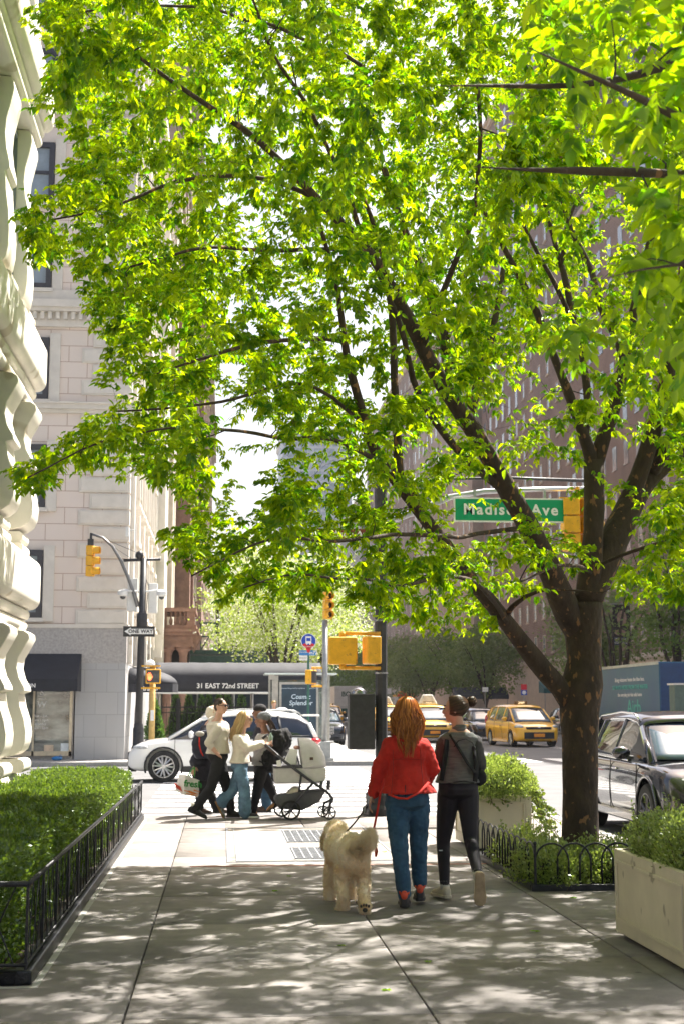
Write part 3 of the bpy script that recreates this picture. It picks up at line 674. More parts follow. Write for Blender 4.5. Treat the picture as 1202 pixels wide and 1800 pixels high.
# --- low railing round the hedge
t = thing('iron_railing', 'low black iron railing with crossed rods on a black kerb, along the hedge', 'railing', (-1.12, 8.6, 0))
X = -1.13; k_ = MB(); k_.box((X-.05, 8.58, 0), (X+.04, 20.6, .085)); k_.box((-2.6, 8.58, 0), (X-.05, 8.66, .085)); k_.build('base_kerb', m_iron, t, True, bevel=.012)
k_ = MB(); k_.tube([(X, 8.62, .575), (X, 12, .565), (X, 15, .55), (X, 20.56, .545)], .020, 8, flat=.8).tube([(-2.6, 8.62, .575), (X, 8.62, .575)], .018, 8)
k_.tube([(X, 8.62, .11), (X, 20.56, .11)], .012, 6).tube([(-2.6, 8.62, .11), (X, 8.62, .11)], .012, 6); k_.build('rail', m_iron, t, True, smooth=True)
ys = [8.62+i*.746 for i in range(17)]
for y in ys: MB().box((X-.008, y-.008, .08), (X+.008, y+.008, .575)).build('post', m_iron, t, True)
for x in (-1.9, -2.55): MB().box((x-.011, 8.61, .08), (x+.011, 8.63, .575)).build('post', m_iron, t, True)
for i, y in enumerate(ys[:-1]):
    r = MB(); a = .746
    for (y0, y1) in ((.03, .25), (.25, .03), (.25, .5), (.5, .25), (.5, .72), (.72, .5)):
        r.tube([(X+random.uniform(-.004, .004), y+y0, .11), (X, y+y1, .56)], .0036, 5)
    r.build('crossed_rods', m_iron, t, True)
r = MB()
for (x0, x1) in ((-1.2, -1.4), (-1.4, -1.2), (-1.5, -1.7), (-1.7, -1.5), (-1.75, -1.88), (-2.0, -2.2), (-2.2, -2.0), (-2.3, -2.5), (-2.5, -2.3)): r.tube([(x0, 8.62, .11), (x1, 8.62, .56)], .0052, 5)
r.build('crossed_rods', m_iron, t, True)
o = MB().box((X+.045, 8.5, -.01), (X+.085, 20.6, .0035)).box((-2.6, 8.5, -.01), (X+.045, 8.545, .0035)).build('sealant_strip', M('sealant', (.38, .37, .34), .7, var=.1)); tag(o, kind='structure')

# --- cream planters
m_cream = M('cream_fibreglass', (.68, .61, .46), .55, var=.06, scale=3, spots=((.36, .31, .22), 5, .66), bump=.05)
def planter(label, x0, y0, x1, y1, h, group='cream planters by the kerb'):
    t = thing('planter', label, 'planter', ((x0+x1)/2, (y0+y1)/2, 0), group=group)
    b = MB(); th = .05
    b.box((x0, y0, .035), (x1, y0+th, h)).box((x0, y1-th, .035), (x1, y1, h)).box((x0, y0+th, .035), (x0+th, y1-th, h)).box((x1-th, y0+th, .035), (x1, y1-th, h)).box((x0+th, y0+th, .035), (x1-th, y1-th, .12))
    b.build('planter_box', m_cream, t, True, bevel=.008)
    r = MB(); e = .014
    def frame(u0, u1, f):
        a = .075; z0, z1 = .12, h-.07
        for (p, q, c, d) in ((u0+a, u1-a, z0, z0+.022), (u0+a, u1-a, z1-.022, z1), (u0+a, u0+a+.022, z0+.022, z1-.022), (u1-a-.022, u1-a, z0+.022, z1-.022)): f(p, q, c, d)
    frame(x0, x1, lambda p, q, c, d: r.box((p, y0-e, c), (q, y0-.0005, d)))
    frame(y0, y1, lambda p, q, c, d: r.box((x0-e, p, c), (x0-.0005, q, d)))
    frame(x0, x1, lambda p, q, c, d: r.box((p, y1+.0005, c), (q, y1+e, d)))
    frame(y0, y1, lambda p, q, c, d: r.box((x1+.0005, p, c), (x1+e, q, d)))
    r.build('moulding', m_cream, t, True, bevel=.004)
    f = MB()
    for x in (x0+.1, x1-.1):
        for y in (y0+.1, y1-.1): f.box((x-.04, y-.04, 0), (x+.04, y+.04, .04))
    f.build('feet', m_iron, t, True)
    MB().box((x0+th, y0+th, .12), (x1-th, y1-th, h-.05)).build('soil', MATS['soil'], t, True)
    return t
PL1 = (2.82, 15.85, 3.50, 17.0, .62); PL2 = (2.81, 8.45, 3.62, 10.04, .61)
planter('cream square-panelled planter with trailing ivy, beyond the tree and beside the walking woman in grey', *PL1)
planter('cream panelled planter nearest the camera, cut by the right edge of the picture', *PL2)
def dome_surface(c, r, z0, sharp=2.2, amp=.12, k=3):
    def f(n):
        u = rand_unit(n); u[:, 2] = np.abs(u[:, 2])
        q = 1/(np.sum(np.abs(u)**sharp, 1)**(1/sharp)); e = 1+lump(u+np.array([c[0], c[1], 0]), amp, k)
        P = np.array([c[0], c[1], z0]) + u*q[:, None]*np.array(r)*e[:, None]
        return P, u
    return f
def shrub(name, label, c, r, z0, n, size, mat, sharp=2.6, group='shrubs in the cream planters', twn=40, inward=.22, k=3, amp=.14):
    t = thing(name, label, 'shrub', (c[0], c[1], z0), group=group)
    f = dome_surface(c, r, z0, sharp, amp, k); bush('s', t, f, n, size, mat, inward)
    # upright shoots that break the outline
    P, Nm = f(int(n/160)); mb = MB(); LP = []; LD = []
    for p, m_ in zip(P, Nm):
        L_ = random.uniform(.05, .13); d = Vector(m_*.5)+Vector((random.uniform(-.3, .3), random.uniform(-.3, .3), .8)); d.normalize(); p = Vector(p)
        mb.tube([p-d*.1, p+d*L_], [.003, .0015], 4)
        for q in range(9): LP.append(p+d*(L_*q/8)); LD.append(np.array(d)*.5+rand_unit(1)[0])
    leaves('shoot_leaves', np.array(LP), np.array(LD), np.full(len(LP), size*1.1), mat, t, wid=.6, quad6=False)
    for q in range(twn):
        e = Vector((c[0]+random.uniform(-.8, .8)*r[0], c[1]+random.uniform(-.8, .8)*r[1], z0+random.uniform(.4, .85)*r[2])); b0 = Vector((c[0]+(e.x-c[0])*.5, c[1]+(e.y-c[1])*.5, z0-.02))
        mb.tube([b0, (b0+e)/2+Vector((random.uniform(-.05, .05), 0, 0)), e], [.008, .006, .003], 5)
    mb.build('stems', m_twig, t, True)
    V = [];
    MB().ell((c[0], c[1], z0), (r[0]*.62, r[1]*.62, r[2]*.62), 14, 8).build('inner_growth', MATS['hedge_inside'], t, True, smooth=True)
    return t
shrub('shrub', 'bright green small-leaved shrub in the planter beyond the tree', (3.14, 16.4), (.46, .72, .44), .58, 15000, .030, lf_box, k=2.2)
shrub('shrub', 'leafy pale green shrub in the planter at the right edge', (3.28, 9.3), (.44, .95, .33), .57, 21000, .026, lf_box, k=2.4)
# ivy trailing from the first planter
t = thing('trailing_ivy', 'ivy strands hanging over the front and right side of the far planter', 'ivy', (3.5, 15.9, .6))
mb = MB(); LP = []; LD = []; SZ = []
def strand(pts, n, sz=.05):
    pts = [Vector(p) for p in pts]; mb.tube(pts, .004, 4)
    for q in range(n):
        u = q/n*(len(pts)-1); i = int(u); p = pts[i].lerp(pts[i+1], u-i); LP.append(p+Vector((random.uniform(-.03, .03), random.uniform(-.03, .01), random.uniform(-.03, .03)))); LD.append((random.uniform(-1, 1), random.uniform(-.6, -.1), random.uniform(-1, .3))); SZ.append(sz*random.uniform(.7, 1.2))
y = 15.83
strand([(2.98, 15.95, .66), (3.02, y, .62), (3.05, y-.02, .52), (3.12, y-.02, .47)], 12)
strand([(3.08, 15.95, .66), (3.1, y, .6), (3.2, y-.03, .55), (3.27, y-.03, .53)], 9)
strand([(2.8, 16.1, .64), (2.79, 16.05, .5), (2.79, 16.1, .3)], 9)
for k in range(26):
    x0 = 3.42+random.uniform(0, .1); yy = 15.8+random.uniform(0, 1.0); e = random.uniform(.15, .5)
    strand([(x0, yy, .68), (x0+.12, yy-.02, .62), (x0+.17+.1*random.random(), yy-.05, .62-e*.6), (x0+.2+.22*random.random(), yy-.08, .62-e)], 17, .055)
mb.build('stems', m_twig, t, True); leaves('leaves', np.array(LP), np.array(LD), np.array(SZ), lf_ivy, t, wid=.85, quad6=True)

# --- tree pit: hoop fence, soil, shrubs
PX0, PX1, PY0, PY1 = 2.76, 4.72, 12.46, 15.3
o = MB().box((PX0+.03, PY0+.03, -.09), (PX1, PY1, .02)).build('soil', MATS['soil']); tag(o, kind='structure')
t = thing('hoop_fence', 'low black iron fence of overlapping hoops round the tree pit', 'fence', (PX0, PY0, 0))
b = MB(); b.box((PX0-.02, PY0-.02, 0), (PX1, PY0+.05, .055)).box((PX0-.02, PY0+.05, 0), (PX0+.05, PY1, .055)).box((PX0+.05, PY1-.05, 0), (PX1, PY1+.02, .055)).box((PX1-.04, PY0+.05, 0), (PX1+.02, PY1-.05, .055)); b.build('base_bar', m_iron, t, True, bevel=.006)
def hoops(p, q, n):
    p = Vector(p); q = Vector(q); d = (q-p)/(n+.5)
    for k in range(n):
        a = p+d*k; w_ = d*1.5; pts = [a+Vector((0, 0, .05)), a+Vector((0, 0, .26))]
        for j in range(1, 9): an = math.pi*j/9; pts.append(a+w_*.5*(1-math.cos(an))+Vector((0, 0, .26+.15*math.sin(an))))
        pts += [a+w_+Vector((0, 0, .26)), a+w_+Vector((0, 0, .05))]
        MB().tube(pts, .009, 6).build('hoop', m_iron, t, True, smooth=True)
hoops((PX0+.02, PY0+.02, 0), (PX1-.03, PY0+.02, 0), 9); hoops((PX0+.02, PY0+.02, 0), (PX0+.02, PY1, 0), 10)
for a in ((PX0+.02, PY0+.02), (PX0+.02, PY1), (PX1-.02, PY0+.02)):
    MB().tube([(a[0], a[1], .0), (a[0], a[1], .4)], .012, 8).ell((a[0], a[1], .41), (.018, .018, .018), 8, 6).build('post', m_iron, t, True)
rr = 0
for (lab, cx, cy, rx, ry, rz, n) in (('low leafy shrub at the left corner of the tree pit', 3.02, 12.95, .34, .5, .33, 6500), ('low leafy shrub in front of the trunk inside the hoop fence', 3.55, 13.0, .42, .42, .34, 7000),
                                    ('low leafy shrub at the back left of the tree pit', 3.1, 14.3, .34, .6, .34, 5000), ('low bright shrub to the right of the trunk in the tree pit', 4.2, 13.2, .46, .6, .42, 8500)):
    shrub('shrub', lab, (cx, cy), (rx, ry, rz), .03, n, .032, lf_box, 2.2, 'shrubs in the tree pit', 24, .3, 4, .32)

# ---------------------------------------------------------------- poles
def flutedbase(mb, x, y, r, z=0):
    mb.lathe([(r*2.3, z), (r*2.3, z+.12), (r*1.9, z+.16), (r*1.8, z+.4), (r*1.5, z+.46), (r*1.45, z+.95), (r*1.2, z+1.02), (r*1.25, z+1.06), (r, z+1.12)], (x, y, 0), 16)
def signal_head(parent, c, rz, n=3, s=1.0, name='traffic_light_head', m=None, lens=True):
    """three-lens head; local +X is the way it faces"""
    root = Vector(c); R_ = Matrix.Rotation(rz, 3, 'Z')
    def bx(mb, lo, hi):
        a, b_ = [l*s for l in lo], [h*s for h in hi]; V = [(a[0], a[1], a[2]), (b_[0], a[1], a[2]), (b_[0], b_[1], a[2]), (a[0], b_[1], a[2]), (a[0], a[1], b_[2]), (b_[0], a[1], b_[2]), (b_[0], b_[1], b_[2]), (a[0], b_[1], b_[2])]
        mb.add([root+R_@Vector(v) for v in V], [(0, 3, 2, 1), (4, 5, 6, 7), (0, 1, 5, 4), (1, 2, 6, 5), (2, 3, 7, 6), (3, 0, 4, 7)])
    h = MB()
    for k in range(n): bx(h, (-.09, -.13, -.27-.28*k), (.09, .13, 0-.28*k-.004))
    hd = h.build(name, m_yel, parent, True, bevel=.018)
    for k in range(n):
        z = -.135-.28*k; v = MB(); pr = []
        rings = []
        for (x, r) in ((.09, .108), (.26, .104)):
            rings.append([root+R_@Vector((x*s, r*s*math.cos(a), (z+r*math.sin(a))*s)) for a in [math.radians(-50+280*j/16) for j in range(17)]])
        v.loft(rings, cap=False, closed=False); v.build('visor', m_yel, hd, True, solid=.006)
        l_ = MB(); l_.ell(root+R_@Vector((.088*s, 0, z*s)), (.02*s, .1*s, .1*s), 14, 8, S=R_@Vector((1, 0, 0)), Fd=R_@Vector((0, 1, 0)))
        l_.build('lens', M('dark_lens', (.02, .015, .012), .2, var=0), hd, True, smooth=True)
    return hd
def ped_signal(parent, c, rz, s=1.0, lit=False, w_=.43, h_=.42, d=.2):
    root = Vector(c); R_ = Matrix.Rotation(rz, 4, 'Z'); T = Matrix.Translation(root) @ R_
    b = MB().box((-w_/2*s, -d/2*s, -h_/2*s), (w_/2*s, d/2*s, h_/2*s)); b.v = [tuple(T @ Vector(v)) for v in b.v]
    o = b.build('pedestrian_signal', m_yel, parent, True, bevel=.03, seg=3)
    f = MB().box((-w_/2*s+.035, -d/2*s-.006, -h_/2*s+.035), (w_/2*s-.035, -d/2*s+.004, h_/2*s-.035)); f.v = [tuple(T @ Vector(v)) for v in f.v]
    f.build('face', M('signal_face', (.045, .045, .05), .3, var=.05), o, True, bevel=.01)
    if lit:
        hm = M('lit_hand', (.9, .15, .05), .5, var=0, emit=((1, .13, .04), 1.6)); h = MB(); y = -d/2*s-.012
        h.ell((-.10*s, y, -.06*s), (.055*s, .004, .06*s), 12, 8)
        for k, (dx, dz, ln) in enumerate(((-.045, .02, .10), (-.015, .035, .12), (.015, .035, .115), (.043, .02, .09))): h.tube([(-.10*s+dx*s, y, -.05*s), (-.10*s+dx*1.15*s, y, (-.05+dz+ln)*s)], .0115*s, 8)
        h.tube([(-.06*s, y, -.07*s), (-.015*s, y, .0)], .012*s, 8); h.v = [tuple(T @ Vector(v)) for v in h.v]; h.build('lit_hand', hm, o, True)
        text('digits', '88', .19*s, T @ Vector((.095*s, y, -.0)), M('dim_digits', (.10, .10, .10), .6, var=0), o, rz=rz, bold=.002, ext=.002)
    return o

# far left pole: curved mast with signal, cameras, boxes, ONE WAY sign
FY = 42.3; P0 = at(243, 1330, FY); px_ = P0.x
t = thing('signal_pole', 'slim black pole with curved mast arm and camera domes at the far left corner', 'pole', (px_, FY, 0))
b = MB(); flutedbase(b, px_, FY, .11); b.build('pole_base', m_blackp, t, True, auto=40)
MB().tube([(px_, FY, 1.0), (px_+.06, FY, 6.05)], [.115, .095], 12).build('shaft', m_blackp, t, True, smooth=True)
zt = at(245, 985, FY).z; MB().tube([at(218, 985, FY), at(283, 983, FY)], .045, 8).ell(at(246, 976, FY), (.12, .12, .14), 10, 8).build('crossbar', m_blackp, t, True, smooth=True)
MB().lathe([(.16, 3.75), (.16, 4.35), (.12, 4.4)], (px_+.04, FY, 0), 12).build('collar', m_blackp, t, True, smooth=True)
arm = [at(x, y, FY) for x, y in ((243, 1066), (236, 1042), (226, 1015), (213, 985), (198, 960), (181, 945), (163, 939))]
MB().tube(arm, [.065, .06, .055, .05, .045, .04, .035], 8).build('mast_arm', M('grey_arm', (.2, .2, .2), .4, .5), t, True, smooth=True)
MB().tube([at(162, 938, FY), at(243, 972, FY)], .008, 5).tube([at(198, 960, FY), at(236, 985, FY)], .006, 5).build('guy_wire', m_blackp, t, True)
hp = at(160, 959, FY); MB().box((hp.x-.09, FY-.05, hp.z-.02), (hp.x+.09, FY+.05, hp.z+.2)).tube([hp+Vector((0, 0, .1)), at(161, 937, FY)], .04).build('hanger', m_blackp, t, True)
signal_head(t, hp+Vector((.0, 0, .0)), math.radians(-12), s=1.12)
MB().box((px_-.42, FY+.1, 4.45), (px_-.12, FY+.35, 6.3-.85)).build('equipment_box', M('box_white', (.72, .72, .7), .5, var=.05), t, True, bevel=.02)
MB().box((px_+.22, FY+.1, 4.4), (px_+.48, FY+.35, 5.3)).build('equipment_box', MATS['box_white'], t, True, bevel=.02)
MB().box((px_-.5, FY-.05, 6.7), (px_-.4, FY+.05, 7.0)).tube([(px_-.2, FY, 5.8), (px_-.2, FY, 7.1)], .02).tube([(px_-.45, FY, 6.9), (px_-.2, FY, 6.9)], .015).build('antenna', MATS['box_white'], t, True)
for s_ in (-1, 1):
    c = Vector((px_+.04+s_*.58, FY-.05, 4.98)); q = MB().tube([(px_, FY, 5.02), (c.x, FY-.05, 5.08)], .03).lathe([(.09, -.1), (.15, -.06), (.16, .05), (.08, .1)], c, 14).build('camera_dome', MATS['box_white'], t, True, auto=50)
    MB().ell(c+Vector((0, 0, -.1)), (.09, .09, .09), 12, 8).build('camera_lens', M('smoked_dome', (.05, .05, .05), .1), q, True, smooth=True)
MB().tube([at(252, 1005, FY), at(262, 1030, FY), at(258, 1070, FY), at(252, 1100, FY)], .01, 5).build('cable', m_blackp, t, True)
s1, s2 = at(217, 1119, FY-.17), at(273, 1101, FY-.17)
t2 = thing('one_way_sign', 'black and white arrow sign reading one way on the far left pole', 'sign', ((s1.x+s2.x)/2, FY-.17, s1.z))
MB().box((s1.x, FY-.18, s1.z), (s2.x, FY-.165, s2.z)).build('sign_plate', M('sign_black', (.012, .012, .012), .5, var=0), t2, True)
zc, xc = (s1.z+s2.z)/2, (s1.x+s2.x)/2; hw, hh = (s2.x-s1.x)/2, (s2.z-s1.z)/2
ar = [(xc-hw*.92, zc), (xc-hw*.52, zc+hh*.78), (xc-hw*.52, zc+hh*.5), (xc+hw*.9, zc+hh*.5), (xc+hw*.9, zc-hh*.5), (xc-hw*.52, zc-hh*.5), (xc-hw*.52, zc-hh*.78)]
MB().prism(ar, lambda u, v, q: (u, FY-.184+q, v), .003).build('arrow', m_sign_white, t2, True)
text('lettering', 'ONE WAY', hh*.95, (xc+hw*.1, FY-.189, zc), MATS['sign_black'], t2, bold=.004, sx=1.05)

# small yellow pedestrian post beside it
Y = 40.9; a = at(268, 1300, Y); b_ = at(270, 1189, Y)
t = thing('pedestrian_post', 'yellow post with a lit red hand signal by the far left pole', 'pole', (a.x, Y, 0))
MB().tube([(b_.x-.02, Y+.1, 0), (b_.x-.02, Y+.1, 2.75)], .085, 10).build('post', M('post_ochre', (.62, .42, .14), .6, var=.15, scale=8), t, True, smooth=True)
ped_signal(t, (b_.x, Y, b_.z), 0, 1.0, True)
MB().box((b_.x-.34, Y-.03, b_.z+.28), (b_.x+.2, Y+.1, b_.z+.32)).box((b_.x-.34, Y-.03, b_.z-.36), (b_.x+.2, Y+.1, b_.z-.31)).build('bracket', m_yel, t, True)
MB().box((b_.x-.06, Y, 1.2), (b_.x+.04, Y+.02, 1.5)).build('sticker', m_sign_white, t, True)

# near black pole with control box, street signs, mast to the right
NY = 21.2; X0 = at(669, 1000, NY).x
t = thing('signal_pole', 'thick black pole with a control box, standing at the near corner behind the red-jacketed woman', 'pole', (X0, NY, 0))
b = MB(); b.lathe([(.30, 0), (.30, .1), (.24, .16), (.25, .3), (.19, .42), (.17, .5), (.12, .6)], (X0, NY, 0), 8); b.build('pole_base', m_iron, t, True, bevel=.01)
MB().tube([(X0, NY, .5), (X0, NY, 4.95)], .092, 8).build('shaft', m_blackp, t, True, auto=30)
MB().lathe([(.1, 4.95), (.13, 4.98), (.13, 5.05), (.06, 5.12), (.02, 5.2)], (X0, NY, 0), 12).build('cap', m_blackp, t, True, smooth=True)
c0, c1 = at(612, 1317, NY-.1), at(657, 1220, NY-.1)
q = MB().box((c0.x, NY-.26, c0.z), (c1.x, NY+.1, c1.z)).build('control_box', m_blackp, t, True, bevel=.015)
MB().ell((c0.x+.16, NY-.08, c1.z), (.12, .12, .10), 14, 8).build('beacon_dome', M('pewter', (.3, .3, .32), .25, .8), q, True, smooth=True)
MB().box((c1.x-.02, NY-.05, c1.z-.2), (X0-.08, NY+.05, c1.z-.15)).box((c1.x-.02, NY-.05, c0.z+.15), (X0-.08, NY+.05, c0.z+.2)).build('bracket', m_blackp, t, True)
for z in (2.1, 2.9): MB().lathe([(.105, z), (.105, z+.03)], (X0, NY, 0), 12).build('band', MATS['pewter'], t, True)
m_arm = M('silver_arm', (.55, .56, .58), .35, .8, var=.08)
arm = [at(x, y, NY) for x, y in ((672, 920), (690, 914), (735, 897), (790, 874), (850, 864), (920, 861), (1040, 858))]
MB().tube(arm, [.06, .06, .055, .05, .045, .04, .035], 10).build('mast_arm', m_arm, t, True, smooth=True)
MB().tube([at(730, 848, NY), at(790, 842, NY), at(900, 840, NY), at(1025, 845, NY)], [.02, .02, .022, .03], 8).build('upper_arm', m_blackp, t, True, smooth=True)
MB().ell(at(727, 847, NY), (.16, .1, .05), 12, 8).build('street_lamp_head', MATS['box_white'], t, True, smooth=True)
# yellow pedestrian signals seen from behind
c = at(602, 1144, NY-.1); ped_signal(t, c, math.pi, 1.0, False, .43, .42, .2)
c2 = at(653, 1143, NY-.15); ped_signal(t, c2, math.radians(100), 1.0, False, .34, .42, .22)
b = MB()
for z in (c.z+.265, c.z-.26): b.tube([(c.x-.02, NY-.1, z), (X0-.02, NY-.08, z)], .028, 8)
b.tube([(c.x, NY-.1, c.z+.2), (c.x, NY-.1, c.z+.28)], .05, 8).tube([(c.x, NY-.1, c.z-.2), (c.x, NY-.1, c.z-.28)], .05, 8); b.build('signal_bracket', m_yel, t, True, smooth=True)
# green street sign
a, b_ = at(799, 915, NY-.09), at(993, 880, NY-.09)
t2 = thing('street_sign', 'large green street name sign hanging from the silver mast arm', 'sign', ((a.x+b_.x)/2, NY-.09, a.z))
MB().box((a.x-.02, NY-.1, a.z-.02), (b_.x+.02, NY-.085, b_.z+.03)).build('sign_border', m_sign_white, t2, True)
MB().box((a.x+.005, NY-.104, a.z+.005), (b_.x-.005, NY-.1005, b_.z+.005)).build('sign_face', M('sign_green', (.0, .30, .13), .45, var=.03), t2, True)
text('lettering', 'Madison Ave', .235, ((a.x+b_.x)/2, NY-.108, (a.z+b_.z)/2+.005), m_sign_white, t2, bold=.006, sp=1.22)
for xx in (a.x+.3, b_.x-.34): MB().box((xx, NY-.06, b_.z), (xx+.04, NY-.03, b_.z+.16)).build('hanger', m_arm, t2, True)
# brown street sign on the pole
a, b_ = at(556, 949, NY-.13), at(652, 930, NY-.13)
t2 = thing('street_sign', 'brown historic district street sign on the black pole, half hidden by leaves', 'sign', ((a.x+b_.x)/2, NY-.13, a.z))
MB().box((a.x, NY-.14, a.z), (X0-.05, NY-.125, b_.z)).build('sign_face', M('sign_brown', (.20, .045, .025), .5, var=.05), t2, True)
text('lettering', 'Madison Av', .15, ((a.x+b_.x)/2, NY-.145, (a.z+b_.z)/2), m_sign_white, t2, bold=.003)
# yellow traffic light on the mast
c = at(1015, 876, NY-.05)
t2 = thing('traffic_light', 'yellow three-lens traffic light seen from behind at the end of the mast arm', 'traffic light', (c.x, NY, c.z-.8))
signal_head(t2, c+Vector((-.12, 0, 0)), math.radians(90)); signal_head(t2, c+Vector((.14, 0.02, 0)), math.radians(20))
MB().tube([c+Vector((0, 0, .18)), c+Vector((0, 0, -.02))], .03).box((c.x-.3, NY-.09, c.z-.02), (c.x+.3, NY-.0, c.z+.01)).build('bracket', m_yel, t2, True)

# silver pole across the street with signals
SY = 41.9; sx_ = at(571, 1300, SY).x
t = thing('signal_pole', 'silver pole with yellow signals beside the bus shelter', 'pole', (sx_, SY, 0))
MB().tube([(sx_, SY, .3), (sx_, SY, at(571, 1090, SY).z)], .085, 12).build('shaft', m_galv, t, True, smooth=True)
MB().box((sx_-.17, SY-.17, 0), (sx_+.17, SY+.17, .58)).box((sx_-.26, SY-.24, 0), (sx_+.26, SY+.24, .1)).build('pole_base', m_galv, t, True, bevel=.02)
c = at(576, 1060, SY); signal_head(t, (c.x, SY, at(576, 1040, SY).z), math.radians(-68), s=1.0)
c = at(548, 1190, SY); ped_signal(t, (c.x-.02, SY, c.z), math.radians(62), 1.0, False)
MB().tube([(c.x, SY, c.z+.27), (sx_, SY, c.z+.27)], .035).tube([(c.x, SY, c.z-.27), (sx_, SY, c.z-.27)], .035).build('bracket', m_yel, t, True)

# ---------------------------------------------------------------- black canopy over the far sidewalk
CY0, CY1 = 48.9, 51.3; cz0, cz1 = at(400, 1216, CY0).z, at(400, 1163, CY0).z
xa, xb = at(272, 1190, CY0).x, at(566, 1190, CY0).x
t = thing('entrance_canopy', 'long black barrel canopy with a street number across the far sidewalk', 'canopy', ((xa+xb)/2, 50, 0))
rings = []; cy_ = (CY0+CY1)/2; r = (CY1-CY0)/2; zs_ = cz0+.32
for x in [xa+(xb-xa)*i/40 for i in range(41)]:
    sag = .012*math.sin(i_*math.pi) if (i_ := ((x-xa)/(xb-xa)*9) % 1) is not None else 0
    ring = [(x, CY0, cz0)] + [(x, cy_-r*math.cos(math.pi*k/14), zs_+(cz1-zs_-sag)*math.sin(math.pi*k/14)**.85) for k in range(15)] + [(x, CY1, cz0)]
    rings.append(ring)
MB().loft(rings, cap=False, closed=False).build('canvas', m_awn, t, True, auto=50, solid=.015)
MB().tube([(xa, CY0-.02, cz0-.03), (xb, CY0-.02, cz0-.03)], .03, 6).tube([(xa, CY1, cz0-.03), (xb, CY1, cz0-.03)], .03, 6).build('edge_bar', m_sign_white, t, True)
for x in (xa+.1, (xa+xb)/2+.5, xb-.1):
    for y in (CY0, CY1): MB().tube([(x, y, 0), (x, y, cz0)], .035, 8).build('post', M('brass_post', (.45, .42, .38), .3, .8), t, True, smooth=True)
text('lettering', '31 EAST 72nd STREET', .235, (at(401, 1205, CY0).x, CY0-.02, at(401, 1206, CY0).z), m_sign_white, t, bold=.005, sx=.98)
# shop dome awning with script
AY = 44.6; ax0, ax1 = at(243, 1200, AY).x, at(311, 1200, AY).x; az0, az1 = at(280, 1217, AY).z, at(270, 1173, AY).z
t = thing('dome_awning', 'small black domed shop awning with white script left of the long canopy', 'awning', (ax0, AY, az0))
rings = []
for k in range(15):
    a = math.pi*k/14; ring = [(XR+.05+(ax1-XR-.05)*math.sin(ph)**.8*1.0, AY+.9-math.cos(a)*0.9*1.0, az0+.28+(az1-az0-.28)*math.cos(ph)) for ph in [math.pi/2*j/8 for j in range(9)]]
    ring = [(XR+.05+(ax1-XR-.05)*math.sin(ph)*max(math.sin(a), .0)**.35, AY+1.0-math.cos(a)*1.0, az0+.26+(az1-az0-.26)*math.cos(ph)*(max(math.sin(a), .0)**.5 if k not in (0, 14) else 0.02)) for ph in [math.pi/2*j/8 for j in range(9)]]
    rings.append(ring)
q = MB().loft(rings, cap=False, closed=False); q.build('canvas', m_awn, t, True, auto=60, solid=.012)
q = MB().box((XR+.05, AY-.004, az0), (ax1-.12, AY+.02, az0+.27)); q.loft([[(ax1-.12, AY, az0), (ax1-.12, AY, az0+.27)], [(ax1, AY+.5, az0), (ax1, AY+.5, az0+.27)], [(ax1, AY+1.5, az0), (ax1, AY+1.5, az0+.27)]], cap=False, closed=False); q.build('valance', m_awn, t, True)
text('lettering', 'Arader', .2, (at(262, 1211, AY).x+.02, AY-.012, az0+.11), m_sign_white, t, bold=.003, shear=.35)
q = at(265, 1168, 45.2)
t = thing('globe_lamp', 'round white globe lamp above the domed awning', 'lamp', q); MB().ell(q, (.15, .15, .15), 16, 12).build('globe', M('opal_glass', (.85, .85, .82), .3, var=0), t, True, smooth=True); MB().tube([q+Vector((-.55, .1, -.1)), q+Vector((0, 0, -.15))], .025).build('arm', m_blackp, t, True)

# bus shelter
BY = 46.0; u = lambda x, y: at(x, y, BY)
t = thing('bus_shelter', 'glass and steel bus shelter with a dark lit poster panel across the street', 'bus shelter', (u(515, 1300).x, BY, 0))
l, r_, zt = u(472, 1185).x, u(560, 1185).x, u(500, 1186).z
MB().box((l-.12, BY-.1, zt), (r_+.6, BY+1.5, zt+.05)).build('roof', M('frosted_glass', (.62, .70, .68), .15, var=.05), t, True, bevel=.01)
MB().box((u(479, 1200).x, BY+.1, 0), (u(490, 1200).x, BY+.35, zt-.02)).box((l+.02, BY-.06, zt-.16), (u(483, 1200).x, BY+.08, zt-.0)).build('end_post', M('steel_shelter', (.45, .44, .42), .4, .6), t, True, bevel=.01)
MB().box((l+.05, BY+1.2, 0), (l+.12, BY+1.3, zt)).box((r_+.4, BY+1.2, 0), (r_+.47, BY+1.3, zt)).build('back_post', MATS['steel_shelter'], t, True)
MB().box((l+.1, BY+1.28, .3), (r_+.4, BY+1.3, zt-.15)).build('back_glass', M('clear_pane', (.5, .58, .56), .05, var=.1, trans=.7), t, True)
pa, pb = u(491, 1310), u(560, 1200); q = MB().box((pa.x, BY-.02, .25), (pb.x, BY+.16, pb.z+.02)).build('poster_frame', MATS['steel_shelter'], t, True, bevel=.01)
MB().box((pa.x+.07, BY-.028, .35), (pb.x-.07, BY-.019, pb.z-.06)).build('poster', M('poster_ink', (.025, .04, .06), .15, var=.3, col2=(.05, .085, .12), scale=1.1), q, True)
cx = (pa.x+pb.x)/2+.06
text('lettering', 'Cosmic', .21, (cx, BY-.034, u(525, 1225).z), M('poster_pale', (.55, .68, .78), .5, var=0), q, bold=.003, shear=.12, ext=.002); text('lettering', 'Splendor', .21, (cx, BY-.034, u(525, 1236).z), MATS['poster_pale'], q, bold=.003, shear=.12, ext=.002)
text('lettering', 'American Museum of Natural History', .05, (cx-.25, BY-.034, u(525, 1210).z), MATS['poster_pale'], q, ext=.002); text('lettering', 'Tickets on sale', .05, (cx+.4, BY-.034, u(525, 1210).z), MATS['poster_pale'], q, ext=.002)
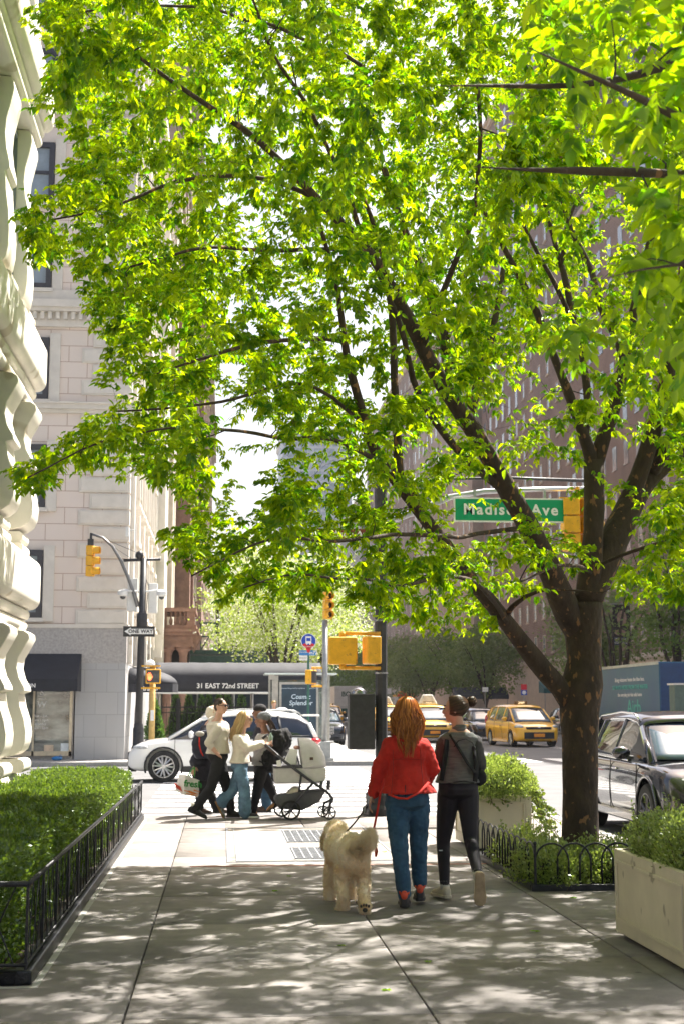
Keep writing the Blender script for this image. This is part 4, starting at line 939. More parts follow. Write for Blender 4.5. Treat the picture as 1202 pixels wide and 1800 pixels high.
# bus stop sign
Y = 44.2; u = lambda x, y: at(x, y, Y); c = u(542.5, 1127)
t = thing('bus_stop_sign', 'blue round bus stop sign on a slim green pole with route plates', 'sign', (c.x, Y, 0))
MB().tube([(c.x, Y+.05, 0), (c.x, Y+.05, c.z+.1)], .035, 8).build('pole', M('bus_green', (.02, .11, .08), .5), t, True)
MB().lathe([(.245, -.02), (.245, .02)], (c.x, Y, c.z), 28, 'y').build('white_disc', m_sign_white, t, True)
MB().lathe([(.225, -.026), (.225, -.021)], (c.x, Y, c.z), 28, 'y').build('blue_disc', M('sign_blue', (.01, .06, .42), .5, var=0), t, True)
arc = [(c.x+.225*math.cos(math.radians(a)), c.z+.225*math.sin(math.radians(a))) for a in range(-150, -29, 10)] + [(c.x+.13*math.cos(math.radians(a)), c.z+.13*math.sin(math.radians(a))) for a in range(-30, -151, -10)]
MB().prism(arc, lambda a, b, q: (a, Y-.031+q, b), .004).prism([(c.x-.09, c.z-.2), (c.x+.09, c.z-.2), (c.x+.035, c.z-.36), (c.x-.035, c.z-.36)], lambda a, b, q: (a, Y-.031+q, b), .004).build('red_band', M('sign_red', (.62, .02, .03), .5, var=0), t, True)
MB().box((c.x-.09, Y-.034, c.z-.08), (c.x+.09, Y-.027, c.z+.15)).box((c.x-.07, Y-.034, c.z-.11), (c.x-.03, Y-.028, c.z-.081)).box((c.x+.03, Y-.034, c.z-.11), (c.x+.07, Y-.028, c.z-.081)).build('bus_symbol', m_sign_white, t, True)
MB().box((c.x-.065, Y-.038, c.z+.0), (c.x+.065, Y-.0345, c.z+.1)).build('bus_window', MATS['sign_blue'], t, True)
text('lettering', 'NO STANDING', .045, (c.x, Y-.036, c.z-.175), m_sign_white, t)
a, b_ = u(526, 1152), u(556, 1143); MB().box((a.x, Y-.02, a.z), (b_.x, Y-.005, b_.z)).build('route_plate', M('sign_sky', (.03, .2, .5), .5, var=0), t, True)
text('lettering', 'm72', .15, (u(551, 1147).x, Y-.025, (a.z+b_.z)/2), m_sign_white, t, bold=.003); text('lettering', 'West Side', .07, (u(534, 1147).x, Y-.025, (a.z+b_.z)/2+.02), m_sign_white, t)
a2 = u(526, 1161); MB().box((a2.x, Y-.02, a2.z), (c.x-.03, Y-.005, a.z-.005)).build('timetable_plate', m_sign_white, t, True)
text('lettering', 'Crosstown', .05, (u(533, 1157).x, Y-.025, a.z-.08), MATS['sign_black'], t)

# iron fence with arborvitae behind, across the street
Y = 52.6
t = thing('iron_fence', 'black spiked iron fence in front of the row of clipped conifers', 'fence', (-1, Y, 0))
b = MB(); 
for x in np.arange(-2.55, 2.6, .13): b.box((x-.009, Y-.009, .2), (x+.009, Y+.009, 1.72))
b.box((-2.55, Y-.015, 1.55), (2.6, Y+.015, 1.6)).box((-2.55, Y-.015, .3), (2.6, Y+.015, .35)).box((-2.55, Y-.015, 1.36), (2.6, Y+.015, 1.39)); b.build('railing_panel', m_iron, t, True)
MB().box((-2.6, Y-.12, 0), (2.6, Y+.12, .28)).build('stone_kerb', m_grey, t, True)
for x in (-2.5, -1.6, 2.5): MB().box((x-.07, Y-.07, .28), (x+.07, Y+.07, 1.9)).build('gate_post', m_iron, t, True)
def cone_surface(c, r, h):
    def f(n):
        a = RNG.random(n)*2*np.pi; q = RNG.random(n)**.7; z = (1-q); rr = r*np.minimum(1, (q*1.25)**.75)*(1+.12*np.sin(a*5+c[0]*9)+.1*np.sin(z*19+a*3))
        P = np.stack([c[0]+rr*np.cos(a), c[1]+rr*np.sin(a), c[2]+.05+h*z], 1); N_ = np.stack([np.cos(a), np.sin(a), np.full(n, .35)], 1); return P, N_
    return f
labs = ['first conifer in the row behind the iron fence, next to the stone building', 'second conifer in the fenced row', 'third conifer in the fenced row, a little shorter', 'fourth conifer in the fenced row', 'fifth conifer in the fenced row', 'sixth conifer in the fenced row, bright tipped', 'seventh conifer in the fenced row, nearest the bus shelter']
for k, (xp, top) in enumerate(((309, 1216), (332, 1213), (354, 1221), (367, 1215), (385, 1216), (401, 1213), (424, 1214))):
    c = at(xp, 1290, 53.4); h = at(xp, top, 53.4).z
    t = thing('conifer', labs[k], 'conifer', (c.x, 53.4, 0), group='clipped conifers behind the iron fence')
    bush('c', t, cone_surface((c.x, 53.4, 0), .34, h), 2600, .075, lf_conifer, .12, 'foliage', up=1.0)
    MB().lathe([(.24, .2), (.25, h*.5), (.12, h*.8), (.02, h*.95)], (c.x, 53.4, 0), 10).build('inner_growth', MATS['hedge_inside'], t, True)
    MB().tube([(c.x, 53.4, 0), (c.x, 53.4, .4)], .04).build('trunk', m_twig, t, True)
c = at(272, 1290, 46.6)
t = thing('conifer', 'lone pointed conifer in a dark pot by the shop door', 'conifer', (c.x, 46.6, 0)); h = at(270, 1232, 46.6).z
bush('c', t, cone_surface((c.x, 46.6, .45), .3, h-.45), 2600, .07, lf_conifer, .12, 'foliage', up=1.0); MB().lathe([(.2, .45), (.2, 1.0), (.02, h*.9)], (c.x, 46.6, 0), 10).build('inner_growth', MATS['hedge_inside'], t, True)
MB().lathe([(.2, 0), (.26, .45), (.3, .5), (.3, .55), (.24, .55)], (c.x, 46.6, 0), 16).build('pot', M('dark_pot', (.03, .035, .05), .5), t, True, auto=40)

# --- far things on the right: cart, signs, flags, banner, awnings
c = at(711, 1235, 182.); c.z = 0
t = thing('food_cart', 'small street food cart under a red and yellow umbrella on the far sidewalk', 'food cart', (c.x, 182, 0))
for k in range(8):
    a0, a1 = math.pi*2*k/8, math.pi*2*(k+1)/8; cc = (.75, .08, .05) if k % 2 else (.8, .5, .08)
    zz = at(700, 1222, 182).z; zt = at(700, 1210, 182).z
    MB().add([(c.x, 182, zt), (c.x+1.6*math.cos(a0), 182+1.6*math.sin(a0), zz), (c.x+1.6*math.cos(a1), 182+1.6*math.sin(a1), zz), (c.x+1.6*math.cos(a1), 182+1.6*math.sin(a1), zz-.2), (c.x+1.6*math.cos(a0), 182+1.6*math.sin(a0), zz-.2)], [(0, 1, 2), (1, 4, 3, 2)]).build('umbrella_panel', M('umbrella_red' if k % 2 else 'umbrella_yellow', cc, .7, var=0), t, True)
MB().tube([(c.x, 182, 0), (c.x, 182, zt)], .04).build('pole', m_galv, t, True); MB().box((c.x-.9, 181.6, .4), (c.x+.9, 182.6, 1.3)).box((c.x-.9, 181.6, 1.9), (c.x+.9, 182.6, 2.1)).build('cart_body', M('cart_red', (.5, .1, .05), .5, var=.3), t, True, bevel=.05)
for s_ in (-.6, .6): MB().lathe([(.28, -.05), (.28, .05)], (c.x+s_, 181.5, .28), 14, 'y').build('wheel', m_iron, t, True)
def awning_far(label, x0p, x1p, yt, yb, Y, mat):
    a, b_ = at(x0p, yb, Y), at(x1p, yt, Y)
    t = thing('shop_awning', label, 'awning', ((a.x+b_.x)/2, Y, a.z)); MB().add([(a.x, Y, a.z), (b_.x, Y, a.z), (b_.x, Y+1.6, b_.z), (a.x, Y+1.6, b_.z), (a.x, Y, a.z-.35), (b_.x, Y, a.z-.35), (a.x, Y+1.6, a.z-.3), (b_.x, Y+1.6, a.z-.3)], [(0, 1, 2, 3), (4, 5, 1, 0), (0, 3, 6, 4), (1, 5, 7, 2)]).build('canvas', mat, t, True, solid=.03)
    for xx in (a.x+.1, b_.x-.1): MB().tube([(xx, Y+.1, 0), (xx, Y+.1, a.z)], .04).build('post', m_galv, t, True)
m_teal = M('teal_canvas', (.02, .10, .12), .8); m_navy = M('slate_canvas', (.05, .065, .09), .8)
awning_far('wide slate blue awning far down on the right sidewalk', 800, 893, 1208, 1222, 128, m_navy)
awning_far('teal awning between the trunk and the flag, far right sidewalk', 955, 1003, 1197, 1210, 100, m_teal)
awning_far('teal canopy just right of the big trunk', 1050, 1072, 1200, 1218, 84, m_teal)
# flag on its slanting pole
Y = 121; u = lambda x, y: at(x, y, Y)
t = thing('flag', 'stars and stripes flag hanging from a slanting pole on the far facade', 'flag', u(973, 1187))
MB().tube([u(934, 1161), u(973, 1187)+Vector((1.2, 0, -.6))], .035).build('pole', m_sign_white, t, True)
fa, fb, fc, fd = u(937, 1163), u(955, 1174), u(953, 1190), u(944, 1185)
for k in range(7):
    q0, q1 = k/7, (k+1)/7; nm = ('flag_red', (.5, .03, .05)) if k % 2 == 0 else ('flag_white', (.75, .75, .75))
    p = lambda s_, v: fa.lerp(fb, s_).lerp(fd.lerp(fc, s_), v)+Vector((0, .12*math.sin(s_*9+v*4), 0))
    MB().add([p(q0, 0), p(q1, 0), p(q1, .5), p(q0, .5), p(q1, 1), p(q0, 1)], [(0, 1, 2, 3), (3, 2, 4, 5)]).build('stripe', M(nm[0], nm[1], .8, var=0), t, True, solid=.01)
MB().add([p(-.02, -.02)+Vector((0, -.1, 0)), p(.42, -.02)+Vector((0, -.1, 0)), p(.42, .6)+Vector((0, -.1, 0)), p(-.02, .6)+Vector((0, -.1, 0))], [(0, 1, 2, 3)]).build('canton', M('flag_blue', (.03, .05, .2), .8, var=.3, scale=3), t, True, solid=.01)
# banner (a plain stand-in for the painting on it)
Y = 88; u = lambda x, y: at(x, y, Y); a, b_ = u(1077, 1134), u(1106, 1063)
t = thing('museum_banner', 'tall dark portrait-coloured banner with a museum name behind the trunk on the right', 'banner', ((a.x+b_.x)/2, Y, a.z))
MB().box((a.x, Y-.02, a.z), (b_.x, Y+.02, b_.z)).build('cloth', M('banner_dark', (.035, .028, .03), .7, var=.35, scale=1.5), t, True)
zq = u(1080, 1120).z; MB().box((a.x, Y-.035, a.z), (b_.x, Y-.021, zq)).build('blue_panel', M('banner_blue', (.05, .07, .12), .7, var=.1), t, True)
mx = (a.x+b_.x)/2; MB().ell((mx+.02, Y-.03, u(1090, 1087).z), (.32, .015, .5), 20, 12).build('pale_oval', M('banner_pale', (.40, .27, .21), .7, var=.25, scale=2.5), t, True)
MB().ell((mx-.1, Y-.035, u(1090, 1112).z), (.38, .015, .2), 18, 10).build('pale_oval', MATS['banner_pale'], t, True)
text('lettering', 'THE FRICK', .19, (mx, Y-.05, u(1090, 1124).z), m_sign_white, t, bold=.002); text('lettering', 'COLLECTION', .165, (mx, Y-.05, u(1090, 1130).z), m_sign_white, t, bold=.002)
MB().tube([(a.x-.1, Y, b_.z+.05), (b_.x+2.2, Y, b_.z+.05)], .04).build('bar', m_galv, t, True)
# parking signs
for (lab, xp, yt, yb, Y, c1, c2) in (('red and blue parking sign on a thin post left of the flag', 920, 1203, 1222, 70, 'sign_red', 'sign_blue'), ('small red sign on the far facade right of the flag', 990, 1195, 1202, 92, 'sign_red', 'sign_red'), ('small white parking sign on a thin post above the yellow minivan cab', 852, 1208, 1216, 88, 'sign_white', 'sign_white'), ('white parking sign on a thin post left of the food cart', 682, 1210, 1220, 120, 'sign_white', 'sign_white')):
    a, b_ = at(xp-5, yb, Y), at(xp+5, yt, Y)
    t = thing('parking_sign', lab, 'sign', ((a.x+b_.x)/2, Y, 0)); mz = (a.z+b_.z)/2
    MB().tube([((a.x+b_.x)/2, Y+.03, 0), ((a.x+b_.x)/2, Y+.03, b_.z)], .03).build('post', m_galv, t, True)
    MB().box((a.x, Y-.01, mz), (b_.x, Y+.01, b_.z)).build('upper_plate', MATS[c1], t, True); MB().box((a.x, Y-.01, a.z), (b_.x, Y+.01, mz-.01)).build('lower_plate', MATS[c2], t, True)
    if 'blue' in lab: MB().lathe([(.1, -.018), (.1, -.012)], ((a.x+b_.x)/2, Y, (a.z+mz)/2), 14, 'y').build('symbol', m_sign_white, t, True)
# utility cabinet at right edge
Y = 47; a, b_ = at(1186, 1250, Y), at(1215, 1204, Y)
t = thing('utility_cabinet', 'grey green utility cabinet at the right edge in front of the blue truck', 'cabinet', ((a.x+b_.x)/2, Y, 0))
MB().box((a.x, Y, 0), (b_.x+.3, Y+.6, b_.z)).build('cabinet_body', M('cabinet_green', (.10, .14, .11), .6), t, True, bevel=.02)
MB().box((a.x+.1, Y-.012, .3), (b_.x+.2, Y-.001, b_.z-.1)).build('cabinet_door', MATS['cabinet_green'], t, True); MB().box((a.x-.05, Y-.05, b_.z), (b_.x+.35, Y+.65, b_.z+.06)).build('lid', m_grey, t, True)
# ================================================================ VEHICLES
m_tyre = M('tyre_rubber', (.02, .02, .02), .85, var=.2, scale=20)
m_rim = M('alloy_rim', (.50, .50, .51), .3, .85, var=.1)
m_rimd = M('dark_alloy', (.10, .10, .11), .35, .8, var=.1)
m_clad = M('black_plastic', (.02, .02, .022), .6, var=.15)
m_cglass = M('tinted_glass', (.012, .018, .03), .04, 0, var=0, spec=.9)
m_wglass = M('windscreen_glass', (.10, .14, .18), .03, 0, var=.2, scale=1.2, spec=1.0)
m_head = M('headlight_glass', (.55, .58, .6), .08, .2, var=.25, scale=14, spec=1.0)
m_tail = M('taillight_red', (.55, .015, .02), .12, 0, var=.2, scale=10, coat=1)
m_chrome = M('chrome', (.7, .7, .72), .12, 1.0, var=0)
def interp(st, x):
    for i in range(len(st)-1):
        a, b = st[i], st[i+1]
        if a[0] <= x <= b[0] or i == len(st)-2:
            u = (x-a[0])/(b[0]-a[0]); u = max(0, min(1, u)); return [a[k]+(b[k]-a[k])*u for k in range(len(a))]
def make_car(name, label, loc, heading, paint, S, group=None, cat='car', extras=None):
    """heading: direction of the nose as an angle from +X. Local x forward, y to its left."""
    L_, W_ = S['L'], S['W']; t = thing(name, label, cat, loc, heading, group); hl = L_/2
    wx = S['wx']; wr = S['wr']
    # lower body: stations x, z low, z shoulder, half width, crown
    st = S['body']; rings = []
    xs_ = sorted(set([s[0] for s in st])); fine = []
    for i in range(len(xs_)-1):
        for k in range(3): fine.append(xs_[i]+(xs_[i+1]-xs_[i])*k/3)
    fine.append(xs_[-1])
    def sm(x):
        a = interp(st, x-.06); b = interp(st, x); c = interp(st, x+.06); return [(p+2*q+r)/4 for p, q, r in zip(a, b, c)]
    for x in fine:
        _, zl, zs, hw, cr = sm(x); zm = zl+(zs-zl)*.52
        half = [(0, zl), (hw*.86, zl), (hw*.965, zl+.05), (hw*.985, zl+(zs-zl)*.25), (hw, zm), (hw*.995, zm+(zs-zm)*.45), (hw*.975, zs-.055), (hw*.94, zs-.015), (hw*.84, zs+cr*.35), (hw*.5, zs+cr*.9), (0, zs+cr)]
        rings.append([(x, y, z) for y, z in half] + [(x, -y, z) for y, z in half[-2:0:-1]])
    b = MB().loft(rings); body = b.build('body', paint, t, smooth=True)
    md = body.modifiers.new('u', 'SUBSURF'); md.levels = 1; md.render_levels = 1
    cut = MB()
    for x in wx: cut.lathe([(wr*1.17, -W_/2-.3), (wr*1.17, -W_/2+.27)], (x, 0, wr*1.02), 28, 'y').lathe([(wr*1.17, W_/2-.27), (wr*1.17, W_/2+.3)], (x, 0, wr*1.02), 28, 'y')
    co = cut.build('cut', m_clad, t); md = body.modifiers.new('b', 'BOOLEAN'); md.object = co; md.operation = 'DIFFERENCE'; md.solver = 'EXACT'
    bake(body); bpy.data.objects.remove(co)
    body.data.polygons.foreach_set('use_smooth', [True]*len(body.data.polygons)); body.data.set_sharp_from_angle(angle=math.radians(35))
    # arch trims
    for x in wx:
        for s_ in (-1, 1):
            hw = interp(st, x)[3]; pts = [(x+wr*1.2*math.cos(q), s_*(hw*.985), max(wr*1.02+wr*1.2*math.sin(q), .2)) for q in [math.radians(-20+220*k/14) for k in range(15)]]
            MB().tube(pts, S.get('arch', .03), 6).build('wheel_arch', S.get('archm', m_clad), t, smooth=True)
    sl = MB(); xm0, xm1 = wx[1]+wr*1.2, wx[0]-wr*1.2
    hw = interp(st, 0)[3]
    for s_ in (-1, 1): y0, y1 = (hw*.93, hw*1.005) if s_ > 0 else (-hw*1.005, -hw*.93); sl.box((xm0, y0, S['body'][len(st)//2][1]-.02), (xm1, y1, S['body'][len(st)//2][1]+S.get('sill', .12)))
    sl.build('side_sill', S.get('archm', m_clad), t, bevel=.02)
    # greenhouse: x, z base, z roof, half width at base, half width at roof
    gh = S['glass']; rings = []
    for x, z0, z1, w0, w1 in gh:
        half = [(0, z0), (w0, z0), (w0*.995+w1*.005, z0+(z1-z0)*.1), (w0*.5+w1*.5+.015*(z1-z0), z0+(z1-z0)*.5), (w1+.01, z0+(z1-z0)*.9), (w1*.93, z1-.0), (w1*.5, z1+.02*(z1-z0)*2), (0, z1+.025*(z1-z0)*2)]
        rings.append([(x, y, z) for y, z in half] + [(x, -y, z) for y, z in half[-2:0:-1]])
    g_ = MB().loft(rings).build('side_glass', m_cglass, t, auto=35)
    # painted roof and frames
    rf = [r for r in gh if r[2]-r[1] > S.get('roofmin', .42)]; rings = []
    for x, z0, z1, w0, w1 in rf: rings.append([(x, y, z) for y, z in [(-w1-.018, z1-.085), (-w1-.022, z1-.05), (-w1*.93, z1+.012), (-w1*.5, z1+.018+.04*(z1-z0)), (0, z1+.024+.05*(z1-z0)), (w1*.5, z1+.018+.04*(z1-z0)), (w1*.93, z1+.012), (w1+.022, z1-.05), (w1+.018, z1-.085)]])
    MB().loft(rings, cap=False, closed=False).build('roof', paint, t, auto=50, solid=.012)
    def P_(i, s_, u, off=.012):
        x, z0, z1, w0, w1 = gh[i]; return Vector((x, s_*((w0+(w1-w0)*u)+off), z0+(z1-z0)*u))
    i0 = gh.index(rf[0]); i1 = gh.index(rf[-1])
    f = MB(); fr_ = S.get('pil', .04)
    for s_ in (-1, 1):
        f.tube([P_(len(gh)-1, s_, .2, .0), P_(i1, s_, .93)], [fr_*1.1, fr_], 8, flat=.7); f.tube([P_(0, s_, .2, .0), P_(i0, s_, .93)], [fr_*1.6, fr_*1.5], 8, flat=.7)
    f.build('pillar', paint, t, smooth=True)
    f = MB()
    for s_ in (-1, 1):
        for xb, tilt, r in S['posts']:
            lo = [interp(gh, xb+tilt*u) for u in (0, 1)]; f.tube([(xb, s_*(lo[0][3]+.008), lo[0][1]+.02), (xb+tilt, s_*(lo[1][4]+.012), lo[1][2]-.06)], r, 6, flat=.5)
        f.tube([(x, s_*(w0+.014), z0+.03) for x, z0, z1, w0, w1 in gh[1:-1]], .014, 6)
    f.build('window_post', S.get('postm', m_clad), t, smooth=True)
    # windscreen: a paler pane laid over the slope
    x1, zb1, zt1, wb1, wt1 = gh[-1]; x2, zb2, zt2, wb2, wt2 = gh[i1]
    def quad(p0, p1, n, mat, nm, w0_, w1_, lift):
        v = MB(); rows = []
        for k in range(6):
            u = k/5; x = p0[0]+(p1[0]-p0[0])*u; z = p0[1]+(p1[1]-p0[1])*u; ww = w0_+(w1_-w0_)*u; rows.append([(x+lift*(1-(2*j/8-1)**2*.8)*1.0, ww*(2*j/8-1), z+abs(lift)*.5) for j in range(9)])
        return v.loft(rows, cap=False, closed=False).build(nm, mat, t, smooth=True, solid=.006)
    quad((x1+.0, zt1+.01), (x2+.01, zt2-.03), 1, m_wglass, 'windscreen', min(wb1, wt1+.04)*.94, wt2*.92, .03)
    x3, zb3, zt3, wb3, wt3 = gh[0]; x4, zb4, zt4, wb4, wt4 = gh[i0]
    quad((x3-.0, zt3+.03), (x4-.01, zt4-.08), 1, m_cglass, 'rear_window', wb3*.85, wt4*.85, -.03)
    # wheels
    for x in wx:
        for s_ in (-1, 1):
            hw = interp(st, x)[3]; y = s_*(hw-.115); c = Vector((x, y, wr)); wt = .115
            wn = MB().loft([[(x+a_*math.cos(q_), y+h_, wr+a_*math.sin(q_)) for q_ in [2*math.pi*k_/36 for k_ in range(36)]] for a_, h_ in ((wr*.68, -wt*.6), (wr*.70, -wt), (wr*.93, -wt), (wr, -wt*.75), (wr, wt*.75), (wr*.93, wt), (wr*.70, wt), (wr*.68, wt*.6), (wr*.68, -wt*.6))], cap=False).build('wheel', m_tyre, t, auto=40)
            rm = MB(); o_ = s_*wt*.75
            rings_ = []
            for (r, h) in ((wr*.70, s_*wt*.98), (wr*.66, s_*wt*.98), (wr*.62, s_*wt*.45), (wr*.64, -s_*wt*.9)): rings_.append([(x+r*math.cos(q), y+h, wr+r*math.sin(q)) for q in [2*math.pi*k/36 for k in range(36)]])
            rm.loft(rings_, cap=False)
            ns = S.get('spokes', 5)
            for k in range(ns):
                for d in (-.13, .13):
                    q = 2*math.pi*k/ns+.3; rm.tube([(x+wr*.12*math.cos(q), y+o_, wr+wr*.12*math.sin(q)), (x+wr*.65*math.cos(q+d*1.6), y+o_*1.12, wr+wr*.65*math.sin(q+d*1.6))], [wr*.075, wr*.055], 6)
            rm.lathe([(wr*.15, o_-.02), (wr*.15, o_+.02)], (x, y, wr), 14, 'y'); rm.build('rim', S.get('rim', m_rim), wn, auto=40)
            MB().lathe([(wr*.6, -.01), (wr*.6, .01)], (x, y-s_*.0, wr), 24, 'y').build('brake_disc', m_clad, wn)
    # seams and handles
    sm_ = MB(); hn = MB()
    for s_ in (-1, 1):
        for xb, tl in S['seams']:
            pts = []
            for k in range(7):
                z = S['zb']-.02-(S['zb']-.36)*k/6; x = xb+tl*k/6; q = interp(st, x); hw = q[3]; u = (z-q[1])/(q[2]-q[1]); f_ = .985+(.015 if .3 < u < .8 else 0); pts.append((x, s_*(hw*f_+.0), z))
            MB().tube(pts, .0065, 5).build('door_seam', m_clad, t)
        for xb in S['handles']:
            q = interp(st, xb); hn.tube([(xb-.1, s_*(q[3]*.99), S['zb']-.13), (xb-.05, s_*(q[3]*.99+.028), S['zb']-.125), (xb+.05, s_*(q[3]*.99+.028), S['zb']-.125), (xb+.1, s_*(q[3]*.99), S['zb']-.13)], .014, 6)
    hn.build('door_handle', S.get('handlem', paint), t, smooth=True)
    for s_ in (-1, 1):
        x, z = S['mir']; q = interp(st, x); y = s_*(q[3]+.10)
        m_ = MB().ell((x, y, z), (.07, .125, .085), 14, 10); mo = m_.build('mirror', paint, t, smooth=True)
        MB().tube([(x+.02, s_*(q[3]-.06), z-.06), (x, y, z-.05)], .025, 6).build('mirror_arm', m_clad, mo); MB().ell((x-.045, y, z), (.03, .10, .065), 12, 8).build('mirror_glass', m_chrome, mo, smooth=True)
    # lights, grille, plate
    xf = st[-1][0]; xr = st[0][0]
    for s_ in (-1, 1):
        for nm, (lx, ly, lz, a, b_, c_, yaw), mat in (('headlight', S['hl'], m_head), ('taillight', S['tl'], m_tail)):
            cyw, syw = math.cos(yaw*s_), math.sin(yaw*s_)
            MB().ell((lx, s_*ly, lz), (a, b_, c_), 16, 8, S=(cyw, syw, 0), Fd=(-syw, cyw, 0)).build(nm, mat, t, smooth=True)
    for (x0, y0, z0, x1_, y1_, z1_, nm, mat) in S['front']: MB().box((x0, y0, z0), (x1_, y1_, z1_)).build(nm, mat, t, bevel=.015)
    return t
def loft_body(L_, W_, zb, hood, zl=.22, tailz=None, nose=.62):
    h = L_/2; w = W_/2; tz = tailz or zb
    return [(-h, .42, tz-.32, w*.72, .02), (-h+.05, .33, tz-.12, w*.86, .02), (-h+.22, .26, tz-.02, w*.955, .015), (-h+.7, zl, tz, w, .01), (-h+1.5, zl, zb, w, .01), (0, zl, zb, w, .01), (h-1.55, zl, zb-.01, w, .02), (h-1.1, zl, zb-.04+.02, w*.995, .045), (h-.65, zl, hood, w*.985, .06), (h-.28, .24, hood-.07, w*.94, .05), (h-.08, .28, hood-.2, w*.83, .04), (h, .36, nose-.04, w*.66, .02)]
m_wpaint = M('white_paint', (.80, .80, .79), .25, var=0, coat=1.0)
m_taxi = M('cab_yellow_paint', (.86, .45, .010), .3, var=.03, coat=1.0)
m_dgrey = M('metallic_dark_grey_paint', (.06, .06, .07), .16, .75, var=0, coat=1.0)
m_navyp = M('dark_blue_paint', (.012, .018, .035), .2, .3, var=0, coat=1.0)
m_blackc = M('black_paint', (.012, .012, .014), .2, .2, var=0, coat=1.0)
# 1. white crossover crossing the junction (nose to the left)
L_, W_ = 4.46, 1.82; h = L_/2
cross = dict(L=L_, W=W_, zb=1.0, wx=(h-.83, -h+.95), wr=.36, body=loft_body(L_, W_, 1.0, .93, .25, 1.04, .66),
    glass=[(-h+.12, 1.0, 1.06, .74, .70), (-h+.28, 1.02, 1.36, .78, .62), (-h+.55, 1.02, 1.51, .82, .60), (-h+1.2, 1.01, 1.585, .85, .62), (-.3, 1.0, 1.60, .86, .63), (.25, 1.0, 1.55, .86, .62), (.55, .99, 1.46, .86, .63), (1.30, .97, 1.0, .80, .72)],
    posts=[(-.28, -.04, .035), (-1.32, .08, .05)], seams=[(1.15, 0), (-.22, -.04), (-1.2, -.12)], handles=[-.05, -1.02], mir=(.78, 1.09),
    hl=(h-.30, .765, .80, .20, .10, .055, -.45), tl=(-h+.16, .70, .93, .15, .19, .085, .5), arch=.022, sill=.12, spokes=7, roofmin=.3,
    front=[(h-.07, -.36, .42, h+.015, -.04, .68, 'grille', m_clad), (h-.07, .04, .42, h+.015, .36, .68, 'grille', m_clad), (h-.2, -.62, .24, h-.01, .62, .38, 'lower_intake', m_clad), (-h-.01, -.6, .3, -h+.12, .6, .46, 'rear_bumper', m_clad), (-h-.008, -.26, .66, -h+.05, .26, .78, 'number_plate', m_sign_white)])
wc = gr(218+178, 1375, RZ)
t = make_car('white_suv', 'white crossover car driving left over the crosswalk behind the walkers', ((at(218, 1300, wc.y).x+at(574, 1300, wc.y).x)/2-.02, wc.y+.82, RZ), math.pi+.01, m_wpaint, cross)
r = MB()
for s_ in (-1, 1): r.tube([(-1.75, s_*.60, 1.56), (-1.6, s_*.6, 1.635), (-.4, s_*.62, 1.66), (.35, s_*.62, 1.60), (.5, s_*.62, 1.54)], .018, 6)
r.build('roof_rail', m_galv, t, smooth=True); MB().ell((-1.35, 0, 1.66), (.14, .03, .05), 10, 6).build('aerial', m_wpaint, t, smooth=True)
MB().box((-h+.02, -.55, 1.5), (-h+.42, .55, 1.545)).build('roof_spoiler', m_wpaint, t, bevel=.015)
# 2. dark grey estate SUV parked at the right
L_, W_ = 4.85, 1.92; h = L_/2
suv = dict(L=L_, W=W_, zb=1.03, wx=(h-.88, -h+1.0), wr=.385, body=loft_body(L_, W_, 1.03, .99, .27, 1.06, .74),
    glass=[(-h+.15, 1.03, 1.1, .80, .75), (-h+.32, 1.04, 1.38, .80, .66), (-h+.7, 1.04, 1.56, .85, .66), (-.9, 1.03, 1.61, .87, .67), (-.1, 1.02, 1.62, .88, .66), (.35, 1.02, 1.575, .88, .66), (.62, 1.01, 1.49, .88, .67), (1.42, 1.0, 1.04, .84, .76)],
    posts=[(-.15, -.04, .035), (-1.35, .1, .04)], seams=[(1.15, 0), (-.12, -.05), (-1.15, -.12)], handles=[.12, -.95], mir=(.86, 1.13), rim=m_rimd, handlem=m_chrome, postm=m_blackc,
    hl=(h-.30, .70, .83, .20, .11, .055, -.6), tl=(-h+.14, .74, .95, .1, .16, .08, .5), archm=m_dgrey, arch=.025, sill=.1, spokes=5, pil=.045,
    front=[(h-.06, -.48, .42, h+.02, .48, .80, 'grille', m_clad), (h-.2, -.75, .24, h-.01, -.5, .42, 'air_intake', m_clad), (h-.2, .5, .24, h-.01, .75, .42, 'air_intake', m_clad), (-h-.01, -.6, .3, -h+.12, .6, .46, 'rear_bumper', m_clad)])
t = make_car('grey_suv', 'metallic dark grey car parked at the kerb on the right, half hidden by the trunk', (6.30, 19.05, RZ), -math.pi/2-.015, m_dgrey, suv)
r = MB()
for s_ in (-1, 1): r.tube([(-1.75, s_*.66, 1.53), (-1.55, s_*.67, 1.60), (-.4, s_*.68, 1.655), (.2, s_*.68, 1.635), (.42, s_*.68, 1.56)], .017, 8)
r.build('roof_rail', m_chrome, t, smooth=True)
r = MB()
for s_ in (-1, 1): r.tube([(x, s_*(w0+.022), z0+.012) for x, z0, z1, w0, w1 in suv['glass'][1:-1]], .012, 6)
r.build('chrome_strip', m_chrome, t, smooth=True)
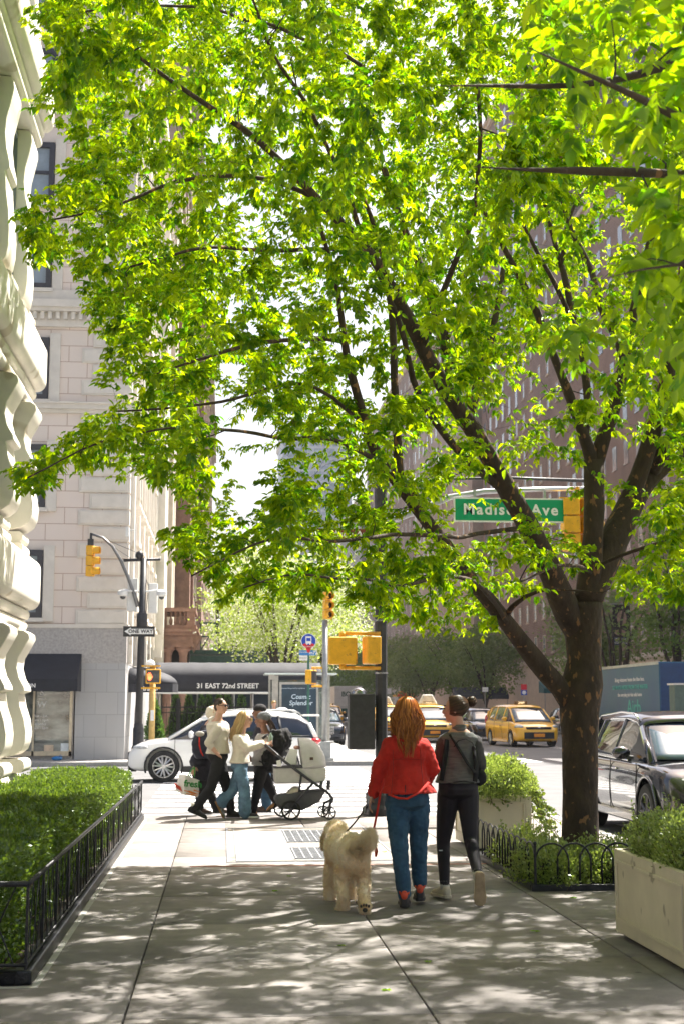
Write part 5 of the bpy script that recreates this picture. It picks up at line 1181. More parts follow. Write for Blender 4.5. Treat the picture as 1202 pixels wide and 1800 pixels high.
# 3. cabs
L_, W_ = 5.08, 1.98; h = L_/2
van = dict(L=L_, W=W_, zb=1.10, wx=(h-.98, -h+1.08), wr=.35, body=loft_body(L_, W_, 1.10, 1.0, .22, 1.12, .72),
    glass=[(-h+.08, 1.08, 1.16, .84, .8), (-h+.2, 1.08, 1.55, .86, .72), (-h+.4, 1.08, 1.68, .88, .70), (-h+1.2, 1.08, 1.76, .92, .71), (-.2, 1.08, 1.77, .93, .71), (.5, 1.08, 1.73, .93, .71), (.85, 1.07, 1.64, .93, .72), (1.75, 1.02, 1.06, .86, .80)],
    posts=[(.35, -.03, .045), (-.85, -.02, .045), (-1.9, .0, .05)], seams=[(1.35, 0), (.38, 0), (-.8, 0)], handles=[.55, .2], mir=(1.12, 1.20), rim=m_rim, postm=m_taxi,
    hl=(h-.32, .80, .87, .25, .12, .085, -.5), tl=(-h+.1, .82, 1.1, .08, .1, .25, .3), archm=m_taxi, arch=.012, sill=.1, spokes=6,
    front=[(h-.16, -.55, .76, h-.01, .55, .86, 'upper_grille', m_clad), (h-.12, -.66, .36, h+.015, .66, .64, 'grille', m_clad), (h+.0, -.24, .44, h+.03, .24, .58, 'number_plate', M('plate_orange', (.8, .28, .02), .5, var=0)), (-h-.01, -.26, .7, -h+.05, .26, .85, 'number_plate', M('plate_orange', (.8, .28, .02)))])
def cab_extras(t, ad=False, sp=van, zr=1.80):
    h = sp['L']/2
    MB().box((-.05, -.28, zr-.01), (.12, .28, zr+.16)).build('roof_lamp', M('roof_lamp_amber', (.15, .08, .02), .4, var=0), t, bevel=.02)
    text('roof_number', '3H69', .13, (.128, 0, zr+.08), M('lamp_white', (.9, .8, .6), .4, var=0, emit=((1, .75, .4), .6)), t, rz=math.pi/2, world=False, ext=.002)
    MB().tube([(h+.0, -.06, .83), (h+.02, 0, .83), (h+.0, .06, .83)], .022, 8).build('badge', m_chrome, t)
    if ad:
        a = MB(); a.loft([[(-.75, y*.45, zr+.02), (.15, y*.45, zr+.02), (.0, y*.22, zr+.50), (-.6, y*.22, zr+.50)] for y in (-1, 1)])
        a.build('roof_advert', M('advert_cover', (.68, .66, .58), .6, var=.15, scale=3), t, bevel=.05)
tv = gr(935, 1314, RZ)
xa_, xb_ = at(905, 1300, tv.y).x, at(987, 1300, tv.y).x
t = make_car('yellow_minivan', 'yellow minivan cab turning at the junction, just left of the big trunk', ((xa_+xb_)/2-.25, tv.y+2.4, RZ), -math.pi/2+.10, m_taxi, van, 'yellow cabs', 'taxi'); cab_extras(t)
text('lettering', 'T', .3, (.15, -.995, .8), m_blackc, t, world=False, ext=.004)
t2s = []
for (lab, xp, Y) in (('yellow cab with a pale roof advert between the heads of the two women', 765, 66), ('yellow cab with a roof advert behind the black pole, left of the red-haired woman', 686, 84)):
    t = make_car('yellow_cab', lab, (at(xp, 1241, Y).x, Y+2.4, RZ), -math.pi/2-.02, m_taxi, dict(van, L=4.9), 'yellow cabs', 'taxi'); cab_extras(t, True)
t = make_car('yellow_cab', 'small distant yellow cab partly hidden by the dark blue car', (at(584, 1241, 118).x, 120, RZ), -math.pi/2, m_taxi, dict(van, L=4.9), 'yellow cabs', 'taxi'); cab_extras(t)
# 4. others
xm = at(571, 1241, 62.5).x
t = make_car('blue_suv', 'dark blue car with a chrome grille coming towards us beside the silver pole', (xm, 62.5+2.4, RZ), -math.pi/2, m_navyp, dict(suv, archm=m_navyp, front=[(h-.08, -.42, .5, h-.035, .42, .84, 'grille', m_chrome)]+[(h-.04, -.4, .53+.07*k, h-.0, .4, .57+.07*k, 'grille_bar', m_clad) for k in range(4)]+[(h-.1, -.26, .34, h-.02, .26, .46, 'number_plate', m_sign_white), (h-.2, -.85, .22, h-.06, .85, .32, 'lower_intake', m_clad)]))
q = MB().lathe([(.085, -.01), (.085, .012)], (2.43, 0, .67), 18, 'x')
for k in range(3): a = math.pi/2+2*math.pi*k/3; q.tube([(2.445, 0, .67), (2.445, .1*math.cos(a), .67+.1*math.sin(a))], .012, 5)
q.build('badge', m_chrome, t)
for (lab, xp, Y, pm, hd) in (('dark car waiting behind the shoulder of the dark-haired woman', 828, 82, m_blackc, 0), ('dark grey car close behind the yellow minivan cab', 846, 72, m_dgrey, 0.0), ('dark parked car far down the right kerb', 1000, 86, m_blackc, 0), ('black car far along the avenue by the silver pole', 600, 140, m_blackc, 0)):
    X = at(xp, 1241, Y).x; make_car('dark_car', lab, (X, Y, RZ), -math.pi/2, pm, dict(cross, archm=pm), 'dark cars further down the avenue')
# box truck seen from behind
Y = 128; a, b_ = at(588, 1260, Y), at(636, 1206, Y)
t = thing('box_truck', 'white box truck with dark lettering on its rear doors, seen from behind', 'truck', ((a.x+b_.x)/2, Y+4, RZ)); m_bt = M('truck_white', (.62, .63, .62), .5, var=.08, scale=2)
MB().box((a.x, Y, 1.0), (b_.x, Y+7, b_.z)).build('cargo_box', m_bt, t, True, bevel=.04); m_ = (a.x+b_.x)/2
MB().box((a.x+.06, Y-.03, 1.45), (m_-.01, Y-.002, b_.z-.12)).box((m_+.01, Y-.03, 1.45), (b_.x-.06, Y-.002, b_.z-.12)).build('rear_door', m_bt, t, True)
text('lettering', 'BOF', .62, (m_-.05, Y-.05, b_.z-.75), M('dark_green_print', (.02, .08, .05), .6, var=0), t, bold=.012); text('lettering', 'BORDER MOVING', .2, (m_, Y-.05, b_.z-1.9), M('grey_print', (.35, .36, .36), .6, var=0), t)
MB().box((a.x+.05, Y-.02, 1.0), (b_.x-.05, Y+.1, 1.4)).build('tailboard', M('dark_green', (.02, .09, .07), .5), t, True)
for s_ in (a.x+.2, b_.x-.2): MB().box((s_-.1, Y-.04, 1.06), (s_+.1, Y-.022, 1.3)).build('taillight', m_tail, t, True); MB().lathe([(.46, -.2), (.46, .2)], (s_, Y+1.2, .46+RZ), 20, 'x').build('wheel', m_tyre, t, True)
MB().box((a.x+.2, Y+.05, .45), (b_.x-.2, Y+6.8, .98)).build('chassis', m_clad, t, True); MB().box((a.x+.1, Y+7.3, .5), (b_.x-.1, Y+9, 2.5)).build('cab', m_bt, t, True, bevel=.15)
# blue delivery truck on the far right
Yn, Yf = 55.5, 67.5; Xn = at(1158, 1200, Yn).x; zt = at(1158, 1163, Yn).z
t = thing('delivery_truck', 'blue and green painted box truck parked on the far right beyond the grey car', 'truck', (Xn+1.2, 61, RZ))
m_tb = M('truck_blue', (.012, .085, .20), .35, var=.2, scale=1.2, col2=(.02, .13, .19), stretch=(1, .6, .5)); m_tb2 = M('truck_navy', (.008, .045, .14), .4, var=.1)
bx_ = MB().box((Xn, Yn, .95), (Xn+2.5, Yf, zt)); bx_.build('cargo_box', m_tb, t, True, bevel=.03)
MB().box((Xn+.04, Yn-.03, .98), (Xn+2.46, Yn-.002, zt-.06)).build('rear_panel', m_tb2, t, True)
MB().box((Xn-.03, Yn+.02, zt-.11), (Xn-.001, Yf, zt+.01)).box((Xn-.03, Yf-.18, .95), (Xn-.001, Yf, zt-.115)).build('edge_trim', M('pale_trim', (.5, .52, .45), .5), t, True)
m_mint = M('mint_print', (.1, .5, .42), .5, var=0)
for k, (s, z, sz, mm) in enumerate((('Bring whatever home the blue box,', 2.75, .19, m_sign_white), ('SO MUCH MORE FROM THE WATER', 2.42, .20, m_mint), ('the everyday job that sails home', 2.1, .17, m_sign_white), ('kefer', 1.45, .3, m_sign_white), ('Airb', 1.55, .7, m_mint))):
    text('lettering', s, sz*1.25, (Xn-.012, Yn+(4.2 if k < 3 else (11 if k == 3 else 3.6)), z), mm, t, rz=-math.pi/2, bold=.004, ext=.003, sx=1.3)
l = MB()
def yz(pts): return [(Xn-.014, Yn+a, z) for a, z in pts]
l.tube(yz([(10.7, 3.0), (10.3, 2.7), (9.9, 2.35), (9.6, 2.0)]), .03, 5).tube(yz([(9.7, 3.05), (9.9, 2.7), (10.2, 2.2)]), .025, 5); l.build('painted_mark', m_sign_white, t, True)
MB().tube(yz([(10+.9*math.cos(a), 2.1+.42*math.sin(a)) for a in [k*.45 for k in range(13)]]), .025, 5).build('painted_ring', m_mint, t, True)
for yy in (Yn+1.6, Yn+2.7, Yf+1.6):
    for xx in (Xn+.25, Xn+2.25): MB().lathe([(.46, -.18), (.46, .18)], (xx, yy, .46+RZ), 20, 'x').build('wheel', m_tyre, t, True)
MB().box((Xn+.3, Yn+.1, .5), (Xn+2.2, Yf+2, .94)).build('chassis', m_clad, t, True); MB().box((Xn+.05, Yf+.25, .55), (Xn+2.45, Yf+2.3, 2.6)).build('cab', m_tb2, t, True, bevel=.2)
MB().box((Xn+.04-.02, Yf+1.0, 1.6), (Xn+.049, Yf+2.0, 2.3)).build('cab_window', m_cglass, t, True)
MB().box((Xn+.25, Yn-.05, 1.15), (Xn+1.1, Yn-.032, 1.35)).build('number_plate', MATS['plate_orange'], t, True)
# ================================================================ PEOPLE, DOG, STROLLER
m_skin = M('skin_light', (.52, .30, .21), .5, var=.06, scale=20)
m_skin2 = M('skin_brown', (.20, .10, .065), .5, var=.08, scale=20)
def cloth(name, c, var=.12, sc=14, bs=220, rough=.9, **k): return M(name, c, rough, var=var, scale=sc, bump=.35, bscale=bs, **k)
m_red = cloth('red_corduroy', (.56, .022, .012), .14, stretch=(1, 1, .6)); m_jean = cloth('blue_denim', (.035, .095, .17), .2, 9); m_jean2 = cloth('faded_denim', (.14, .25, .36), .25, 7)
m_greyk = M('grey_marl_knit', (.17, .175, .165), .9, var=.0, scale=9, col2=(.08, .083, .08), stretch=(1, 1, 14), bump=.3, bscale=150)
m_char = cloth('charcoal_knit', (.07, .065, .065)); m_blk = cloth('black_cloth', (.012, .012, .014), .2); m_leg = M('dark_leggings', (.012, .009, .015), .75, var=.1, scale=5)
m_cream_k = cloth('cream_jersey', (.60, .55, .46), .06); m_cream2 = cloth('cream_knit', (.68, .62, .52), .06, 25, 90); m_lgrey_c = cloth('light_grey_fleece', (.38, .37, .35), .1)
m_dcoat = cloth('dark_coat', (.02, .02, .03), .2); m_navyb = M('navy_nylon', (.015, .018, .04), .5, var=.2, scale=9)
m_shoe_b = M('black_shoe', (.015, .015, .016), .6, var=.2, scale=20); m_shoe_w = M('cream_shoe', (.55, .49, .38), .7, var=.1, scale=20); m_sole = M('rubber_sole', (.05, .045, .04), .8, var=.1)
m_orange = M('coral_mesh', (.75, .09, .04), .6, var=.2, scale=60); m_tan = M('tan_suede', (.40, .21, .08), .85, var=.15, scale=20); m_brn = M('brown_leather', (.07, .04, .028), .6, var=.2)
m_sock = M('white_sock', (.62, .60, .55), .9, var=.08, scale=60)
def hairmat(name, c0, c1):
    m = leafmat(name, c0, c1, tuple(min(1, x*1.3) for x in c0), tuple(min(1, x*1.3) for x in c1), .2, .10); return m
m_hair_r = hairmat('auburn_hair', (.24, .055, .008), (.62, .22, .035)); m_hair_d = hairmat('dark_brown_hair', (.030, .014, .008), (.11, .05, .022)); m_hair_b = hairmat('blonde_hair', (.42, .27, .10), (.75, .55, .28))
def V3(v): return Vector(v)
def torso(mb, neck, pel, S, F, prof, n=20):
    rings = []
    for t_, rs, rf, sh in prof:
        c = pel.lerp(neck, t_)+F*sh; rings.append([c+S*(rs*math.copysign(abs(math.cos(a))**.85, math.cos(a)))+F*(rf*math.sin(a)) for a in [2*math.pi*k/n for k in range(n)]])
    mb.loft(rings)
def limb(mb, P, R_, n=12):
    for i in range(len(P)-1):
        mb.tube([P[i], P[i].lerp(P[i+1], .5), P[i+1]], [R_[i], R_[i]*.52+R_[i+1]*.5, R_[i+1]], n)
        mb.ell(P[i+1], (R_[i+1],)*3, 10, 8)
    mb.ell(P[0], (R_[0],)*3, 10, 8)
def hand(mb, wr, d, out, curl=.5, s=1.0, grip=False):
    """d: along the hand; out: towards the thumb"""
    d = d.normalized(); out = (out-d*out.dot(d)).normalized(); pn = d.cross(out)  # palm normal
    pc = wr+d*.045*s; mb.ell(wr+d*.01*s, (.024*s,)*3, 8, 6)
    mb.ell(pc, (.040*s, .016*s, .050*s), 12, 8, S=out, Fd=pn, Up=d)
    for k, (o_, L_) in enumerate(((.030, .072), (.010, .080), (-.010, .074), (-.028, .058))):
        b = wr+d*.083*s+out*o_*s; a = b; dd = d.copy(); r = .0088*s
        for q in range(3):
            ang = (curl if not grip else 1.25)*(.6+.4*q); dd = (dd*math.cos(ang)+pn*math.sin(ang)).normalized(); e = a+dd*(L_*s*(.42, .32, .26)[q]); mb.tube([a, e], [r, r*.9], 7); mb.ell(e, (r*.9,)*3, 6, 5); a = e; r *= .92
    a = wr+d*.03*s+out*.03*s; e = a+(d*.6+out*.7+pn*.3).normalized()*.034*s; f = e+(d*.8+pn*.7).normalized()*.028*s; mb.tube([a, e], [.012*s, .010*s], 7); mb.tube([e, f], [.010*s, .008*s], 7); mb.ell(f, (.008*s,)*3, 6, 5)
def headgeo(mb, c, F, h=.115, nose=True, up=None):
    F = F.normalized(); U_ = up or Vector((0, 0, 1)); S = F.cross(U_).normalized()
    mb.ell(c+U_*.018-F*.008, (.074, .093, .096), 18, 12, S=S, Fd=F, Up=U_)
    mb.ell(c-U_*.045+F*.022, (.056, .066, .064), 14, 10, S=S, Fd=F, Up=U_); mb.ell(c-U_*.085+F*.060, (.024, .022, .022), 10, 8, S=S, Fd=F, Up=U_)
    mb.ell(c+U_*.030+F*.070, (.050, .020, .014), 10, 8, S=S, Fd=F, Up=U_)
    if nose: mb.tube([c+U_*.015+F*.083, c-U_*.018+F*.106, c-U_*.030+F*.094], [.009, .014, .012], 8)
    mb.ell(c-U_*.050+F*.082, (.024, .012, .010), 10, 6, S=S, Fd=F, Up=U_)
    for s_ in (-1, 1): mb.ell(c-U_*.005+S*(.076*s_)-F*.01, (.010, .020, .031), 8, 8, S=S, Fd=F, Up=U_)
    for s_ in (-1, 1): mb.ell(c-U_*.02+S*(.040*s_)+F*.062, (.022, .022, .024), 8, 8, S=S, Fd=F, Up=U_)
    return S
def face_bits(t, c, F, lips=(.35, .12, .10), glasses=False):
    F = F.normalized(); U_ = Vector((0, 0, 1)); S = F.cross(U_).normalized()
    if not glasses:
        for s_ in (-1, 1): MB().ell(c+U_*.012+S*(.031*s_)+F*.086, (.012, .006, .006), 8, 6, S=S, Fd=F).build('eye', M('dark_eye', (.02, .015, .012), .2, var=0), t, True, smooth=True)
    MB().ell(c-U_*.050+F*.096, (.021, .005, .006), 10, 6, S=S, Fd=F).build('mouth', M('lips', lips, .5, var=0), t, True, smooth=True)
    for s_ in (-1, 1): MB().tube([c+U_*.035+S*(.016*s_)+F*.092, c+U_*.040+S*(.034*s_)+F*.086, c+U_*.034+S*(.05*s_)+F*.072], .0042, 5).build('eyebrow', MATS['dark_brown_hair'], t, True)
    if glasses:
        g_ = MB()
        for s_ in (-1, 1): g_.ell(c+U_*.012+S*(.031*s_)+F*.099, (.026, .006, .019), 14, 8, S=S, Fd=F).tube([c+U_*.016+S*(.056*s_)+F*.09, c+U_*.012+S*(.079*s_)-F*.01], .004, 5)
        g_.tube([c+U_*.014-S*.01+F*.104, c+U_*.014+S*.01+F*.104], .004, 5); g_.build('sunglasses', M('sunglass_black', (.01, .01, .012), .08, var=0), t, True, smooth=True)
def shoe(t, ankle, F3, up, mat, L_=.27, sole=m_sole, nm='shoe', w_=1.0):
    F3 = F3.normalized(); up = (up-F3*up.dot(F3)).normalized(); S = F3.cross(up); heel = ankle-F3*.065-up*.085; rings = []
    for u, wd, hg in ((0, .020, .05), (.04, .032, .075), (.2, .037, .10), (.38, .038, .088), (.55, .043, .062), (.78, .048, .050), (.93, .040, .038), (1, .02, .02)):
        c = heel+F3*(L_*u); ring = []
        for k in range(14):
            a = 2*math.pi*k/14; x, z = math.cos(a), math.sin(a); ring.append(c+S*(wd*w_*math.copysign(abs(x)**.7, x))+up*(hg*.5+hg*.5*math.copysign(abs(z)**.75, z)+.012))
        rings.append(ring)
    o = MB().loft(rings).build(nm, mat, t, True, smooth=True, sub=1)
    rings = []
    for u, wd in ((-.02, .018), (.04, .036), (.25, .040), (.5, .042), (.78, .052), (.95, .044), (1.03, .018)):
        c = heel+F3*(L_*u); tk = .026; rings.append([c-S*wd*w_, c+S*wd*w_, c+S*wd*w_+up*tk, c-S*wd*w_+up*tk])
    MB().loft(rings).build('sole', sole, o, True, bevel=.006); return o
MALE = dict(torso=[(-.16, .09, .09, 0), (-.04, .150, .115, -.01), (.08, .165, .115, -.01), (.3, .145, .10, 0), (.5, .150, .105, .01), (.72, .175, .115, .01), (.88, .185, .095, 0), (.97, .12, .07, 0), (1.06, .055, .055, .0)], arm=(.058, .042, .028), leg=(.092, .058, .040))
FEM = dict(torso=[(-.16, .09, .09, 0), (-.04, .160, .115, -.015), (.08, .165, .11, -.01), (.35, .125, .085, 0), (.5, .128, .09, .01), (.72, .145, .105, .015), (.88, .160, .085, 0), (.97, .10, .06, 0), (1.06, .047, .047, .0)], arm=(.047, .036, .024), leg=(.090, .052, .036))
def scale_prof(p, k, a, lo=-9, hi=9, flare=0): return [(t_, rs*k+a+flare*max(0, .5-t_), rf*k+a+flare*.6*max(0, .5-t_), sh) for t_, rs, rf, sh in p if lo <= t_ <= hi]
def figure(name, label, cat, Y0, J, face, tors, kind, skin, group=None, base=None, vox=.011):
    """J: joints as photo points (x, y, depth offset)"""
    q = {k: at(v[0], v[1], Y0+v[2]) for k, v in J.items()}; b0 = base or Vector((q['pel'].x, Y0, 0))
    t = thing(name, label, cat, b0, 0, group); F = Vector(tors).normalized(); S = F.cross(Vector((0, 0, 1))).normalized(); q['F'] = F; q['S'] = S; q['face'] = Vector(face).normalized()
    b = MB(); torso(b, q['neck'], q['pel'], S, F, kind['torso']); headgeo(b, q['head'], q['face']); b.tube([q['neck']-Vector((0, 0, .03)), q['head']-Vector((0, 0, .05))-q['face']*.01], [.058, .05], 12)
    a = kind['arm']; l = kind['leg']
    for s_ in 'LR':
        if 'sh'+s_ in q: limb(b, [q['sh'+s_], q['el'+s_], q['wr'+s_]], a)
        limb(b, [q['hip'+s_], q['kn'+s_], q['an'+s_]], l)
        if 'hd'+s_ in q: hand(b, q['wr'+s_], (q['hd'+s_]-q['wr'+s_]), q.get('th'+s_, q['wr'+s_]+F)-q['wr'+s_] if 'th'+s_ in q else F, .45)
    remeshed(b, 'body', skin, t, vox*.65, 3); t.name = name
    return t, q
def locks(n, rootf, pathf, r, mat, t, nm='hair', seg=9, world=True):
    """hair as many thin tapering locks"""
    V = []; F = []; T = []
    for i in range(n):
        P = pathf(i/n, random.random()); tn = min(1, max(0, random.gauss(.42, .42))); rr = r*random.uniform(.6, 1.25); m = len(P)
        k0 = len(V); prev = None
        for j, p in enumerate(P):
            d = (P[min(j+1, m-1)]-P[max(j-1, 0)]).normalized(); a = d.orthogonal().normalized() if prev is None else (prev-d*prev.dot(d)).normalized(); prev = a; b_ = d.cross(a); w_ = rr*(1-.75*(j/(m-1))**2.2)
            for q in range(4): V.append(p+a*(w_*math.cos(q*math.pi/2))+b_*(w_*math.sin(q*math.pi/2))); T.append(min(1, max(0, tn+.25*(j/m-.4))))
        for j in range(m-1):
            for q in range(4): F.append((k0+j*4+q, k0+j*4+(q+1) % 4, k0+(j+1)*4+(q+1) % 4, k0+(j+1)*4+q))
    return fastmesh(nm, np.array([tuple(v) for v in V]), F, mat, t, world, tone=T, smooth=True)
def skullcap(c, F, grow=.012, back=.03, cutz=-.03):
    F = F.normalized(); mb = MB(); mb.ell(c+Vector((0, 0, .024))-F*.020, (.078+grow, .092+grow, .094+grow), 18, 12, S=F.cross(Vector((0, 0, 1))), Fd=F); return mb

# ---------- woman in the red jacket, walking away
Z = Vector((0, 0, 1))
J = dict(head=(715, 1256, .02), neck=(713, 1293, 0), pel=(715, 1402, 0), shL=(688, 1309, 0), shR=(741, 1309, 0), elL=(665, 1353, .05), elR=(758, 1352, .02), wrL=(655, 1396, .10), wrR=(750, 1370, .28), hdL=(646, 1425, .12), thL=(652, 1396, .4),
         hipL=(698, 1412, 0), hipR=(733, 1412, .02), knL=(701, 1490, -.06), knR=(735, 1484, .12), anL=(710, 1572, -.02), anR=(737, 1556, .16))
w1, q = figure('person', 'woman with long auburn hair, red jacket and blue jeans, holding the dog leash', 'person', 11.55, J, (.45, .9, -.05), (.12, 1, 0), FEM, m_skin, 'people on the sidewalk')
b = MB(); torso(b, q['neck'], q['pel'], q['S'], q['F'], scale_prof(FEM['torso'], 1.0, .030, .06, .99, .11)); 
for s_, wr in (('L', q['elL'].lerp(q['wrL'], .93)), ('R', q['elR'].lerp(q['wrR'], .9))): limb(b, [q['sh'+s_]-Z*.012, q['el'+s_], wr], (.078, .062, .054))
remeshed(b, 'jacket', m_red, w1, .009, 3, disp=.016, dscale=.085)
# jacket details: centre vent, back seam, collar, loose belt
b = MB(); bk = -q['F']
def backpt(x, y, off): return at(x, y, 11.55-off)
b.tube([backpt(712, 1380, .150), backpt(712, 1401, .178)], .004, 5); b.build('vent', m_blk, w1, True)
b = MB().tube([backpt(690, 1318, .115), backpt(691, 1350, .135), backpt(687, 1398, .17)], .0035, 5).tube([backpt(738, 1316, .11), backpt(740, 1350, .13), backpt(745, 1396, .165)], .0035, 5).tube([backpt(689, 1335, .135), backpt(713, 1334, .14), backpt(738, 1335, .135)], .003, 5); b.build('seam', M('red_seam', (.30, .012, .008), .9, var=.1), w1, True)
b = MB(); ring = []
b.tube([backpt(690, 1293, .03), backpt(700, 1300, .105), backpt(713, 1302, .12), backpt(728, 1300, .105), backpt(738, 1292, .03)], .014, 8, flat=.6); b.build('collar', m_red, w1, True, smooth=True)
b = MB(); torso(b, q['neck'], q['pel'], q['S'], q['F'], [(-.20, .08, .09, 0), (-.12, .16, .13, -.015), (-.02, .176, .135, -.02), (.08, .176, .125, -.012), (.2, .155, .11, 0)])
for s_, lo in (('L', .98), ('R', .93)): limb(b, [q['hip'+s_], q['kn'+s_], q['kn'+s_].lerp(q['an'+s_], lo)], (.105, .072, .058))
remeshed(b, 'jeans', m_jean, w1, .009, 3, disp=.010, dscale=.06)
for s_, w_ in (('L', Vector((.12, .9, .0))), ('R', Vector((.1, .95, -.06)))): 
    an = Vector(q['an'+s_]); an.z = .098 if s_ == 'L' else .118
    o = shoe(w1, an, w_, Z, M('trainer_dark', (.05, .04, .045), .7, var=.2, scale=30), .26, M('trainer_sole', (.045, .04, .04), .8)); hb = an-w_.normalized()*.062
    MB().ell(hb+Z*.012, (.030, .014, .036), 12, 8).build('heel_panel', m_orange, o, True, smooth=True); MB().tube([hb+Z*.02-Vector((.03, 0, 0)), hb+Z*.04+w_.normalized()*.03-Vector((.038, 0, 0))], .008, 6).tube([hb+Z*.02+Vector((.03, 0, 0)), hb+Z*.04+w_.normalized()*.03+Vector((.038, 0, 0))], .008, 6).build('side_stripe', m_orange, o, True)
hc = q['head']
def w1path(u, v):
    a = random.uniform(-.1, 1.1)*math.pi; a = math.pi*(1.0+random.uniform(-.08, 1.08)) # back half: angle in plane, pi..2pi is towards the camera
    side, back = math.cos(a), -math.sin(a); P = []
    lay = random.uniform(.0, .022); L_ = random.uniform(.14, .37)*(1 if abs(side) < .6 else .72)
    for k in range(14):
        s_ = k/13
        if s_ < .42:
            th = (.12+1.32*s_/.42); r = math.sin(th); z = math.cos(th)
            p = hc+q['S']*(side*(.083+lay)*r)-q['F']*(back*(.100+lay)*r)+Z*(.024+(.105+lay)*z)
        else:
            g = (s_-.42)/.58; fl = math.sin(min(1, g*1.6)*math.pi)*.03
            end = side*.112*(1-.72*max(0, g-.35)*1.2)+.008*math.sin(g*9+a*5)
            p = hc+q['S']*(side*(.083+lay)+(side*.030+(v-.5)*.035)*math.sin(g*math.pi*.8)-side*.045*g*g+(v-.5)*.03*g)-q['F']*(back*(.100+lay)+.035*g*(.4+back)+.014*math.sin(g*11+v*6))+q['S']*(.010*math.sin(g*8+a*7+v*3))+Z*(.024+.012-L_*g*1.05)
        P.append(p)
    return P
locks(900, None, w1path, .0065, m_hair_r, w1)
remeshed(skullcap(hc, q['face'], -.001), 'hair_base', m_hair_r, w1, .012, 2)
face_bits(w1, hc, q['face'], glasses=True)
wl = q['wrL']; MB().lathe([(.028, -.004), (.031, 0), (.028, .004)], wl-Z*.01, 14).build('bracelet', M('gold', (.7, .5, .2), .25, 1, var=0), w1, True, smooth=True)
grip = at(645, 1418, 11.66)

# ---------- woman in the grey running top
J = dict(head=(799, 1247, 0), neck=(806, 1284, 0), pel=(804, 1384, 0), shL=(780, 1302, 0), shR=(834, 1303, 0), elL=(768, 1342, .05), elR=(844, 1346, .0), wrL=(782, 1366, .26), wrR=(828, 1368, .24),
         hipL=(788, 1396, .02), hipR=(821, 1396, 0), knL=(778, 1480, .14), knR=(826, 1476, -.04), anL=(781, 1560, .06), anR=(840, 1540, -.34))
w2, q = figure('person', 'young woman with a dark bun, grey running top and black leggings', 'person', 11.95, J, (-.93, .30, -.05), (.0, 1, 0), FEM, m_skin, 'people on the sidewalk')
b = MB(); torso(b, q['neck'], q['pel'], q['S'], q['F'], scale_prof(FEM['torso'], 1.0, .016, .02, 1.04, .05)); remeshed(b, 'running_top', m_greyk, w2, .009, 4, disp=.005, dscale=.06)
b = MB()
for s_ in 'LR': limb(b, [q['sh'+s_]-Z*.01, q['el'+s_], q['el'+s_].lerp(q['wr'+s_], .9)], (.064, .052, .042))
remeshed(b, 'sleeves', m_char, w2, .009, 4, disp=.006, dscale=.05)
def bp2(x, y, off): return at(x, y, 11.95-off)
for nm, pts in (('side_panel', [(785, 1300, .09), (783, 1318, .10), (779, 1345, .10), (775, 1372, .11)]), ('side_panel', [(833, 1312, .07), (837, 1335, .085), (836, 1360, .095), (834, 1374, .11)])):
    MB().tube([bp2(*p) for p in pts], [.03, .034, .034, .03], 10, flat=.35).build(nm, m_blk, w2, True, smooth=True)
MB().tube([bp2(790, 1291, .075), bp2(805, 1315, .125), bp2(820, 1340, .125), bp2(834, 1358, .13)], .021, 8, flat=.3).build('bag_strap', m_blk, w2, True, smooth=True)
MB().tube([bp2(797, 1313, .118), bp2(805, 1302, .12), bp2(818, 1299, .11), bp2(830, 1306, .10), bp2(835, 1318, .09)], .004, 5).build('back_piping', m_blk, w2, True)
MB().tube([bp2(796, 1375, .150), bp2(815, 1373, .152), bp2(832, 1376, .135)], .004, 5).build('hem_cord', m_blk, w2, True)
sb = remeshed(MB().ell(bp2(842, 1366, .04), (.06, .05, .075), 14, 10), 'sling_bag', m_blk, w2, .01, 3, disp=.008, dscale=.05)
MB().lathe([(.060, -.02), (.064, .0), (.060, .035)], q['neck']+Z*.015, 18).build('collar', m_greyk, w2, True, smooth=True)
b = MB(); torso(b, q['neck'], q['pel'], q['S'], q['F'], [(-.20, .08, .09, 0), (-.12, .158, .122, -.015), (-.02, .172, .130, -.02), (.08, .170, .116, -.012), (.14, .16, .105, -.005)])
for s_, lo in (('L', .93), ('R', .90)): limb(b, [q['hip'+s_], q['kn'+s_], q['kn'+s_].lerp(q['an'+s_], lo)], (.100, .060, .043))
for s_ in 'LR': b.ell(q['kn'+s_].lerp(q['an'+s_], .3)-q['F']*.012, (.056, .058, .10), 12, 8)
remeshed(b, 'leggings', m_leg, w2, .009, 4)
MB().box(tuple(bp2(771, 1496, -.055)), tuple(bp2(777, 1494, -.06)+Vector((0, .004, 0)))).build('leg_logo', m_sign_white, w2, True)
for s_ in 'LR': MB().tube([q['kn'+s_].lerp(q['an'+s_], .86), q['an'+s_]-Z*.02], [.043, .040], 12).build('sock', m_sock, w2, True, smooth=True)
an = Vector(q['anL']); an.z = .10; shoe(w2, an, Vector((-.35, .9, 0)), Z, m_shoe_w, .25, m_shoe_w)
an = Vector(q['anR']); shoe(w2, an-Z*.01, Vector((.03, .22, -1)), Vector((0, 1, .22)), m_shoe_w, .27, M('tan_sole', (.42, .31, .2), .8, var=.2, scale=12))
hc = q['head']; Fc = q['face']; Sd = Fc.cross(Z).normalized(); bun = at(828, 1233, 11.97)
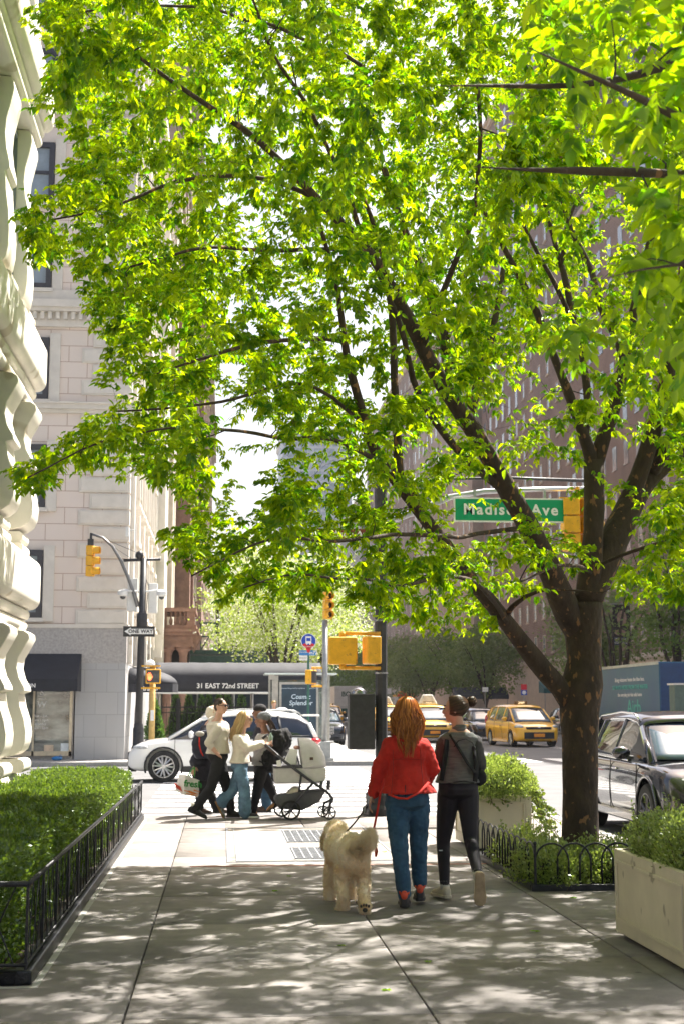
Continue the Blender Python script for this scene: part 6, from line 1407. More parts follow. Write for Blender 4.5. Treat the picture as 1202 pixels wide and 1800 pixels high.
def w2path(u, v):
    a = random.uniform(0, 2*math.pi); fr = random.uniform(.2, 1.0)
    d0 = Vector((-Fc*-1))*.0; st = Fc*(.05*math.cos(a)+.045)+Sd*(.078*math.sin(a)); P = []
    hl = hc+Fc*(.052-.02*abs(math.sin(a))-.012*v)+Sd*(.072*math.sin(a))+Z*(.074*math.cos(a)+.022+.006*v)
    cen = hc-Fc*.01+Z*.024
    for k in range(9):
        u_ = k/8; p = hl.lerp(bun-(bun-hc).normalized()*.02, u_); d = (p-cen); r_ = d.length; need = .101+.006*v
        dn = d.normalized(); ell = .104+.005*v; 
        if u_ < .9 and r_ < ell: p = cen+dn*ell*(.86+.14*abs(dn.dot(Fc)))
        P.append(p)
    return P[::-1]
locks(620, None, w2path, .0048, m_hair_d, w2); remeshed(skullcap(hc-Fc*.006, Fc, -.008), 'hair_base', m_hair_d, w2, .012, 2)
def bunpath(u, v):
    a0 = random.uniform(0, 6.28); ax = Vector(rand_unit(1)[0]); b_ = ax.orthogonal().normalized(); c_ = ax.cross(b_); r = random.uniform(.018, .043)
    return [bun+(b_*math.cos(a0+k*.5)+c_*math.sin(a0+k*.5))*r+ax*(.016*math.sin(k*.9+a0)) for k in range(9)]
locks(150, None, bunpath, .0065, m_hair_d, w2, 'hair_bun'); face_bits(w2, hc, Fc)

# ---------- the dog, seen from behind
DY = 11.45; dp = lambda x, y, d=0: at(x, y, DY+d)
dog = thing('dog', 'fluffy cream doodle dog with a plumed tail, walking away on a leash', 'dog', (1.05, 11.5, 0))
b = MB()
sp = [(dp(621, 1500, .0), .125, .145), (dp(616, 1496, .15), .135, .15), (dp(609, 1496, .35), .125, .14), (dp(600, 1496, .55), .14, .16), (dp(595, 1488, .72), .11, .14)]
b.loft([[c+Vector((math.cos(a)*rx, 0, math.sin(a)*rz)) for a in [2*math.pi*k/16 for k in range(16)]] for c, rx, rz in sp]); b.ell(dp(621, 1502, -.02), (.135, .11, .15), 14, 10); b.ell(sp[-1][0], (.12, .1, .15), 14, 10)
b.tube([dp(596, 1485, .7), dp(592, 1462, .86)], [.105, .095], 12); hcd = dp(591, 1462, .93)
b.ell(hcd, (.105, .115, .10), 14, 10); b.ell(hcd+Vector((-.015, .10, -.035)), (.055, .09, .05), 12, 8); b.ell(hcd+Vector((-.02, .17, -.04)), (.03, .03, .03), 8, 6)
limb(b, [dp(607, 1518, .04), dp(600, 1548, .06), dp(604, 1574, -.03), dp(602, 1598, .0)], (.088, .054, .043, .050)); b.ell(dp(601, 1599, .03), (.055, .08, .042), 10, 8)
limb(b, [dp(632, 1518, .0), dp(639, 1546, .06), dp(638, 1572, -.14), dp(641, 1592, -.20)], (.084, .053, .043, .048)); b.ell(dp(641, 1597, -.22), (.048, .045, .065), 10, 8)
limb(b, [dp(585, 1520, .62), dp(580, 1550, .62), dp(580, 1578, .60)], (.070, .050, .048)); b.ell(dp(580, 1583, .62), (.05, .07, .04), 10, 8)
limb(b, [dp(612, 1520, .62), dp(618, 1552, .66), dp(619, 1580, .64)], (.06, .042, .04)); b.ell(dp(619, 1585, .64), (.04, .06, .035), 10, 8)
m_fur = M('cream_fur_skin', (.90, .78, .58), .9, var=.12, scale=9, col2=(.75, .52, .28)); body = remeshed(b, 'body', m_fur, dog, .013, 3)
tb = MB(); tp = [dp(617, 1500, -.04), dp(627, 1497, -.11), dp(638, 1489, -.15), dp(646, 1478, -.15), dp(648, 1468, -.12)]; tb.tube(tp, [.030, .040, .042, .032, .014], 12); tb.ell(tp[-1], (.016,)*3, 10, 8); tail = remeshed(tb, 'tail', m_fur, dog, .012, 3)
m_furh = leafmat('cream_fur', (.86, .68, .45), (1.0, .97, .88), (.86, .70, .46), (1.0, .97, .88), .5, .02)
def fur(ob, n, ln, nm, tonef=None, flow=(0, 0, -.5), thin=.10):
    P, N_ = sample_surface(ob.data, n); N_ = N_.astype(float); base = np.array(base_of(ob)); clump = np.array([[mnoise.noise(Vector(p*26)), mnoise.noise(Vector(p*26+9)), mnoise.noise(Vector(p*26+31))] for p in P])
    D = N_*.75+np.array(flow)+clump*.9+RNG.normal(size=(n, 3))*.22; tn = np.clip(.62+.3*np.array([mnoise.noise(Vector(p*5)) for p in P])+RNG.normal(0, .16, n), 0, 1)
    if tonef is not None: tn = np.clip(tn+tonef(P+base), 0, 1)
    return leaves(nm, P-N_*.006, D, ln*(.6+.8*RNG.random(n)), m_furh, ob, wid=thin, quad6=False, tone=tn, Nn=rand_unit(n), world=False)
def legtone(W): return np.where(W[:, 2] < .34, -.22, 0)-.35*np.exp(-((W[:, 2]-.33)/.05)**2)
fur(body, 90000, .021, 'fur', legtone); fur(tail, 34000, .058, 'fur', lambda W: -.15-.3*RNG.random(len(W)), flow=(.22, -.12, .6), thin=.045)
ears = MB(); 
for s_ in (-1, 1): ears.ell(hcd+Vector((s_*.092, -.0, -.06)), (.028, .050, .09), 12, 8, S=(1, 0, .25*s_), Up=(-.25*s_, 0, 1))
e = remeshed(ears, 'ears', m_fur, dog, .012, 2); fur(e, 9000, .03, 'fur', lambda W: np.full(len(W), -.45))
MB().ell(hcd+Vector((-.02, .205, -.035)), (.02, .014, .014), 8, 6).build('nose', m_shoe_b, dog, True, smooth=True)
pw = dp(641, 1600, -.285); pb = MB().ell(pw, (.020, .012, .017), 10, 8)
for k in range(4): pb.ell(pw+Vector((-.030+.02*k, .002, .030+(.008 if k in (1, 2) else 0))), (.0095, .009, .0125), 8, 6)
pb.build('paw_pads', M('paw_black', (.03, .025, .025), .7, var=.1), dog, True, smooth=True)
MB().lathe([(.088, -.012), (.094, 0), (.088, .012)], dp(593, 1472, .80), 20).build('collar', M('grey_collar', (.2, .2, .22), .6), dog, True, smooth=True)
ls = thing('dog_leash', 'dark taut leash from her hand to the dog collar', 'leash', grip); lc = dp(601, 1470, .74)
MB().tube([grip, grip.lerp(lc, .5)-Z*.012, lc], .0075, 6).build('strap', m_blk, ls, True, smooth=True); MB().ell(grip-Z*.02+Vector((-.02, 0, -.01)), (.012, .012, .03), 8, 6).build('clip', m_galv, ls, True)
rl = thing('red_lead', 'loose red webbing lead looped round her waist and hanging beside the tail', 'leash', (1.25, 11.45, 0))
R1 = lambda x, y, d: at(x, y, 11.55-d)
MB().tube([R1(753, 1375, .14), R1(738, 1392, .19), R1(715, 1404, .215), R1(700, 1403, .21), R1(682, 1396, .17)], .011, 8, flat=.35).tube([R1(675, 1368, .12), R1(668, 1395, .13), R1(663, 1425, .12), R1(657, 1455, .1), R1(658, 1470, .08), R1(660, 1492, .07)], .014, 8, flat=.3).build('strap', m_red, rl, True, smooth=True)
MB().tube([R1(660, 1490, .07), R1(661, 1497, .07), R1(660, 1506, .07)], [.018, .022, .012], 8, flat=.4).build('tassel', m_red, rl, True)

# ---------- walkers at the far kerb
def walker(name, label, Y0, J, face, tors, kind, skin, vox=.014): return figure(name, label, 'person', Y0, J, face, tors, kind, skin, 'people crossing at the kerb', vox=vox)
def garment(t, q, nm, mat, kind, lo, hi, a, arms=None, legs=None, flare=0, disp=.009, vox=.013, armr=(.07, .056, .048), legr=(.105, .072, .06), extra=None):
    b = MB(); torso(b, q['neck'], q['pel'], q['S'], q['F'], scale_prof(kind['torso'], 1.0, a, lo, hi, flare))
    if arms:
        for s_, f_ in arms.items(): 
            if f_ <= 1: limb(b, [q['sh'+s_]-Z*.01, q['sh'+s_].lerp(q['el'+s_], f_)], armr[:2])
            else: limb(b, [q['sh'+s_]-Z*.01, q['el'+s_], q['el'+s_].lerp(q['wr'+s_], f_-1)], armr)
    if legs:
        for s_, f_ in legs.items(): limb(b, [q['hip'+s_], q['kn'+s_], q['kn'+s_].lerp(q['an'+s_], f_)], legr)
    if extra: extra(b)
    return remeshed(b, nm, mat, t, vox, 3, disp=disp, dscale=.09)
Y0 = 20.75
# man in the cream hooded top
J = dict(head=(389, 1242, 0), neck=(383, 1266, 0), pel=(384, 1330, 0), shL=(374, 1278, .14), shR=(384, 1278, -.17), elL=(372, 1302, .2), elR=(366, 1306, -.22), wrL=(392, 1322, .18), wrR=(383, 1325, -.17), hdR=(389, 1333, -.12), thR=(390, 1322, -.3),
         hipL=(385, 1338, .08), hipR=(385, 1338, -.08), knL=(399, 1382, .08), knR=(371, 1385, -.08), anL=(407, 1426, .06), anR=(341, 1424, -.08))
p, q = walker('person', 'man in sunglasses and a cream hooded top, striding right in black trousers', Y0, J, (.85, -.55, 0), (.75, -.65, 0), MALE, m_skin)
garment(p, q, 'hooded_top', m_cream_k, MALE, .02, .99, .022, {'L': 1.3, 'R': 1.35}, flare=.05, extra=lambda b: b.ell(q['neck']-q['F']*.07+Z*.0, (.09, .07, .06), 12, 8))
garment(p, q, 'trousers', m_blk, MALE, -.2, .10, .018, None, {'L': .97, 'R': .95}, legr=(.105, .078, .062))
for s_, F3, up in (('L', Vector((1, -.2, 0)), Z), ('R', Vector((.93, -.1, -.38)), Z)):
    an = Vector(q['an'+s_]); an.z = .10 if s_ == 'L' else .17; shoe(p, an, F3, up, m_shoe_b, .30, m_shoe_b)
    MB().tube([an+Z*.0, an+Z*.06], [.04, .042], 10).build('sock', m_sock, p, True, smooth=True)
face_bits(p, q['head'], q['face'], glasses=True)
hc, Fc = q['head'], q['face']; b = MB().ell(hc+Z*.045-Fc*.022, (.083, .092, .082), 16, 10, S=Fc.cross(Z), Fd=Fc).ell(hc+Z*.0-Fc*.05, (.072, .06, .075), 12, 8, S=Fc.cross(Z), Fd=Fc); remeshed(b, 'hair', m_hair_d, p, .012, 2, disp=.006, dscale=.02)
# person in the dark coat behind him, with backpack
J = dict(head=(377, 1253, 0), neck=(367, 1273, 0), pel=(358, 1336, 0), shL=(362, 1284, .15), shR=(360, 1284, -.15), elL=(360, 1315, .17), elR=(350, 1318, -.17), wrL=(362, 1342, .2), wrR=(344, 1346, -.18), hdR=(340, 1360, -.18), thR=(350, 1346, -.18),
         hipL=(358, 1345, .07), hipR=(357, 1345, -.07), knL=(366, 1385, .08), knR=(352, 1387, -.05), anL=(382, 1424, .08), anR=(352, 1425, -.05))
p2, q = walker('person', 'person in a dark coat and pale hood, mostly hidden behind the man in cream', Y0+.75, J, (1, .0, -.05), (1, -.1, 0), FEM, m_skin)
garment(p2, q, 'coat', m_dcoat, FEM, -.2, 1.0, .04, {'L': 1.9, 'R': 1.9}, flare=.12, armr=(.075, .062, .052), extra=lambda b: torso(b, q['pel'], q['pel']-Z*.30, q['S'], q['F'], [(0, .19, .16, 0), (1, .21, .19, 0)]))
garment(p2, q, 'trousers', m_blk, FEM, -.2, .05, .01, None, {'L': .97, 'R': .97}, legr=(.09, .07, .06))
hood = MB().ell(q['head']-q['face']*.035+Z*.0, (.098, .088, .105), 14, 10); remeshed(hood, 'hood', m_cream2, p2, .013, 2, disp=.012, dscale=.03)
for s_ in 'LR': an = Vector(q['an'+s_]); an.z = .10; shoe(p2, an, Vector((1, 0, 0)), Z, m_brn, .25, m_sole)
bpk = thing('backpack', 'navy backpack with a red strap on the back of the person in the dark coat', 'backpack', at(357, 1332, Y0+.5))
bb = lambda x, y, d=0: at(x, y, Y0+.50+d)
b = MB().loft([[bb(xc-wx, y, -.12), bb(xc+wx, y, -.12), bb(xc+wx, y, .17), bb(xc-wx, y, .17)] for y, xc, wx in ((1333, 356, 11), (1322, 353, 14), (1305, 352, 14), (1292, 355, 12), (1284, 362, 7))]); remeshed(b, 'bag_body', m_navyb, bpk, .014, 5, disp=.012, dscale=.07)
MB().tube([bb(351, 1296, -.155), bb(351, 1310, -.165), bb(354, 1322, -.16), bb(358, 1329, -.14)], .014, 6, flat=.5).build('red_strap', m_red, bpk, True, smooth=True); MB().ell(bb(352, 1290, -.12), (.07, .03, .04), 10, 8).build('scarf', m_lgrey_c, bpk, True, smooth=True)
# shopping bag in his hand
g = thing('shopping_bag', 'white shopping bag printed with carrots and a green name, carried low', 'bag', at(330, 1402, Y0+.55)); G = lambda x, y, d: at(x, y, Y0+.45+d)
gb = MB().add([G(307, 1390, .10), G(324, 1397, -.02), G(350, 1402, .03), G(335, 1398, .25), G(315, 1361, .12), G(326, 1362, .0), G(352, 1372, .05), G(340, 1368, .22)], [(0, 3, 2, 1), (0, 1, 5, 4), (1, 2, 6, 5), (2, 3, 7, 6), (3, 0, 4, 7)])
go = gb.build('bag_body', M('bag_print_white', (.74, .72, .68), .5, var=.08, scale=12), g, True, bevel=.012)
MB().tube([G(331, 1364, .01), G(338, 1352, .02), G(342, 1348, .03), G(343, 1354, .03), G(342, 1366, .03)], .009, 6).tube([G(334, 1366, .2), G(340, 1352, .12), G(343, 1350, .06)], .009, 6).build('handle', M('bag_green', (.05, .35, .05), .6, var=.1), g, True, smooth=True)
text('lettering', 'fresh', .135, G(340, 1378.5, -.012), M('print_green', (.015, .2, .03), .5, var=0), g, bold=.004, rz=.13, ry=.1, ext=.002)
for k in range(9):
    x, y = random.uniform(327, 347), random.uniform(1388, 1398)+1; c = G(x, y, -.012+.0012*(x-325)); MB().tube([c+Vector((-.045, -.004, .022)), c+Vector((.05, .008, -.008))], [.012, .004], 6, flat=.5).build('printed_carrot', M('carrot', (.75, .22, .02), .6, var=.15, scale=30), g, True)
for k in range(5):
    c = G(310+2.2*k, 1383+1.4*k, .085-.02*k); MB().tube([c+Vector((-.02, .01, .05)), c+Vector((.02, -.015, -.03))], [.013, .005], 6, flat=.5).build('printed_carrot', M('carrot_red', (.6, .06, .03), .6, var=.15, scale=30), g, True)
# blonde woman with the stroller
J = dict(head=(431, 1266, 0), neck=(424, 1289, 0), pel=(423, 1346, 0), shL=(421, 1298, .13), shR=(421, 1298, -.14), elL=(440, 1312, .16), elR=(436, 1316, -.17), wrL=(463, 1306, .17), wrR=(462, 1309, -.17), hdL=(472, 1307, .17), thL=(463, 1300, .1), hdR=(471, 1308, -.17), thR=(463, 1300, -.1),
         hipL=(423, 1352, .07), hipR=(423, 1352, -.08), knL=(413, 1384, .08), knR=(430, 1386, -.08), anL=(391, 1410, .1), anR=(431, 1428, -.08))
p, q = walker('person', 'blonde woman in a cream sweater and wide faded jeans, pushing the stroller', Y0-.02, J, (.98, -.18, -.02), (.98, -.2, 0), FEM, m_skin)
garment(p, q, 'sweater', m_cream2, FEM, .04, .99, .035, {'L': 1.92, 'R': 1.92}, flare=.03, armr=(.075, .066, .05)); garment(p, q, 'jeans', m_jean2, FEM, -.2, .10, .012, None, {'L': .95, 'R': .99}, legr=(.105, .088, .100), disp=.012)
hc = q['head']; Fc = q['face']; Sd = Fc.cross(Z)
def bpath(u, v):
    a = random.uniform(.15*math.pi, 1.85*math.pi); s0, f0 = math.sin(a), math.cos(a); s_ = s0; lay = random.uniform(0, .015); L_ = random.uniform(.2, .36); P = []; f0 = -abs(f0) if abs(s0) < .5 else min(f0, .35)
    for k in range(12):
        g_ = k/11
        if g_ < .45: th = .1+1.35*g_/.45; P.append(hc+Sd*(s0*(.083+lay)*math.sin(th))+Fc*(f0*(.098+lay)*math.sin(th)-.012)+Z*(.024+(.100+lay)*math.cos(th)))
        else: h_ = (g_-.45)/.55; P.append(hc+Sd*(s0*(.083+lay)*(1+.25*math.sin(h_*2.5)))+Fc*(f0*(.098+lay)-.012-.10*h_)+Z*(.035-L_*h_)+Vector((.006*math.sin(h_*9+a*3), 0, 0)))
    return P
locks(420, None, bpath, .008, m_hair_b, p); remeshed(skullcap(hc, Fc, .002), 'hair_base', m_hair_b, p, .013, 2)
face_bits(p, hc, Fc, glasses=False); MB().lathe([(.022, -.002), (.024, 0), (.022, .002)], hc+Fc*.10-Sd*-.03+Z*.012, 14, 'y').build('glasses', MATS['gold'], p, True)
an = Vector(q['anR']); an.z = .10; shoe(p, an, Vector((1, -.1, 0)), Z, m_shoe_b, .27, m_sign_white); an = Vector(q['anL'])-Z*.02; shoe(p, an, Vector((.45, 0, -.9)), Vector((.9, 0, .45)), M('grey_trainer', (.3, .3, .32), .7, var=.6, scale=25), .27, m_tan)
# person in the grey beanie with dreadlocks, facing left
J = dict(head=(461, 1266, 0), neck=(467, 1288, 0), pel=(460, 1350, 0), shL=(468, 1299, -.16), shR=(466, 1299, .16), elL=(462, 1326, -.2), elR=(462, 1326, .2), wrL=(446, 1336, -.17), wrR=(448, 1338, .18), hdL=(438, 1335, -.14), thL=(446, 1330, -.2),
         hipL=(459, 1357, -.08), hipR=(460, 1357, .08), knL=(452, 1392, -.08), knR=(476, 1386, .08), anL=(445, 1428, -.08), anR=(486, 1412, .1))
p, q = walker('person', 'person in a grey beanie and light jacket, facing the blonde woman', Y0+.45, J, (-1, -.05, 0), (-.98, -.2, 0), MALE, m_skin2)
garment(p, q, 'jacket', m_lgrey_c, MALE, .0, .99, .035, {'L': 1.9, 'R': 1.9}, flare=.03, armr=(.08, .068, .05), disp=.014); garment(p, q, 'trousers', m_blk, MALE, -.2, .08, .012, None, {'L': .93, 'R': .93}, legr=(.10, .075, .055))
hc = q['head']; Fc = q['face']; b = MB().ell(hc+Z*.055-Fc*.035, (.098, .112, .078), 16, 10, S=Fc.cross(Z), Fd=Fc).lathe([(.095, -.018), (.10, 0), (.095, .018)], hc+Z*.04-Fc*.012, 18); remeshed(b, 'beanie', M('grey_wool', (.13, .14, .15), .95, var=.2, scale=40), p, .012, 3, disp=.007, dscale=.03)
def dpath(u, v):
    a = random.uniform(-1.2, 1.2); st = hc-Fc*(.085+.02*v)+Fc.cross(Z)*(.08*math.sin(a))+Z*random.uniform(-.04, .03); L_ = random.uniform(.2, .36); return [st-Fc*(.09*g_**.6*(1+.4*v))+Z*(-L_*g_)+Vector((.01*math.sin(g_*7+a*5), .01*math.cos(g_*6+a), 0)) for g_ in [k/8 for k in range(9)]]
locks(90, None, dpath, .011, hairmat('dreadlocks', (.03, .015, .01), (.10, .05, .03)), p, 'hair'); face_bits(p, hc, Fc, (.12, .05, .045))
for s_, F3 in (('L', Vector((-1, 0, 0))), ('R', Vector((-.85, 0, -.5)))): an = Vector(q['an'+s_]); an.z = .10 if s_ == 'L' else .22; shoe(p, an, F3, Z, m_tan, .27, m_sole)
bk = thing('backpack', 'bulky black backpack worn by the person in the grey beanie', 'backpack', at(485, 1350, Y0+.4)); bb = lambda x, y, d=0: at(x, y, Y0+.45+d)
b = MB().loft([[bb(xc-wx, y, -.2), bb(xc+wx, y, -.17), bb(xc+wx, y, .16), bb(xc-wx, y, .18)] for y, xc, wx in ((1357, 478, 9), (1345, 478, 15), (1320, 482, 17), (1298, 487, 13), (1283, 486, 8))]); b.ell(bb(500, 1300, -.02), (.12, .12, .17), 12, 8).ell(bb(473, 1332, -.22), (.13, .06, .14), 12, 8); remeshed(b, 'bag_body', m_blk, bk, .014, 3, disp=.025, dscale=.06)
MB().tube([bb(462, 1298, -.26), bb(470, 1291, -.22), bb(482, 1296, -.2)], .024, 6, flat=.5).tube([bb(456, 1338, -.26), bb(466, 1342, -.27), bb(475, 1340, -.25)], .014, 6, flat=.5).build('strap', m_blk, bk, True, smooth=True)
wb = MB().lathe([(.02, -.06), (.034, -.05), (.034, .05), (.012, .085), (.012, .1)], at(476, 1300, Y0+.1), 12).build('water_bottle', M('clear_bottle', (.45, .6, .5), .1, var=.1, trans=.5), None, smooth=True, loc=tuple(at(476, 1300, Y0+.1))); tag(wb, 'small clear water bottle in front of the black backpack', 'bottle')
# person behind in the black cap
J = dict(head=(456, 1252, 0), neck=(463, 1272, 0), pel=(464, 1336, 0), shL=(466, 1284, -.16), shR=(464, 1284, .16), elL=(470, 1312, -.2), elR=(468, 1312, .2), wrL=(458, 1330, -.2), wrR=(458, 1332, .2), hipL=(464, 1344, -.08), hipR=(465, 1344, .08), knL=(468, 1382, -.06), knR=(466, 1384, .08), anL=(470, 1420, -.06), anR=(468, 1420, .1))
p, q = walker('person', 'person in a black knitted hat and blue jeans, almost hidden behind the grey beanie', Y0+1.0, J, (-1, 0, 0), (-1, -.1, 0), MALE, m_skin2)
garment(p, q, 'coat', m_dcoat, MALE, .0, .99, .035, {'L': 1.9, 'R': 1.9}, armr=(.08, .068, .05)); garment(p, q, 'jeans', m_jean, MALE, -.2, .08, .012, None, {'L': .97, 'R': .97}, legr=(.10, .08, .068))
hc = q['head']; Fc = q['face']; remeshed(MB().ell(hc+Z*.055-Fc*.012, (.09, .105, .075), 16, 10, S=Fc.cross(Z), Fd=Fc), 'knitted_hat', m_blk, p, .012, 3, disp=.005, dscale=.03)
face_bits(p, hc, Fc, (.12, .05, .045))
for s_ in 'LR': an = Vector(q['an'+s_]); an.z = .10; shoe(p, an, Vector((-1, 0, 0)) if s_ == 'R' else Vector((-.98, -.1, 0)), Z, m_brn, .30, m_sole)
# distant head seen over the white car and a far pedestrian
for lab, xh, yh, Y, cm, hm in (('distant blond pedestrian whose head shows above the white car roof', 482, 1238, 45.5, m_blk, m_hair_b), ('far pedestrian in a magenta top behind the dark-haired woman', 842, 1247, 90, M('magenta_top', (.35, .03, .15), .8), m_hair_d)):
    hp = at(xh, yh, Y); g0 = hp.z-1.6; J_ = {}
    def jx(dx, dz, dy=0): p_ = hp+Vector((dx, dy, dz)); x_, y_ = topx(p_); return (x_, y_, dy)
    J = dict(head=jx(0, 0), neck=jx(0, -.17), pel=jx(0, -.68), shL=jx(-.16, -.24), shR=jx(.16, -.24), elL=jx(-.2, -.52), elR=jx(.2, -.52), wrL=jx(-.19, -.76), wrR=jx(.19, -.76), hipL=jx(-.08, -.75), hipR=jx(.08, -.75), knL=jx(-.08, -1.15, .1), knR=jx(.09, -1.15, -.08), anL=jx(-.08, -1.54, .1), anR=jx(.09, -1.54, -.12))
    p, q = figure('person', lab, 'person', Y, J, (.2, -1, 0), (.1, -1, 0), MALE, m_skin, 'distant pedestrians', vox=.03)
    garment(p, q, 'coat', cm, MALE, .0, .99, .03, {'L': 1.8, 'R': 1.8}, disp=0, vox=.025); garment(p, q, 'trousers', m_blk, MALE, -.2, .08, .012, None, {'L': .97, 'R': .97}, disp=0, vox=.025)
    MB().ell(q['head']+Z*.05-q['face']*.02, (.088, .1, .075), 12, 8).build('hair', hm, p, True, smooth=True)
    for s_ in 'LR': an = Vector(q['an'+s_]); shoe(p, an+Z*0, Vector((.1, -1, 0)), Z, m_shoe_b, .28, m_sole)

# ---------- stroller
SY = Y0-.12; s0 = lambda x, y, d=0: at(x, y, SY+d); HW = .26
st_ = thing('stroller', 'light grey baby stroller with a bassinet, black frame and under-basket', 'stroller', (1.3, SY, 0))
m_sg = cloth('stroller_grey', (.52, .51, .49), .05); m_sgi = cloth('stroller_dark', (.09, .09, .10), .1); m_fr = M('stroller_frame', (.05, .052, .06), .4, .3, var=.1)
def ext(pts, mat, nm, y0=-HW, y1=HW, bevel=.03, par=None):
    a = [s0(x, y, 0) for x, y in pts]; n = len(a); mb = MB(); mb.add([p+Vector((0, y0, 0)) for p in a]+[p+Vector((0, y1, 0)) for p in a], [tuple(range(n-1, -1, -1)), tuple(range(n, 2*n))]+[(i, (i+1) % n, n+(i+1) % n, n+i) for i in range(n)]); return mb.build(nm, mat, par or st_, True, bevel=bevel, seg=3)
bas = ext([(481, 1348), (571, 1348), (571, 1366), (567, 1374), (482, 1376)], m_sg, 'bassinet', bevel=.025); ext([(480, 1345), (530, 1345), (530, 1349), (480, 1349)], m_sgi, 'bassinet_rim', -HW-.006, HW+.006, .006)
c = s0(531, 1348); rr = s0(572, 1348).x-c.x; rings = []
for k in range(11):
    a = math.radians(100-100*k/10); rings.append([Vector((c.x+rr*1.02*math.cos(a)*math.sin(ph)**.35, c.y-math.cos(ph)*HW*1.03, c.z+rr*1.22*math.sin(a)*math.sin(ph)**.35)) for ph in [math.pi*j/14 for j in range(15)]])
MB().loft(rings, cap=False, closed=False).build('hood', m_sg, st_, True, smooth=True, solid=.012)
MB().box(tuple(s0(545, 1336, -HW-.018)), tuple(s0(551, 1331, -HW-.008))).build('hood_tab', m_brn, st_, True)
mb = MB()
for y in (-HW-.02, HW+.02):
    mb.tube([s0(468, 1310, y), s0(500, 1338, y), s0(540, 1368, y), s0(575, 1392, y), s0(585, 1404, y)], .017, 8, flat=1.4)
    mb.tube([s0(552, 1375, y), s0(535, 1393, y), s0(513, 1421, y)], .016, 8, flat=1.3); mb.tube([s0(530, 1360, y), s0(526, 1392, y)], .016, 8)
    mb.tube([s0(578, 1372, y), s0(577, 1388, y)], .028, 8); mb.tube([s0(566, 1373, y), s0(563, 1385, y)], .022, 8)
mb.tube([s0(468, 1310, -HW-.02), s0(468, 1310, HW+.02)], .02, 8).tube([s0(585, 1404, -HW-.02), s0(585, 1404, HW+.02)], .016, 8); mb.build('frame', m_fr, st_, True, smooth=True)
MB().tube([s0(467, 1311, -HW-.02), s0(485, 1326, -HW-.02)], .021, 8).tube([s0(468, 1310, -HW+.02), s0(468, 1310, HW-.02)], .024, 8).build('handle_grip', m_brn, st_, True, smooth=True)
ext([(480, 1402), (487, 1398), (525, 1390), (572, 1387), (560, 1408), (530, 1423), (490, 1420)], m_sgi, 'basket', -HW+.02, HW-.02, .04)
ext([(500, 1398), (512, 1386), (524, 1381), (528, 1392)], m_cream_k, 'blanket_in_basket', -HW+.05, HW-.06, .04)
ext([(498, 1342), (510, 1315), (522, 1318), (520, 1344)], m_sign_white, 'paper_bag', -HW+.08, 0, .01); ext([(486, 1346), (485, 1336), (492, 1334), (494, 1346)], m_sign_white, 'label_tag', -HW-.03, -HW-.02, .003)
MB().ell(s0(522, 1314, -.05), (.05, .06, .03), 10, 8).build('toy', cloth('pink_toy', (.6, .35, .28)), st_, True, smooth=True)
for (x, y, rp, d) in ((511.5, 1423, 16.5, -HW-.02), (496, 1421, 15, HW+.05), (579.5, 1426, 11, -HW+.02), (568, 1425, 10, HW-.02)):
    c = s0(x, y, d); r = rp*SY/FPX; c.z = max(r+.002, r+.002)
    wn = MB().loft([[(c.x+a_*math.cos(q_), c.y+h_, c.z+a_*math.sin(q_)) for q_ in [2*math.pi*k/28 for k in range(28)]] for a_, h_ in ((r*.80, -.018), (r, -.018), (r, .018), (r*.8, .018), (r*.80, -.018))], cap=False).build('wheel', m_tyre, st_, True, auto=40)
    sp_ = MB()
    for k in range(6): q_ = k*math.pi/3+.2; sp_.tube([c, c+Vector((r*.82*math.cos(q_), 0, r*.82*math.sin(q_)))], [.010, .007], 6)
    sp_.lathe([(r*.2, -.022), (r*.2, .022)], c, 12, 'y').build('rim', m_rimd if 'm_rimd' in globals() else m_galv, wn, True)
MB().tube([s0(585, 1404, -HW), s0(580, 1414, -HW+.02), s0(579.5, 1426, -HW+.02)], .022, 8).tube([s0(585, 1404, HW), s0(570, 1412, HW-.02), s0(568, 1425, HW-.02)], .02, 8).tube([s0(513, 1421, -HW-.02), s0(498, 1421, HW+.05)], .012, 6).build('fork', m_fr, st_, True, smooth=True)
# ================================================================ TREES
def barkmat(name, c0, c1, spot, sc=7):
    m = M(name, c0, .9, var=.3, scale=sc, col2=c1, spots=(spot, 15, .625), bump=1.0, bscale=22, stretch=(1, 1, .55)); return m
m_bark = barkmat('tree_bark', (.080, .052, .033), (.036, .024, .017), (.24, .12, .05))
m_bark2 = M('dark_bark', (.05, .038, .03), .9, var=.3, scale=10, bump=.6, bscale=20)
m_leaf = leafmat('maple_leaf', (.028, .090, .0008), (.17, .285, .001), (.15, .42, .0005), (.86, 1.0, .001), .60, .05)
m_leaf2 = leafmat('near_leaf', (.035, .10, .002), (.15, .25, .003), (.18, .44, .001), (.70, .88, .003), .60, .06)
m_catkin = leafmat('catkin', (.22, .14, .03), (.34, .24, .05), (.3, .2, .03), (.5, .34, .06), .4, .05)

